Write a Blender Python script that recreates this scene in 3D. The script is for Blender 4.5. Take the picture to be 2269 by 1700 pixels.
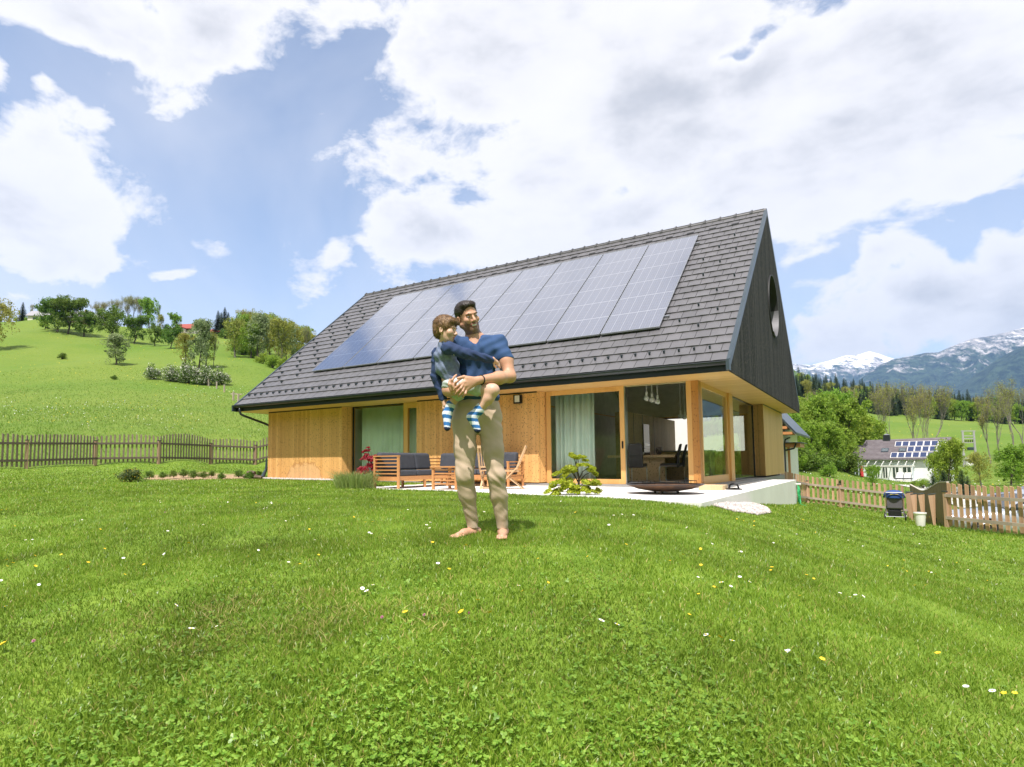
import bpy, bmesh, math, random
import numpy as np
from mathutils import Vector, Matrix, Euler
for o in list(bpy.data.objects): bpy.data.objects.remove(o)
SC = bpy.context.scene
COL = SC.collection
# ------------------------------------------------------------------ camera
CF, CCX, CCY = 1358.63, 1026.2, 926.6          # focal length / principal point measured on the 2269x1700 photograph
YAW, PIT, ROL = 0.5915, 0.0724, -0.0070
CAM = np.array([18.5886, -14.762, 0.5947])
_fw = np.array([-math.sin(YAW)*math.cos(PIT), math.cos(YAW)*math.cos(PIT), math.sin(PIT)])
_r0 = np.array([math.cos(YAW), math.sin(YAW), 0.0]); _u0 = np.cross(_r0, _fw)
RT = _r0*math.cos(ROL)+_u0*math.sin(ROL); UP = _u0*math.cos(ROL)-_r0*math.sin(ROL); FW = _fw
cd = bpy.data.cameras.new('camera'); cam = bpy.data.objects.new('camera', cd); COL.objects.link(cam)
cd.sensor_width = 36; cd.lens = CF/2269*36; cd.shift_x = (1134.5-CCX)/2269; cd.shift_y = (CCY-850)/2269
cd.clip_start = 0.05; cd.clip_end = 30000
m3 = Matrix((RT, UP, -FW)).transposed().to_4x4(); m3.translation = Vector(CAM); cam.matrix_world = m3
SC.camera = cam
SC.render.resolution_x = 1024; SC.render.resolution_y = 767
SC.view_settings.view_transform = 'Standard'; SC.view_settings.look = 'None'
SC.view_settings.exposure = 0.55; SC.view_settings.gamma = 1
def ray(px, py): return FW+RT*(px-CCX)/CF-UP*(py-CCY)/CF
def at(px, py, d): return CAM+ray(px, py)*d
def onz(px, py, z): r = ray(px, py); return CAM+r*((z-CAM[2])/r[2])
def ony(px, py, y): r = ray(px, py); return CAM+r*((y-CAM[1])/r[1])
def onx(px, py, x): r = ray(px, py); return CAM+r*((x-CAM[0])/r[0])
# ------------------------------------------------------------------ sun and sky
SUND = Vector((0.26, -0.965, 0)).normalized(); SEL = math.radians(60.5)
sdir = Vector((SUND.x*math.cos(SEL), SUND.y*math.cos(SEL), math.sin(SEL)))
sl = bpy.data.lights.new('sun', 'SUN'); sl.energy = 4.9; sl.angle = math.radians(0.55); sl.color = (1, .935, .885)
so = bpy.data.objects.new('sun', sl); so.rotation_euler = sdir.to_track_quat('Z', 'Y').to_euler(); so.location = (0, -20, 40); COL.objects.link(so)
W = bpy.data.worlds.new('World'); SC.world = W; W.use_nodes = True
nt = W.node_tree; N = nt.nodes; LK = nt.links; N.clear()
def nn(t, **k):
    n = N.new(t)
    for a, b in k.items(): setattr(n, a, b)
    return n
def mth(op, a, b=None, c=None, clamp=False):
    n = nn('ShaderNodeMath', operation=op, use_clamp=clamp)
    for i, v in enumerate((a, b, c)):
        if v is None: continue
        if hasattr(v, 'links'): LK.new(v, n.inputs[i])
        else: n.inputs[i].default_value = v
    return n.outputs[0]
def vmth(op, a, b=None):
    n = nn('ShaderNodeVectorMath', operation=op)
    for i, v in enumerate((a, b)):
        if v is None: continue
        if hasattr(v, 'links'): LK.new(v, n.inputs[i])
        else: n.inputs[i].default_value = v
    return n
sky = nn('ShaderNodeTexSky'); sky.sky_type = 'NISHITA'; sky.sun_disc = False
sky.sun_elevation = SEL; sky.sun_rotation = math.atan2(SUND.x, SUND.y); sky.altitude = 600; sky.air_density = 1.0; sky.dust_density = 1.6; sky.ozone_density = 1.6
tc = nn('ShaderNodeTexCoord'); sep = nn('ShaderNodeSeparateXYZ'); LK.new(tc.outputs['Generated'], sep.inputs[0])
az = mth('ARCTAN2', sep.outputs[0], sep.outputs[1]); el = mth('ARCSINE', sep.outputs[2])
cmb = nn('ShaderNodeCombineXYZ'); LK.new(az, cmb.inputs[0]); LK.new(el, cmb.inputs[1])
nz0 = nn('ShaderNodeTexNoise'); nz0.inputs['Scale'].default_value = 5; nz0.inputs['Detail'].default_value = 4; LK.new(tc.outputs['Generated'], nz0.inputs['Vector'])
dv = vmth('SUBTRACT', nz0.outputs['Color'], (.5, .5, .5)); dv2 = nn('ShaderNodeVectorMath', operation='SCALE'); LK.new(dv.outputs[0], dv2.inputs[0]); dv2.inputs['Scale'].default_value = .13
uv = vmth('ADD', cmb.outputs[0], dv2.outputs[0]).outputs[0]
def azel(px, py):
    r = ray(px, py); r = r/np.linalg.norm(r); return math.atan2(r[0], r[1]), math.asin(r[2])
# cloud masses as directions on the sky: centre, radii in azimuth / elevation, weight
CL = [(190, 30, 330, 110, 1.1), (430, 60, 190, 110, 1.0), (20, 190, 70, 90, .8), (40, 460, 240, 190, 1.25), (150, 540, 130, 120, .8), (110, 590, 170, 90, .7), (135, 230, 60, 75, .55),
      (365, 648, 75, 24, .75), (212, 605, 40, 40, .5), (735, 50, 50, 60, .45), (735, 265, 60, 30, .4), (740, 560, 65, 70, .62),
      (1150, 120, 420, 260, 1.4), (930, 130, 150, 170, .95), (1500, 200, 520, 330, 1.5), (2000, 200, 520, 320, 1.5), (1250, 370, 330, 170, 1.1), (1700, 430, 420, 170, 1.2), (930, 400, 60, 90, .6),
      (960, 530, 190, 105, 1.15), (1150, 540, 250, 110, 1.0), (1400, 520, 260, 130, .9), (2140, 420, 200, 90, .8), (2120, 660, 260, 110, 1.2), (1930, 590, 140, 60, .85), (2220, 560, 110, 80, 1.0), (1900, 740, 230, 60, .8), (1820, 480, 160, 70, .8), (2000, 700, 320, 110, .75), (1780, 610, 120, 120, .45), (2250, 640, 200, 150, 1.0)]
CH = [(1640, 110, 60, 45, .72), (1715, 50, 90, 90, .55), (1590, 200, 50, 130, .5), (2200, 480, 110, 35, .5), (1850, 600, 110, 40, .4), (600, 350, 170, 300, .3)]
def blob(px, py, rx, ry, w):
    a, e = azel(px, py); a1, _ = azel(px+rx, py); _, e1 = azel(px, py-ry)
    ra, re = abs(a1-a)*1.12, abs(e1-e)*1.12
    d = vmth('SUBTRACT', uv, (a, e, 0)).outputs[0]; d = vmth('MULTIPLY', d, (1/ra, 1/re, 0)).outputs[0]
    L = vmth('LENGTH', d).outputs['Value']
    return mth('MULTIPLY', mth('SUBTRACT', 1.0, L, clamp=True), w)
F = None
for c in CL:
    b = blob(*c); F = b if F is None else mth('SMOOTH_MAX', F, b, .25)
# the sky behind the camera and overhead: broken cloud
ov = nn('ShaderNodeTexNoise'); ov.inputs['Scale'].default_value = 1.8; ov.inputs['Detail'].default_value = 3; LK.new(tc.outputs['Generated'], ov.inputs['Vector'])
bd = vmth('DOT_PRODUCT', tc.outputs['Generated'], tuple(FW)).outputs['Value']
bk = mth('MULTIPLY', mth('SUBTRACT', .62, bd, clamp=True), 1.9, clamp=True)
def cap(azd, eld, ra, re, w):
    d = vmth('SUBTRACT', uv, (math.radians(azd), math.radians(eld), 0)).outputs[0]; d = vmth('MULTIPLY', d, (1/ra, 1/re, 0)).outputs[0]
    return mth('MULTIPLY', mth('SUBTRACT', 1.0, vmth('LENGTH', d).outputs['Value'], clamp=True), w)
F = mth('SMOOTH_MAX', F, cap(-26, 58, 1.05, .55, 1.05), .25)  # cloud out of view overhead, added to whiten the solar panels' reflection
F = mth('ADD', F, mth('MULTIPLY', bk, mth('MULTIPLY', ov.outputs['Fac'], 1.5)))
for c in CH: F = mth('SUBTRACT', F, blob(*c))
fb = nn('ShaderNodeTexNoise'); fb.inputs['Scale'].default_value = 7; fb.inputs['Detail'].default_value = 11; fb.inputs['Roughness'].default_value = .62; fb.inputs['Distortion'].default_value = .25
fm = nn('ShaderNodeMapping'); fm.inputs['Scale'].default_value = (1, 1, 1.7); LK.new(tc.outputs['Generated'], fm.inputs[0]); LK.new(fm.outputs[0], fb.inputs['Vector'])
fv = mth('MULTIPLY', mth('SUBTRACT', fb.outputs['Fac'], .5), 1.75)
D = mth('ADD', F, fv)
mr = nn('ShaderNodeMapRange', interpolation_type='SMOOTHSTEP'); LK.new(D, mr.inputs[0]); mr.inputs[1].default_value = .13; mr.inputs[2].default_value = .45
# thin high veil between the masses
vl = nn('ShaderNodeTexNoise'); vl.inputs['Scale'].default_value = 2.2; vl.inputs['Detail'].default_value = 5; vl.inputs['Distortion'].default_value = .6; LK.new(tc.outputs['Generated'], vl.inputs['Vector'])
veil = mth('MULTIPLY', mth('SUBTRACT', vl.outputs['Fac'], .36, clamp=True), 1.9)
hz = mth('MULTIPLY', mth('SUBTRACT', .42, el, clamp=True), 1.25)
veil = mth('ADD', veil, hz, clamp=True)
dens = mth('MAXIMUM', mr.outputs[0], mth('MULTIPLY', veil, .75))
# grey cloud bases / bright tops
sh = nn('ShaderNodeTexNoise'); sh.inputs['Scale'].default_value = 4.2; sh.inputs['Detail'].default_value = 5; sh.inputs['Roughness'].default_value = .55
sm = nn('ShaderNodeMapping'); sm.inputs['Scale'].default_value = (1, 1, 2.2); sm.inputs['Location'].default_value = (3, 1, 7); LK.new(tc.outputs['Generated'], sm.inputs[0]); LK.new(sm.outputs[0], sh.inputs['Vector'])
thick = nn('ShaderNodeMapRange', interpolation_type='SMOOTHSTEP'); LK.new(D, thick.inputs[0]); thick.inputs[1].default_value = .35; thick.inputs[2].default_value = 1.25
gr = nn('ShaderNodeMapRange', interpolation_type='SMOOTHSTEP'); LK.new(sh.outputs['Fac'], gr.inputs[0]); gr.inputs[1].default_value = .40; gr.inputs[2].default_value = .62
g = mth('MULTIPLY', mth('ADD', mth('MULTIPLY', gr.outputs[0], .85), .15), thick.outputs[0])
cc = nn('ShaderNodeMixRGB'); cc.inputs[1].default_value = (8.7, 8.5, 8.6, 1); cc.inputs[2].default_value = (5.2, 5.25, 5.6, 1); LK.new(g, cc.inputs[0])
sb = nn('ShaderNodeMixRGB', blend_type='MULTIPLY'); sb.inputs[0].default_value = 1; LK.new(sky.outputs[0], sb.inputs[1]); sb.inputs[2].default_value = (1.78, 1.70, 1.66, 1)
mx = nn('ShaderNodeMixRGB'); LK.new(dens, mx.inputs[0]); LK.new(sb.outputs[0], mx.inputs[1]); LK.new(cc.outputs[0], mx.inputs[2])
bg = nn('ShaderNodeBackground'); bg.inputs[1].default_value = .086; LK.new(mx.outputs[0], bg.inputs[0])
wo = nn('ShaderNodeOutputWorld'); LK.new(bg.outputs[0], wo.inputs[0])
# ------------------------------------------------------------------ helpers
rnd = random.Random(7); nrs = np.random.RandomState(11)
def lin(r, g_, b): return tuple(((c/255/12.92) if c/255 <= .04045 else ((c/255+.055)/1.055)**2.4) for c in (r, g_, b))
MATS = {}
def newmat(name):
    m = bpy.data.materials.new(name); m.use_nodes = True; t = m.node_tree; b = t.nodes['Principled BSDF']; MATS[name] = m
    return m, t, b
def pm(name, col, rough=.6, col2=None, scale=4, detail=5, bump=0, metal=0, st=(1, 1, 1), lo=.35, hi=.65, spec=None, bscale=None, trans=0):
    """principled material, colour varied between two tones by a noise in object space"""
    m, t, b = newmat(name); n = t.nodes; l = t.links
    b.inputs['Roughness'].default_value = rough; b.inputs['Metallic'].default_value = metal
    if spec is not None: b.inputs['Specular IOR Level'].default_value = spec
    if col2 is None: col2 = tuple(c*.86 for c in col)
    tcn = n.new('ShaderNodeTexCoord'); mp = n.new('ShaderNodeMapping'); mp.inputs['Scale'].default_value = st; l.new(tcn.outputs['Object'], mp.inputs[0])
    nz = n.new('ShaderNodeTexNoise'); nz.inputs['Scale'].default_value = scale; nz.inputs['Detail'].default_value = detail; l.new(mp.outputs[0], nz.inputs['Vector'])
    cr = n.new('ShaderNodeValToRGB'); cr.color_ramp.elements[0].position = lo; cr.color_ramp.elements[1].position = hi
    cr.color_ramp.elements[0].color = (*col, 1); cr.color_ramp.elements[1].color = (*col2, 1)
    l.new(nz.outputs['Fac'], cr.inputs[0]); l.new(cr.outputs[0], b.inputs['Base Color'])
    if bump:
        nb = n.new('ShaderNodeTexNoise'); nb.inputs['Scale'].default_value = bscale or scale*3; nb.inputs['Detail'].default_value = 6; l.new(mp.outputs[0], nb.inputs['Vector'])
        bp = n.new('ShaderNodeBump'); bp.inputs['Distance'].default_value = bump; bp.inputs['Strength'].default_value = .8; l.new(nb.outputs['Fac'], bp.inputs['Height']); l.new(bp.outputs[0], b.inputs['Normal'])
    if trans:
        tr = n.new('ShaderNodeBsdfTranslucent'); l.new(cr.outputs[0], tr.inputs[0]); ms = n.new('ShaderNodeMixShader'); ms.inputs[0].default_value = trans
        l.new(b.outputs[0], ms.inputs[1]); l.new(tr.outputs[0], ms.inputs[2]); l.new(ms.outputs[0], n['Material Output'].inputs[0])
    return m
def woodm(name, col, col2, bw=.12, knots=True, axis='z', rough=.6, gap=.25, knotcol=(.10, .04, .015), along='x', grain=1.0):
    """boards: bands of width bw along one axis, grain along another, scattered knots"""
    m, t, b = newmat(name); n = t.nodes; l = t.links; b.inputs['Roughness'].default_value = rough
    tcn = n.new('ShaderNodeTexCoord'); sp = n.new('ShaderNodeSeparateXYZ'); l.new(tcn.outputs['Object'], sp.inputs[0])
    ax = {'x': 0, 'y': 1, 'z': 2}
    def M(op, a, c=None):
        k = n.new('ShaderNodeMath'); k.operation = op
        for i, v in enumerate((a, c)):
            if v is None: continue
            if hasattr(v, 'links'): l.new(v, k.inputs[i])
            else: k.inputs[i].default_value = v
        return k.outputs[0]
    s = sp.outputs[ax[along]] if along != 'xy' else M('ADD', sp.outputs[0], sp.outputs[1])
    q = M('DIVIDE', s, bw); fl = M('FLOOR', q); fr = M('FRACT', q)
    wn = n.new('ShaderNodeTexWhiteNoise'); wn.noise_dimensions = '1D'; l.new(fl, wn.inputs['W'])
    sc = {'z': (26, 26, 1.1), 'x': (1.1, 26, 26), 'y': (26, 1.1, 26)}[axis]
    mp = n.new('ShaderNodeMapping'); mp.inputs['Scale'].default_value = sc; l.new(tcn.outputs['Object'], mp.inputs[0])
    gz = n.new('ShaderNodeTexNoise'); gz.inputs['Scale'].default_value = 1; gz.inputs['Detail'].default_value = 5; l.new(mp.outputs[0], gz.inputs['Vector'])
    f = M('ADD', M('MULTIPLY', wn.outputs['Value'], .75), M('MULTIPLY', gz.outputs['Fac'], .75*grain)); f = M('SUBTRACT', f, .12)
    mixc = n.new('ShaderNodeMixRGB'); l.new(f, mixc.inputs[0]); mixc.inputs[1].default_value = (*col, 1); mixc.inputs[2].default_value = (*col2, 1)
    out = mixc.outputs[0]
    if knots:
        mk = n.new('ShaderNodeMapping'); mk.inputs['Scale'].default_value = {'z': (9, 9, 4.5), 'x': (4.5, 9, 9), 'y': (9, 4.5, 9)}[axis]; l.new(tcn.outputs['Object'], mk.inputs[0])
        vo = n.new('ShaderNodeTexVoronoi'); vo.inputs['Randomness'].default_value = 1; l.new(mk.outputs[0], vo.inputs['Vector'])
        sc2 = n.new('ShaderNodeSeparateXYZ'); l.new(vo.outputs['Color'], sc2.inputs[0])
        rad = M('MULTIPLY', M('SUBTRACT', sc2.outputs[0], .30), .62)
        kn = n.new('ShaderNodeMapRange'); l.new(M('SUBTRACT', rad, vo.outputs['Distance']), kn.inputs[0]); kn.inputs[1].default_value = 0; kn.inputs[2].default_value = .07
        mk2 = n.new('ShaderNodeMixRGB'); l.new(kn.outputs[0], mk2.inputs[0]); l.new(out, mk2.inputs[1]); mk2.inputs[2].default_value = (*knotcol, 1); out = mk2.outputs[0]
    if gap:
        e = M('LESS_THAN', fr, .035); mg = n.new('ShaderNodeMixRGB'); l.new(M('MULTIPLY', e, gap), mg.inputs[0]); l.new(out, mg.inputs[1]); mg.inputs[2].default_value = (col2[0]*.25, col2[1]*.25, col2[2]*.25, 1); out = mg.outputs[0]
    l.new(out, b.inputs['Base Color'])
    bp = n.new('ShaderNodeBump'); bp.inputs['Distance'].default_value = .002; bp.inputs['Strength'].default_value = .5; l.new(gz.outputs['Fac'], bp.inputs['Height']); l.new(bp.outputs[0], b.inputs['Normal'])
    return m
def vary(m, lo=.8, hi=1.2):
    """each object of the kind a little lighter or darker"""
    t = m.node_tree; n = t.nodes; l = t.links; b = n['Principled BSDF']; s = b.inputs['Base Color'].links[0].from_socket; oi = n.new('ShaderNodeObjectInfo'); mr = n.new('ShaderNodeMapRange'); mr.inputs[3].default_value = lo; mr.inputs[4].default_value = hi
    hs = n.new('ShaderNodeHueSaturation'); l.new(oi.outputs['Random'], mr.inputs[0]); l.new(mr.outputs[0], hs.inputs['Value']); l.new(s, hs.inputs['Color']); l.new(hs.outputs[0], b.inputs['Base Color']); return m
def glassm(name, tint=(.75, .85, .8), rough=.0, tr=.75, boost=1.0):
    m, t, b = newmat(name); n = t.nodes; l = t.links
    n.remove(b); g1 = n.new('ShaderNodeBsdfGlossy'); g1.inputs['Roughness'].default_value = rough; g1.inputs['Color'].default_value = (.95, 1, .97, 1)
    tp = n.new('ShaderNodeBsdfTransparent'); tp.inputs[0].default_value = (*[c*tr for c in tint], 1)
    fr = n.new('ShaderNodeFresnel'); fr.inputs['IOR'].default_value = 1.5+boost*.35
    ge = n.new('ShaderNodeNewGeometry'); mf = n.new('ShaderNodeMath'); mf.operation = 'SUBTRACT'; mf.use_clamp = True; l.new(fr.outputs[0], mf.inputs[0]); l.new(ge.outputs['Backfacing'], mf.inputs[1])
    mxs = n.new('ShaderNodeMixShader'); l.new(mf.outputs[0], mxs.inputs[0]); l.new(tp.outputs[0], mxs.inputs[1]); l.new(g1.outputs[0], mxs.inputs[2]); l.new(mxs.outputs[0], n['Material Output'].inputs[0])
    return m
class MB:
    def __init__(s): s.v = []; s.f = []; s.mi = []
    def add(s, vs, fs, mi=0):
        b = len(s.v); s.v.extend([tuple(map(float, p)) for p in vs]); s.f.extend([tuple(b+i for i in f) for f in fs]); s.mi.extend([mi]*len(fs)); return s
    def hexa(s, p, mi=0): return s.add(p, [(0, 3, 2, 1), (4, 5, 6, 7), (0, 1, 5, 4), (1, 2, 6, 5), (2, 3, 7, 6), (3, 0, 4, 7)], mi)
    def box(s, x0, x1, y0, y1, z0, z1, mi=0):
        return s.hexa([(x0, y0, z0), (x1, y0, z0), (x1, y1, z0), (x0, y1, z0), (x0, y0, z1), (x1, y0, z1), (x1, y1, z1), (x0, y1, z1)], mi)
    def beam(s, a, b, w, h, up=(0, 0, 1), mi=0):
        a = Vector(a); b = Vector(b); d = (b-a).normalized(); u = Vector(up)
        if abs(d.dot(u)) > .98: u = Vector((0, 1, 0))
        x = d.cross(u).normalized(); z = x.cross(d).normalized(); x *= w/2; z *= h/2
        return s.hexa([a-x-z, a+x-z, b+x-z, b-x-z, a-x+z, a+x+z, b+x+z, b-x+z], mi)
    def tube(s, pts, r, n=8, mi=0, cap=True):
        pts = [Vector(p) for p in pts]; rs = r if hasattr(r, '__len__') else [r]*len(pts)
        vs = []; d0 = (pts[1]-pts[0]).normalized(); u = Vector((0, 0, 1)) if abs(d0.z) < .9 else Vector((1, 0, 0)); x = d0.cross(u).normalized()
        for i, p in enumerate(pts):
            d = (pts[min(i+1, len(pts)-1)]-pts[max(i-1, 0)]).normalized(); x = (x-d*x.dot(d)).normalized(); y = d.cross(x)
            for k in range(n): a = 2*math.pi*k/n; vs.append(p+(x*math.cos(a)+y*math.sin(a))*rs[i])
        fs = [(i*n+k, i*n+(k+1) % n, (i+1)*n+(k+1) % n, (i+1)*n+k) for i in range(len(pts)-1) for k in range(n)]
        if cap: fs += [tuple(range(n-1, -1, -1)), tuple((len(pts)-1)*n+k for k in range(n))]
        return s.add(vs, fs, mi)
    def prism(s, poly, off, mi=0):
        """poly: list of 3d points, off: extrusion vector"""
        n = len(poly); o = Vector(off); vs = [Vector(p) for p in poly]+[Vector(p)+o for p in poly]
        fs = [tuple(range(n-1, -1, -1)), tuple(range(n, 2*n))]+[(i, (i+1) % n, n+(i+1) % n, n+i) for i in range(n)]
        return s.add(vs, fs, mi)
    def lathe(s, prof, c=(0, 0, 0), n=20, mi=0):
        vs = [(c[0]+r*math.cos(2*math.pi*k/n), c[1]+r*math.sin(2*math.pi*k/n), c[2]+z) for r, z in prof for k in range(n)]
        fs = [(i*n+k, i*n+(k+1) % n, (i+1)*n+(k+1) % n, (i+1)*n+k) for i in range(len(prof)-1) for k in range(n)]
        return s.add(vs, fs, mi)
    def build(s, name, mats, parent=None, smooth=False, loc=None, bevel=0, org=None):
        if org is not None:
            ox, oy, oz = org; s.v = [(x-ox, y-oy, z-oz) for x, y, z in s.v]
        me = bpy.data.meshes.new(name); me.from_pydata(s.v, [], s.f)
        for m in (mats if isinstance(mats, (list, tuple)) else [mats]): me.materials.append(m)
        if any(s.mi): me.polygons.foreach_set('material_index', s.mi)
        if smooth: me.polygons.foreach_set('use_smooth', [True]*len(me.polygons))
        me.update(); me.validate()
        o = bpy.data.objects.new(name, me); COL.objects.link(o)
        if parent: o.parent = parent
        if loc is not None: o.location = loc
        if bevel:
            bv = o.modifiers.new('bevel', 'BEVEL'); bv.width = bevel; bv.segments = 2; bv.limit_method = 'ANGLE'
        return o
def npmesh(name, V, Fq, mats, parent=None, smooth=False, mi=None, loc=None):
    """fast mesh from numpy arrays, Fq is (n,3) or (n,4)"""
    me = bpy.data.meshes.new(name); V = np.asarray(V, np.float32); Fq = np.asarray(Fq, np.int32); k = Fq.shape[1]
    me.vertices.add(len(V)); me.vertices.foreach_set('co', V.ravel()); me.loops.add(Fq.size); me.loops.foreach_set('vertex_index', Fq.ravel())
    me.polygons.add(len(Fq)); me.polygons.foreach_set('loop_start', np.arange(0, Fq.size, k, dtype=np.int32)); me.polygons.foreach_set('loop_total', np.full(len(Fq), k, np.int32))
    for m in (mats if isinstance(mats, (list, tuple)) else [mats]): me.materials.append(m)
    if mi is not None: me.polygons.foreach_set('material_index', np.asarray(mi, np.int32))
    if smooth: me.polygons.foreach_set('use_smooth', np.ones(len(Fq), bool))
    me.update(calc_edges=True)
    o = bpy.data.objects.new(name, me); COL.objects.link(o)
    if parent: o.parent = parent
    if loc is not None: o.location = loc
    return o
def tag(o, label=None, cat=None, group=None, kind=None):
    if label: o['label'] = label
    if cat: o['category'] = cat
    if group: o['group'] = group
    if kind: o['kind'] = kind
    return o
def thing(name, label, cat, loc=(0, 0, 0), group=None, rz=0):
    o = bpy.data.objects.new(name, None); o.empty_display_size = .2; COL.objects.link(o); o.location = loc; o.rotation_euler = (0, 0, rz)
    return tag(o, label, cat, group)
def copy_tree(o, parent=None):
    c = o.copy(); COL.objects.link(c); c.parent = parent
    if parent: c.matrix_parent_inverse = o.matrix_parent_inverse.copy()
    for ch in [x for x in bpy.data.objects if x.parent == o]: copy_tree(ch, c)
    return c
# ------------------------------------------------------------------ terrain
def hz_y(px): return 1033.3-.0058*px
def zpy(py, px, d): return at(px, py, d)[2]
G = []   # world control points
def gp(px, d, z): p = at(px, 1030, d); G.append((p[0], p[1], z))
def gy(px, py, d): p = at(px, py, d); G.append(tuple(p))
for px, z in ((0, -.52), (1134, -.55), (2269, -.66)): gp(px, 1.5, z)
for px, z in ((0, -.34), (1134, -.20), (1700, -.38), (2269, -.62)): gp(px, 3, z)
for px, z in ((0, -.18), (600, -.05), (1060, .035), (1600, -.12), (2269, -.78)): gp(px, 4.9, z)
for px, z in ((0, 0), (600, 0), (1060, -.01), (1500, -.09), (1700, -.35), (2269, -1.05)): gp(px, 8, z)
for px, z in ((0, .08), (600, .0), (1134, -.03), (1400, -.05), (2000, -1.0)): gp(px, 12, z)
for px, z in ((300, .03), (560, .0), (0, .18)): gp(px, 16.5, z)
G += [(16.35, -5.1, -.09), (16.5, -3.7, -.14), (16.5, -1.6, -.27), (16.5, 1.34, -.46), (16.6, 7.9, -.85), (15.6, 14, -1.1)]
gp(1785, 27.2, -1.31); gp(1985, 24.7, -1.6); gp(1976, 21.4, -1.52); gp(2012, 24.3, -1.7); gp(2085, 17.3, -1.3); gp(2269, 15.3, -1.33); gp(2240, 18.5, -1.76); gp(2400, 15, -1.4); gp(2269, 26, -2.0); gp(2100, 30, -2.0)
gp(400, 21, .1); gp(200, 21, .22); gp(430, 25, .44); gp(570, 25.5, .12); gp(560, 28.3, .36); gp(58, 23.05, .457); gp(211, 26.3, .533); gp(351, 27.6, .57); gp(466, 30.6, .52); gp(566, 31.9, .43)
for px in (-600, -250, 100):
    gy(px, 963, 30); gy(px, 897, 60); gy(px, 852, 90); gy(px, 814, 115); gy(px, 770, 150); gy(px, 704, 220); gp(px, 300, 63); gp(px, 600, 80)
for a in ((965, 32), (903, 60), (857, 90), (800, 130), (765, 170), (731, 260)): gy(370, *a)
gp(370, 400, 70)
for a in ((968, 36), (908, 60), (868, 90), (818, 120), (782, 170), (748, 260)): gy(580, *a)
gp(580, 500, 78)
for a in ((60, 3), (120, 13), (260, 42), (500, 70)): gp(850, *a)
for a in ((22, -.1), (35, 0), (60, 1.0), (120, 6), (260, 28), (500, 55)): gp(1200, *a)
for a in ((35, -.6), (60, 0), (120, 3), (300, 25), (500, 50)): gp(1500, *a)
for a in ((45, -1.3), (90, .8), (130, 2.6), (300, 33), (500, 64)): gp(1780, *a)
gp(1850, 45, -1.9); gy(1900, 1066, 85); gy(1880, 912, 300); gp(1900, 500, 54)
gy(2090, 1066, 85); gp(2100, 45, -2.1); gy(2140, 1042, 120); gy(2150, 990, 155); gy(2150, 955, 200); gy(2150, 933, 300); gp(2150, 500, 42)
gy(2269, 1010, 100); gy(2269, 985, 140); gy(2269, 943, 300); gp(2269, 500, 36)
for a in ((8, -1.1), (20, -1.9), (45, -2.2), (100, .5), (300, 16), (500, 34)): gp(2900, *a)
def gw(azd, d, z): a = math.radians(azd); G.append((CAM[0]+d*math.sin(a), CAM[1]+d*math.cos(a), z))
for azd in (75, 110, 150, 190, 230, 265):
    for d, z in ((2, -.7), (6, -.9), (15, -1.2), (40, -.8), (90, 7), (160, 24), (300, 62), (600, 90)): gw(azd, d, z)
G = np.array(G)
def feat(x, y):
    dx = x-CAM[0]; dy = y-CAM[1]; d = np.maximum(np.hypot(dx, dy), .9); L = np.log(d)
    return np.stack([2.6*dx/d, 2.6*dy/d, L], -1), L
GF, _ = feat(G[:, 0], G[:, 1])
def zn(d): return np.maximum(d, 6.0)*.12          # heights are fitted relative to distance, so near detail stays fine
GD = np.hypot(G[:, 0]-CAM[0], G[:, 1]-CAM[1]); GZ = (G[:, 2]-CAM[2])/zn(GD)
K = np.linalg.norm(GF[:, None]-GF[None], axis=-1); n_ = len(G)
A = np.zeros((n_+4, n_+4)); A[:n_, :n_] = K-np.eye(n_)*.012; A[:n_, n_] = 1; A[:n_, n_+1:] = GF; A[n_, :n_] = 1; A[n_+1:, :n_] = GF.T
WT = np.linalg.solve(A, np.concatenate([GZ, np.zeros(4)]))
def hh(x, y):
    x = np.atleast_1d(np.asarray(x, float)); y = np.atleast_1d(np.asarray(y, float)); out = np.empty(x.size); xf = x.ravel(); yf = y.ravel()
    for i in range(0, x.size, 40000):
        f, _ = feat(xf[i:i+40000], yf[i:i+40000])
        k = np.sqrt(np.maximum(((f[:, None, :]-GF[None])**2).sum(-1), 1e-12))
        d = np.hypot(xf[i:i+40000]-CAM[0], yf[i:i+40000]-CAM[1])
        out[i:i+40000] = CAM[2]+zn(d)*(k@WT[:n_]+WT[n_]+f@WT[n_+1:])
    r = out.reshape(x.shape)
    dd = np.hypot(x-CAM[0], y-CAM[1])
    r = r+np.clip((dd-30)/100, 0, 1)*(.5*np.sin(x*.09+1)*np.cos(y*.07)+.35*np.sin(x*.21+y*.13))*np.clip((dd-20)/80, 0, 1)
    return r
def h1(x, y): return float(hh(x, y)[0])
def ghit(px, py, d0=3, d1=420):
    """first hit of the line of sight with the ground"""
    ds = np.geomspace(d0, d1, 500); P = CAM+ray(px, py)*ds[:, None]; below = P[:, 2] < hh(P[:, 0], P[:, 1])
    if not below.any(): return at(px, py, d1), d1
    i = int(np.argmax(below)); d = ds[i]; p = at(px, py, d); return np.array([p[0], p[1], h1(p[0], p[1])]), d
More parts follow.
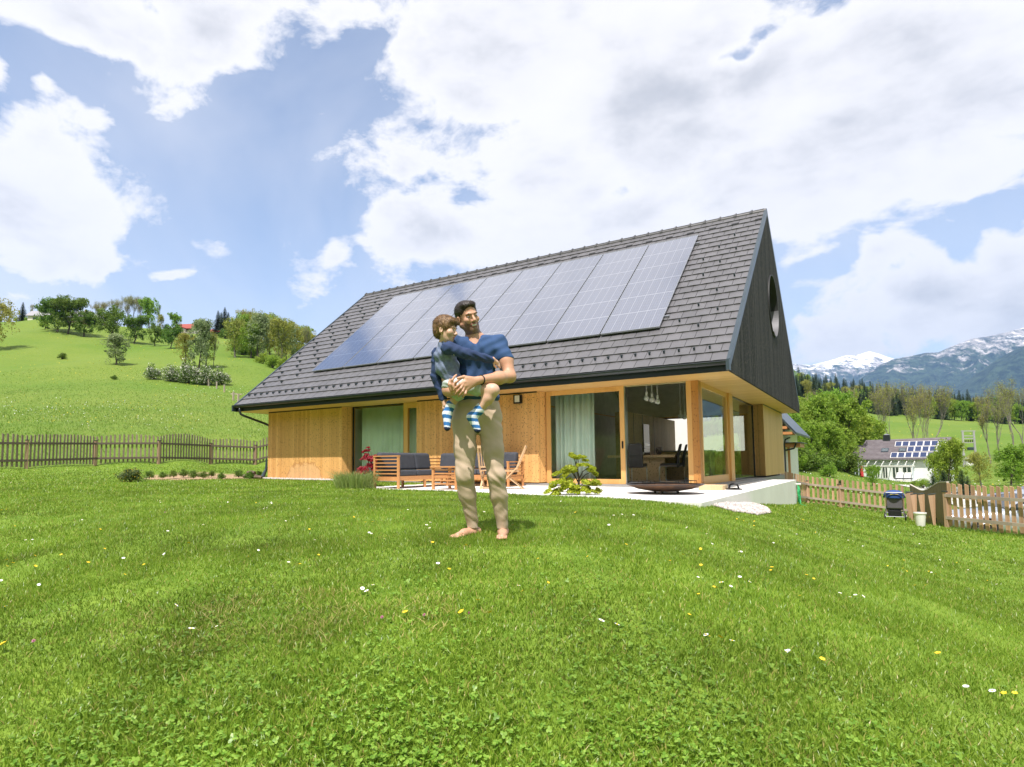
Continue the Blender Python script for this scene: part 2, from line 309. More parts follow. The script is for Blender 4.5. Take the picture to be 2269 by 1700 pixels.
# zones (world plan): the lawn ends at the two fences
LF = [at(px, 1030, d)[:2] for px, d in ((-700, 17), (-300, 19), (58, 23.05), (211, 26.3), (351, 27.6), (466, 30.6), (566, 31.9), (640, 33))]
RFA = [np.array([15.2, 11.6])]+[at(px, 1030, d)[:2] for px, d in ((1785, 27.2), (2012, 24.4))]
GT = [at(px, 1030, d)[:2] for px, d in ((2012, 24.4), (2017, 22.6), (2027, 21.0), (2043, 19.6), (2063, 18.3), (2085, 17.3))]
RFC = [at(px, 1030, d)[:2] for px, d in ((2085, 17.3), (2269, 15.3), (2600, 12.6), (3200, 10))]
PATIO = [(7.6, -3.3), (8.8, -3.55), (10.75, -3.6), (12.2, -3.95), (13.4, -4.35), (14.6, -4.45), (16.38, -5.08)]
lawn_poly = [tuple(p) for p in LF]+[(-.1, 8), (-.1, -.12), (3.9, -.12), (4.2, .1), (7.6, .1)]+PATIO+[(16.40, 7.75), (15.3, 7.8), (15.2, 11.6)]+[tuple(p) for p in RFA[1:]]+[tuple(p) for p in GT[1:]]+[tuple(p) for p in RFC[1:]]+[(22, -22), (10, -22), (0, -16)]
def inpoly(x, y, poly):
    x = np.asarray(x); y = np.asarray(y); c = np.zeros(x.shape, bool); n = len(poly); j = n-1
    for i in range(n):
        xi, yi = poly[i]; xj, yj = poly[j]
        if yi != yj: c ^= ((yi > y) != (yj > y)) & (x < (xj-xi)*(y-yi)/(yj-yi)+xi)
        j = i
    return c
BEDP = [(px, py, d) for px, py, d in ((316, 1072, 20.2), (440, 1066, 20.8), (585, 1060, 22.8), (588, 1050, 24.6), (520, 1046, 25.3), (430, 1046, 24.0), (330, 1050, 22.6))]
BED = [tuple(at(px, 1030, d)[:2]) for px, py, d in BEDP]
GRAV = [(16.43, -4.3), (16.72, -4.4), (16.93, -3.9), (16.93, -2.7), (16.7, -1.5), (16.43, -.9)]
# footprint where the ground must stay under the floor slab
def under_house(x, y): return ((x > -.2) & (x < 16.3) & (y > .05) & (y < 13.2)) | inpoly(x, y, [(4.2, .1), (7.6, .1)]+PATIO+[(16.38, 7.7), (12, 7.7)])
rr = np.concatenate([np.linspace(.02, .9, 8, endpoint=False), np.geomspace(.9, 900, 330)]); na = 900
aa = np.linspace(0, 2*np.pi, na, endpoint=False)
X = CAM[0]+rr[:, None]*np.sin(aa); Y = CAM[1]+rr[:, None]*np.cos(aa); Z = hh(X, Y)
Z = np.where(under_house(X, Y), np.minimum(Z, -.13), Z)
bedm = inpoly(X, Y, BED); Z = Z-bedm*.05
lump = .005*np.sin(X*3.1+np.sin(Y*2.3)*1.3)*np.cos(Y*2.7+X)+.006*np.sin(X*7.3+2)*np.sin(Y*6.1); lump = lump*(np.hypot(X-CAM[0], Y-CAM[1]) < 14); Z = Z+lump
nr = len(rr); idx = np.arange(nr*na).reshape(nr, na)
Fq = np.stack([idx[:-1], np.roll(idx, -1, 1)[:-1], np.roll(idx, -1, 1)[1:], idx[1:]], -1).reshape(-1, 4)
lawnm = inpoly(X, Y, lawn_poly)
def grassground():
    m, t, b = newmat('meadow_ground'); n = t.nodes; l = t.links; b.inputs['Roughness'].default_value = .85; b.inputs['Specular IOR Level'].default_value = .15
    at_ = n.new('ShaderNodeAttribute'); at_.attribute_name = 'zone'
    tcn = n.new('ShaderNodeTexCoord')
    def nz(scale, det=6, st=None):
        k = n.new('ShaderNodeTexNoise'); k.inputs['Scale'].default_value = scale; k.inputs['Detail'].default_value = det; k.inputs['Roughness'].default_value = .62
        l.new(tcn.outputs['Object'], k.inputs['Vector']); return k.outputs['Fac']
    def ramp(f, a, b_, p0=.35, p1=.65):
        r = n.new('ShaderNodeValToRGB'); r.color_ramp.elements[0].position = p0; r.color_ramp.elements[1].position = p1; r.color_ramp.elements[0].color = (*a, 1); r.color_ramp.elements[1].color = (*b_, 1); l.new(f, r.inputs[0]); return r.outputs[0]
    def mix(f, a, b_, mode='MIX'):
        k = n.new('ShaderNodeMixRGB'); k.blend_type = mode
        if hasattr(f, 'links'): l.new(f, k.inputs[0])
        else: k.inputs[0].default_value = f
        l.new(a, k.inputs[1]); l.new(b_, k.inputs[2]); return k.outputs[0]
    fine = ramp(nz(2.2, 8), (.085, .165, .018), (.155, .225, .034)); big = ramp(nz(.035, 4), (.09, .165, .018), (.165, .21, .036), .38, .62)
    mead = mix(.5, fine, big)
    bare = ramp(nz(.06, 9), (.27, .25, .08), (.0, .0, .0), .25, .33)
    lawn = ramp(nz(3, 7), (.095, .175, .016), (.18, .27, .034))
    sp = n.new('ShaderNodeSeparateColor'); l.new(at_.outputs['Color'], sp.inputs[0])
    c = mix(sp.outputs[0], mead, lawn)
    soil = ramp(nz(9, 6), (.43, .31, .19), (.30, .20, .115))
    c = mix(sp.outputs[1], c, soil); l.new(c, b.inputs['Base Color'])
    bp = n.new('ShaderNodeBump'); bp.inputs['Distance'].default_value = .12; bp.inputs['Strength'].default_value = .7; l.new(nz(1.6, 9), bp.inputs['Height']); l.new(bp.outputs[0], b.inputs['Normal'])
    return m
gm = grassground()
ground = npmesh('ground', np.stack([X, Y, Z], -1).reshape(-1, 3), Fq, gm, smooth=True); tag(ground, kind='structure')
ca = ground.data.color_attributes.new('zone', 'FLOAT_COLOR', 'POINT')
gb = np.zeros((nr*na, 4), np.float32); gb[:, 0] = lawnm.ravel(); gb[:, 1] = bedm.ravel(); gb[:, 3] = 1; ca.data.foreach_set('color', gb.ravel())
# ------------------------------------------------------------------ grass
def leafmat(name, ca_, cb_, tr=.35, rough=.45, yellow=None):
    m, t, b = newmat(name); n = t.nodes; l = t.links; b.inputs['Roughness'].default_value = rough; b.inputs['Specular IOR Level'].default_value = .35
    ge = n.new('ShaderNodeNewGeometry'); cr = n.new('ShaderNodeValToRGB'); e = cr.color_ramp.elements
    e[0].color = (*ca_, 1); e[1].color = (*cb_, 1); l.new(ge.outputs['Random Per Island'], cr.inputs[0])
    if yellow: k = e.new(.93); k.color = (*cb_, 1); k = e.new(.95); k.color = (*yellow, 1); e[-1].color = (*yellow, 1)
    tcn = n.new('ShaderNodeTexCoord'); nz = n.new('ShaderNodeTexNoise'); nz.inputs['Scale'].default_value = .8; nz.inputs['Detail'].default_value = 6; l.new(tcn.outputs['Object'], nz.inputs['Vector'])
    vr = n.new('ShaderNodeMapRange'); l.new(nz.outputs['Fac'], vr.inputs[0]); vr.inputs[1].default_value = .3; vr.inputs[2].default_value = .7; vr.inputs[3].default_value = .68; vr.inputs[4].default_value = 1.28
    hsv = n.new('ShaderNodeHueSaturation'); l.new(cr.outputs[0], hsv.inputs['Color']); l.new(vr.outputs[0], hsv.inputs['Value'])
    l.new(hsv.outputs[0], b.inputs['Base Color']); trn = n.new('ShaderNodeBsdfTranslucent'); l.new(hsv.outputs[0], trn.inputs[0])
    ms = n.new('ShaderNodeMixShader'); ms.inputs[0].default_value = tr; l.new(b.outputs[0], ms.inputs[1]); l.new(trn.outputs[0], ms.inputs[2]); l.new(ms.outputs[0], n['Material Output'].inputs[0])
    return m
GM = leafmat('grass_blades', (.115, .22, .013), (.305, .42, .055), .45, .35, (.46, .40, .13))
GMM = leafmat('meadow_grass', (.12, .23, .02), (.21, .33, .045), .4, .5, (.42, .38, .14))
def scatter(n, d0, d1, a0, a1, mask=None):
    """points with density falling off with distance from the lawn's near edge"""
    u = nrs.rand(n); d = d0*(d1/d0)**u; a = a0+(a1-a0)*nrs.rand(n)
    x = CAM[0]+d*np.sin(a); y = CAM[1]+d*np.cos(a)
    k = np.ones(n, bool) if mask is None else mask(x, y)
    return x[k], y[k], d[k]
AZ0, AZ1 = -YAW-math.radians(46), -YAW+math.radians(50)
def blades(name, x, y, d, hgt, wid, mat, lean=.6, bent=False):
    n = len(x); z = hh(x, y)-.004; a = nrs.rand(n)*2*np.pi; h_ = hgt*(.5+.8*nrs.rand(n)); w = wid*(.6+.7*nrs.rand(n)); ln = h_*lean*nrs.rand(n)**.7; la = nrs.rand(n)*2*np.pi
    ca_, sa = np.cos(a)*w/2, np.sin(a)*w/2; lx, ly = np.cos(la)*ln, np.sin(la)*ln
    if bent:
        V = np.stack([np.stack([x-ca_, y-sa, z], -1), np.stack([x+ca_, y+sa, z], -1), np.stack([x+ca_*.9+lx*.35, y+sa*.9+ly*.35, z+h_*.6], -1), np.stack([x-ca_*.9+lx*.35, y-sa*.9+ly*.35, z+h_*.6], -1), np.stack([x+ca_*.12+lx, y+sa*.12+ly, z+h_], -1), np.stack([x-ca_*.12+lx, y-sa*.12+ly, z+h_], -1)], 1)
        i = np.arange(n)[:, None]*6; F_ = np.concatenate([i+np.array([0, 1, 2, 3]), i+np.array([3, 2, 4, 5])])
    else:
        V = np.stack([np.stack([x-ca_, y-sa, z], -1), np.stack([x+ca_, y+sa, z], -1), np.stack([x+lx, y+ly, z+h_], -1)], 1)
        F_ = np.arange(n)[:, None]*3+np.array([0, 1, 2])
    o = npmesh(name, V.reshape(-1, 3), F_, mat); return tag(o, kind='stuff')
inl = lambda x, y: inpoly(x, y, lawn_poly) & ~inpoly(x, y, BED) & ~inpoly(x, y, GRAV)
x, y, d = scatter(300000, 1.15, 5.2, AZ0, AZ1, inl)
patch = .5+.5*np.sin(x*2.1+1.7*np.sin(y*1.3))*np.cos(y*1.9+x*.6)
o = blades('mown_grass', x, y, d, (.024+.010*patch), .0050, GM, 1.0, True); tag(o, 'short mown lawn grass in the foreground', 'grass')
x, y, d = scatter(330000, 4.6, 14, AZ0, AZ1, inl)
patch = .5+.5*np.sin(x*1.1+1.7*np.sin(y*.8))*np.cos(y*.9+x*.5)
o = blades('lawn_grass', x, y, d, .031+.006*patch, .0011*d, GM, .9); tag(o, 'mown lawn grass around the two people and up to the patio', 'grass')
x, y, d = scatter(190000, 13.5, 36, AZ0, AZ1, inl)
o = blades('distant_lawn', x, y, d, .045, .0012*d, GM, .9); tag(o, 'mown lawn grass running up to the picket fences', 'grass')
def outm(x, y):
    h_ = ((x > -1) & (x < 17) & (y > -1) & (y < 14)); return ~inpoly(x, y, lawn_poly) & ~h_ & ~inpoly(x, y, BED) & ~inpoly(x, y, PATIO+[(16.4, 8), (7, 8)])
x, y, d = scatter(300000, 13, 130, AZ0, AZ1, outm)
o = blades('meadow_grass', x, y, d, .12, .0007*d, GMM, .9); tag(o, 'taller uncut meadow grass outside the fences', 'grass')
pc = ghit(640, 1375)[0]; n_d = 2600; a_ = nrs.rand(n_d)*6.28; r_ = .62*np.sqrt(nrs.rand(n_d)); x = pc[0]+r_*np.cos(a_)*1.5*math.cos(YAW)-r_*np.sin(a_)*.7*math.sin(YAW); y = pc[1]+r_*np.cos(a_)*1.5*math.sin(YAW)+r_*np.sin(a_)*.7*math.cos(YAW)
k_ = np.sin(x*9)*np.cos(y*7)+nrs.rand(n_d)*1.4-r_ > .1; x, y = x[k_], y[k_]
DRY = leafmat('dry_grass', (.34, .32, .09), (.50, .44, .16), .35, .6); o = blades('dry_grass', x, y, np.hypot(x-CAM[0], y-CAM[1]), .035, .005, DRY, 1.6, True); tag(o, 'yellowed dry grass blades in a worn patch of the lawn', 'grass')
# clover in the near lawn
def clovers(n):
    x, y, d = scatter(n, 1.2, 4.6, AZ0, AZ1)
    dens = .45*np.sin(x*1.9+1)*np.cos(y*2.3)+.5*np.sin(x*5.1+y*3.7)+.9*(2.5-d); k = dens+nrs.rand(len(x))*2.6 > 1.25; x, y, d = x[k], y[k], d[k]
    n = len(x); z = hh(x, y)+.018+.022*nrs.rand(n); V = []; F_ = []; a0 = nrs.rand(n)*6.28; r = .0030+.0036*nrs.rand(n)
    tx, ty = nrs.randn(n)*.35, nrs.randn(n)*.35; b0 = 0
    for j in range(3):
        a = a0+j*2.094; cx_, cy_ = np.cos(a)*r*1.05, np.sin(a)*r*1.05
        ring = []
        for k in range(6):
            q = a+k*1.047; px_ = cx_+np.cos(q)*r; py_ = cy_+np.sin(q)*r
            ring.append(np.stack([x+px_, y+py_, z+px_*tx+py_*ty+(.15*r if k in (0, 3) else 0)], -1))
        V.append(np.stack(ring, 1).reshape(-1, 3)); base = b0+np.arange(n)[:, None]*6; F_.append(base+np.array([0, 1, 2, 3])); F_.append(base+np.array([0, 3, 4, 5])); b0 += n*6
    return np.concatenate(V), np.concatenate(F_)
V, F_ = clovers(34000)
CM = leafmat('clover_leaf', (.10, .225, .016), (.27, .42, .06), .4, .35)
o = npmesh('clover', V, F_, CM); tag(o, 'low clover leaves spread through the near lawn', 'clover', kind='stuff')
# flowers
FW_ = pm('petal_white', (.85, .85, .86), .6, (.78, .78, .8)); FY = pm('petal_yellow', (.85, .62, .02), .5, (.75, .5, .01)); FP = pm('petal_pink', (.62, .22, .38), .6); ST = pm('flower_stalk', (.12, .22, .04), .6)
def flower_proto(kind):
    mb = MB()
    if kind == 'daisy':
        for k in range(14):
            a = k*2*math.pi/14; c, s = math.cos(a), math.sin(a); p = .0016
            mb.add([(c*.003-s*p, s*.003+c*p, .0), (c*.003+s*p, s*.003-c*p, .0), (c*.0115+s*p*1.3, s*.0115-c*p*1.3, .0012), (c*.0115-s*p*1.3, s*.0115+c*p*1.3, .0012)], [(0, 1, 2, 3)])
        mb.lathe([(.004, -.001), (.0042, .001), (.002, .0026), (.0001, .003)], n=10, mi=1); mb.tube([(0, 0, -.05), (.002, 0, -.02), (0, 0, -.0005)], .0008, 5, 2)
        mats = [FW_, FY, ST]
    elif kind == 'clover_blossom':
        for k in range(40):
            th = math.acos(1-1.7*(k+.5)/40); ph = k*2.4; r = .008; v = Vector((math.sin(th)*math.cos(ph), math.sin(th)*math.sin(ph), math.cos(th)))
            s_ = v.cross(Vector((0, 0, 1))).normalized()*.0016 if th > .1 else Vector((.0016, 0, 0)); mb.add([v*.002-s_, v*.002+s_, v*r*1.05], [(0, 1, 2)])
        mb.tube([(0, 0, -.05), (0, 0, 0)], .0009, 5, 1); mats = [FP, ST]
    else:
        for k in range(5):
            a = k*2*math.pi/5
            ring = [(math.cos(a)*.007+math.cos(a+q)*.0052, math.sin(a)*.007+math.sin(a+q)*.0052, .001+.003*(math.cos(q) > .2)) for q in (0, 1.05, 2.09, 3.14, 4.19, 5.24)]
            mb.add(ring, [(0, 1, 2, 3, 4, 5)])
        mb.lathe([(.003, 0), (.003, .002), (.0001, .003)], n=8); mb.tube([(0, 0, -.06), (.003, 0, -.03), (0, 0, 0)], .0008, 5, 1); mats = [FY, ST]
    me = mb.build(kind, mats); return me
daisy0 = flower_proto('daisy'); butter0 = flower_proto('buttercup'); clov0 = flower_proto('clover_blossom')
def put_flower(proto, px, py, first, s, near):
    p, d = ghit(px, py)
    if not inpoly(np.array([p[0]]), np.array([p[1]]), lawn_poly)[0]: return first
    o = proto if first else proto.copy()
    if not first: COL.objects.link(o)
    o.location = (p[0], p[1], p[2]+.038+.01*rnd.random()); o.rotation_euler = (rnd.uniform(-.5, .5)+.25, rnd.uniform(-.4, .4), rnd.random()*6); o.scale = (s,)*3
    return False
DS = [(423, 1447, 1.15), (1338, 1597, 1.15), (812, 1326, 1), (803, 1321, .9), (390, 1362, .9), (386, 1267, .9), (1628, 1566, 1), (1578, 1580, 1), (1571, 1595, .9), (1572, 1620, .9), (2150, 1672, 1), (2210, 1695, 1.1), (1368, 1412, 1), (1411, 1411, .9), (1569, 1420, .9),
      (1599, 1308, 1.1), (1640, 1296, .9), (1695, 1299, 1), (1805, 1301, 1.1), (1916, 1299, 1), (1868, 1335, .8), (1885, 1336, .8), (1896, 1334, .9), (1904, 1338, .8), (1914, 1337, .9), (1862, 1327, .8), (1620, 1315, .8), (1639, 1236, .8), (1643, 1238, .8), (1522, 1183, .8), (1527, 1184, .8), (1566, 1193, .7), (1728, 1195, .7), (1737, 1197, .7), (1880, 1205, .7), (1890, 1206, .7), (1912, 1218, .7), (2073, 1246, .8), (2083, 1248, .8), (2092, 1251, .7), (2206, 1298, .8), (2209, 1302, .8), (945, 1176, .9), (948, 1180, .9), (952, 1181, .7), (852, 1208, .8), (818, 1194, .8), (823, 1196, .7), (584, 1135, .7), (10, 1366, .9), (330, 1362, .6), (1030, 1110, .6), (1900, 1160, .7), (1960, 1168, .8), (1970, 1170, .8), (1975, 1172, .8), (1982, 1172, .8), (1750, 1524, .8), (1745, 1512, .8), (660, 1152, .6), (1128, 1122, .6), (478, 1482, .5), (163, 1466, .4)]
first = True
for px, py, s in DS:
    first = put_flower(daisy0, px, py, first, s*1.15, True)
for i in range(90):
    px = rnd.uniform(0, 2269); py = rnd.choice((rnd.uniform(1098, 1180), rnd.uniform(1100, 1320)))
    if px > 1500: py += 40
    first = put_flower(daisy0, px, py, first, rnd.uniform(.7, 1.1), False)
first = True
BS = [(2, 1492, 1.6), (1024, 1599, 1.2), (1059, 1351, 1.1), (1086, 1378, .9), (418, 1218, 1), (14, 1256, 1), (28, 1260, .9), (195, 1263, .9), (155, 1277, .8), (1711, 1271, 1), (1825, 1528, 1), (2080, 1471, 1.1), (1602, 1584, 1), (2250, 1557, .9), (2230, 1612, .9), (1528, 1385, .8), (898, 1695, 1.1), (810, 1169, .8), (826, 1166, .8), (784, 1158, .7), (135, 1245, .8), (1633, 1158, .8), (1648, 1163, .7), (1671, 1173, .7), (2121, 1255, .9), (2001, 1268, .8), (2003, 1249, .8), (2010, 1275, .7), (1158, 1331, .6), (1215, 1308, .6)]
for px, py, s in BS: first = put_flower(butter0, px, py, first, s*1.2, True)
for i in range(75):
    px = rnd.uniform(0, 2269); py = rnd.uniform(1100, 1300)+(50 if px > 1500 else 0)
    first = put_flower(butter0, px, py, first, rnd.uniform(.7, 1.1), False)
first = True
for px, py in ((365, 1143), (940, 1501), (69, 1545), (1040, 1520), (846, 1482)): first = put_flower(clov0, px, py, first, 1.2, True)
for o in list(COL.objects):
    k = o.name.split('.')[0]
    if k == 'daisy': tag(o, 'small white lawn daisy with a yellow centre standing in the mown grass', 'daisy', 'daisies scattered over the lawn')
    if k == 'buttercup': tag(o, 'small yellow buttercup standing in the mown grass', 'buttercup', 'buttercups scattered over the lawn')
    if k == 'clover_blossom': tag(o, 'small pink clover blossom in the mown grass', 'clover flower', 'pink clover blossoms in the lawn')
def flowerstuff(name, n, d0, d1, mat, label, size, hgt):
    x, y, d = scatter(n, d0, d1, AZ0, AZ1, lambda x, y: outm(x, y) & (np.sin(x*.13+y*.05)+np.sin(y*.21)+1.1*nrs.rand(len(x)) > .35))
    n = len(x); z = hh(x, y)+hgt*(.6+.5*nrs.rand(n)); s = size*d*(.5+nrs.rand(n)); q = nrs.rand(n)*6.28
    V = np.stack([np.stack([x+np.cos(q+k)*s, y+np.sin(q+k)*s, z+s*np.sin(q*3+k)*.7], -1) for k in (0, 1.57, 3.14, 4.71)], 1).reshape(-1, 3)
    o = npmesh(name, V, np.arange(n)[:, None]*4+np.arange(4), mat); tag(o, label, 'flowers', kind='stuff')
flowerstuff('white_meadow_flowers', 9000, 20, 110, FW_, 'white flowers dotted through the uncut meadow', .00042, .26)
flowerstuff('yellow_meadow_flowers', 12000, 20, 300, FY, 'yellow flowers dotted through the uncut meadow', .00042, .26)
# ------------------------------------------------------------------ materials for the house
PINE = woodm('pine_cladding', (.80, .465, .175), (.60, .31, .10), .11, rough=.5, gap=.6)
PINEB = woodm('pine_soffit', (.78, .50, .20), (.62, .36, .12), .14, axis='x', along='y', knots=False, rough=.45, gap=.5)
PINEL = woodm('pine_frame', (.74, .44, .16), (.62, .34, .11), .3, knots=False, gap=0, rough=.4)
LARCH = woodm('larch_post', (.60, .30, .085), (.44, .19, .045), .14, rough=.45)
CHAR = woodm('charred_boards', (.075, .072, .075), (.022, .022, .024), .14, knots=True, knotcol=(.16, .14, .12), along='y', gap=1.0, rough=.8, grain=.9); CHAR.node_tree.nodes['Principled BSDF'].inputs['Specular IOR Level'].default_value = .08
TILE = pm('clay_tile_grey', (.128, .125, .133), .42, (.108, .106, .113), 1.6, bump=.001, spec=.5)
t_ = TILE.node_tree; ge_ = t_.nodes.new('ShaderNodeNewGeometry'); hs_ = t_.nodes.new('ShaderNodeHueSaturation'); mr_ = t_.nodes.new('ShaderNodeMapRange'); mr_.inputs[3].default_value = .92; mr_.inputs[4].default_value = 1.07
t_.links.new(ge_.outputs['Random Per Island'], mr_.inputs[0]); t_.links.new(mr_.outputs[0], hs_.inputs['Value']); sk0 = t_.nodes['Principled BSDF'].inputs['Base Color'].links[0].from_socket; t_.links.new(sk0, hs_.inputs['Color']); t_.links.new(hs_.outputs[0], t_.nodes['Principled BSDF'].inputs['Base Color'])
ZINC = pm('grey_sheet_metal', (.085, .115, .135), .35, (.07, .095, .115), 3, metal=.6)
GUT = pm('dark_gutter_metal', (.045, .055, .06), .3, (.035, .042, .048), 3, metal=.5)
FASC = pm('anthracite_fascia', (.012, .017, .022), .35)
PLAST = pm('white_render', (.80, .80, .78), .8, (.76, .76, .74), 6, bump=.001)
CONC = pm('pale_concrete', (.80, .785, .75), .75, (.70, .685, .65), 1.4, bump=.002, lo=.3, hi=.75)
DARKM = pm('black_steel', (.012, .012, .013), .35, metal=.3)
STEEL = pm('brushed_steel', (.55, .55, .56), .28, metal=1)
GLASS = glassm('window_glass', (.97, 1, .985), 0, 1.0, .2)
GLASSR = glassm('dark_window_glass', (.93, .98, .96), 0, .93, 4.0)
CURT = pm('sheer_curtain', (.80, .90, .86), .8, (.72, .83, .79), 2, trans=.35)
INW = pm('interior_plaster', (.72, .70, .66), .8); FLOORI = pm('oiled_floor', (.20, .15, .10), .3, (.15, .11, .07), 2, st=(1, 8, 1))
BROWN = woodm('brown_window_frame', (.13, .05, .02), (.09, .035, .015), .2, knots=False, gap=0, rough=.4)
PINED = woodm('pine_cabinet', (.64, .48, .28), (.52, .37, .19), .4, gap=.5, along='y')
def stained():
    """pine boards with the pale washed patch and dark tide line near the foot of the wall"""
    m = PINE.copy(); m.name = 'pine_cladding_weathered'; t = m.node_tree; n = t.nodes; l = t.links; b = n['Principled BSDF']
    src = b.inputs['Base Color'].links[0].from_socket; tcn = n.new('ShaderNodeTexCoord'); sp = n.new('ShaderNodeSeparateXYZ'); l.new(tcn.outputs['Object'], sp.inputs[0])
    nz = n.new('ShaderNodeTexNoise'); nz.inputs['Scale'].default_value = 4.5; nz.inputs['Detail'].default_value = 9; nz.inputs['Roughness'].default_value = .7; l.new(tcn.outputs['Object'], nz.inputs['Vector'])
    nv = n.new('ShaderNodeTexNoise'); nv.inputs['Scale'].default_value = 1; nv.inputs['Detail'].default_value = 3; mp = n.new('ShaderNodeMapping'); mp.inputs['Scale'].default_value = (16, 1, .5); l.new(tcn.outputs['Object'], mp.inputs[0]); l.new(mp.outputs[0], nv.inputs['Vector'])
    def M(op, a, c=None, d=None):
        k = n.new('ShaderNodeMath'); k.operation = op
        for i, v in enumerate((a, c, d)):
            if v is None: continue
            if hasattr(v, 'links'): l.new(v, k.inputs[i])
            else: k.inputs[i].default_value = v
        return k.outputs[0]
    # height of the tide line over x : an arch over x 1.05..2.9
    arch = M('SUBTRACT', .62, M('POWER', M('ABSOLUTE', M('DIVIDE', M('SUBTRACT', sp.outputs[0], 1.95), 1.02)), 5.0))
    arch = M('ADD', arch, M('MULTIPLY', M('SUBTRACT', nz.outputs['Fac'], .5), .8)); q = M('SUBTRACT', arch, sp.outputs[2])
    ins = n.new('ShaderNodeMapRange'); l.new(q, ins.inputs[0]); ins.inputs[1].default_value = 0; ins.inputs[2].default_value = .06
    ln = n.new('ShaderNodeMapRange'); l.new(M('ABSOLUTE', M('SUBTRACT', q, .01)), ln.inputs[0]); ln.inputs[1].default_value = .045; ln.inputs[2].default_value = .0
    m1 = n.new('ShaderNodeMixRGB'); l.new(M('MULTIPLY', ins.outputs[0], .4), m1.inputs[0]); l.new(src, m1.inputs[1]); m1.inputs[2].default_value = (.66, .42, .24, 1)
    m2 = n.new('ShaderNodeMixRGB'); l.new(M('MULTIPLY', ln.outputs[0], M('MULTIPLY', nv.outputs['Fac'], 1.1)), m2.inputs[0]); l.new(m1.outputs[0], m2.inputs[1]); m2.inputs[2].default_value = (.26, .085, .02, 1)
    l.new(m2.outputs[0], b.inputs['Base Color']); return m
PINEW = stained()
# ------------------------------------------------------------------ the house
RX0, RX1, EY, RYY, BY = -.77, 16.11, -.876, 5.99, 13.243
HE, HR, HS = 2.73, 8.36, 2.5
TH = math.atan2(HR-HE, RYY-EY); SLEN = math.hypot(HR-HE, RYY-EY); cT, sT = math.cos(TH), math.sin(TH)
def RP(x, v, n=0): return (x, EY+v*cT-n*sT, HE+v*sT+n*cT)
house = thing('timber_house', 'timber house with grey tiled roof, solar panels and black boarded gable', 'house', (0, 0, 0))
wl = MB(); wl.prism([(0, 0, .03), (3.78, 0, .03), (3.90, .30, .03), (3.90, .5, .03), (0, .5, .03)], (0, 0, HS-.035))
w = wl.build('front_wall', PINEW, house); w['label'] = 'weathered pine wall section with a pale tide mark near its foot'
wl = MB(); wl.prism([(6.95, 0, .05), (11.09, 0, .05), (11.20, .30, .05), (11.20, .5, .05), (6.95, .5, .05)], (0, 0, HS-.055)); wl.build('front_wall', PINE, house)
wl = MB(); wl.prism([(15.17, 8.25, .08), (15.50, 7.95, .08), (15.50, 13.0, .08), (15.0, 13.0, .08), (15.0, 8.25, .08)], (0, 0, HS-.09)); wl.build('side_wall', woodm('pine_side', (.74, .47, .19), (.60, .36, .12), .11, along='xy', rough=.5), house)
wl = MB(); wl.box(0, .25, .5, 13, .03, HS-.005); wl.box(0, 9.2, 12.75, 13, .03, HS-.005); wl.box(14.2, 15.0, 12.75, 13, .03, HS-.005); wl.box(9.2, 14.2, 12.75, 13, .03, 1.0); wl.build('rear_wall', PINE, house)
wl = MB(); wl.box(-.02, 15.5, .02, 12.98, -.34, .025); wl.build('plinth', pm('grey_plinth', (.30, .29, .28), .8), house)
# black gap strip under the roof above each solid panel
for q_ in ((.02, 3.76, -.012, -.004), (6.98, 11.07, -.012, -.004), (15.503, 15.512, 8, 12.98)): st_ = MB(); st_.box(*q_, HS-.037, HS-.003); st_.build('shadow_gap_strip', DARKM, house)
# post at the corner
ps = MB(); ps.box(14.89, 15.005, .30, .52, .0, HS-.002, 0); ps.box(15.008, 15.17, .28, .56, .0, HS-.002, 1); ps.build('corner_post', [PINEL, LARCH], house)
ps = MB(); ps.box(15.02, 15.22, 3.72, 4.20, .0, HS-.002); ps.build('window_post', PINEL, house)
# roof body
sf = MB(); sf.box(RX0+.03, RX1-.04, EY+.03, BY-.03, HS, HS+.05); hole = None
# soffit ring only round the outside so that the room stays open to the roof
sf = MB(); z0, z1 = HS, HS+.04
sf.box(RX0+.03, RX1-.05, EY+.03, .32, z0, z1); sf.box(RX0+.03, RX1-.05, 12.76, BY-.03, z0, z1); sf.box(RX0+.03, 9.3, .32, 12.76, z0, z1); sf.box(15.02, RX1-.05, .32, 12.76, z0, z1)
roof = MB(); t_ = .16
roof.prism([RP(RX0+.02, 0, -.01), RP(RX0+.02, SLEN, -.01), RP(RX0+.02, SLEN, -t_), (RX0+.02, EY+.05, HE-.03)], (RX1-RX0-.07, 0, 0))
roof.prism([(RX0+.02, BY, HE), (RX0+.02, RYY+.01, HR-.01), (RX0+.02, RYY+.01, HR-.2), (RX0+.02, BY-.05, HE-.1)], (RX1-RX0-.07, 0, 0))
roof = roof.build('roof', FASC, house); sf.build('soffit', PINEB, roof)
fa = MB(); fa.box(RX0+.01, RX1-.03, EY, EY+.03, HS, HE-.01); fa.box(RX0+.01, RX1-.03, BY-.03, BY, HS, HE-.01); fa.box(RX0, RX0+.012, EY, BY, HS, HE-.02); fa.build('fascia', FASC, roof)
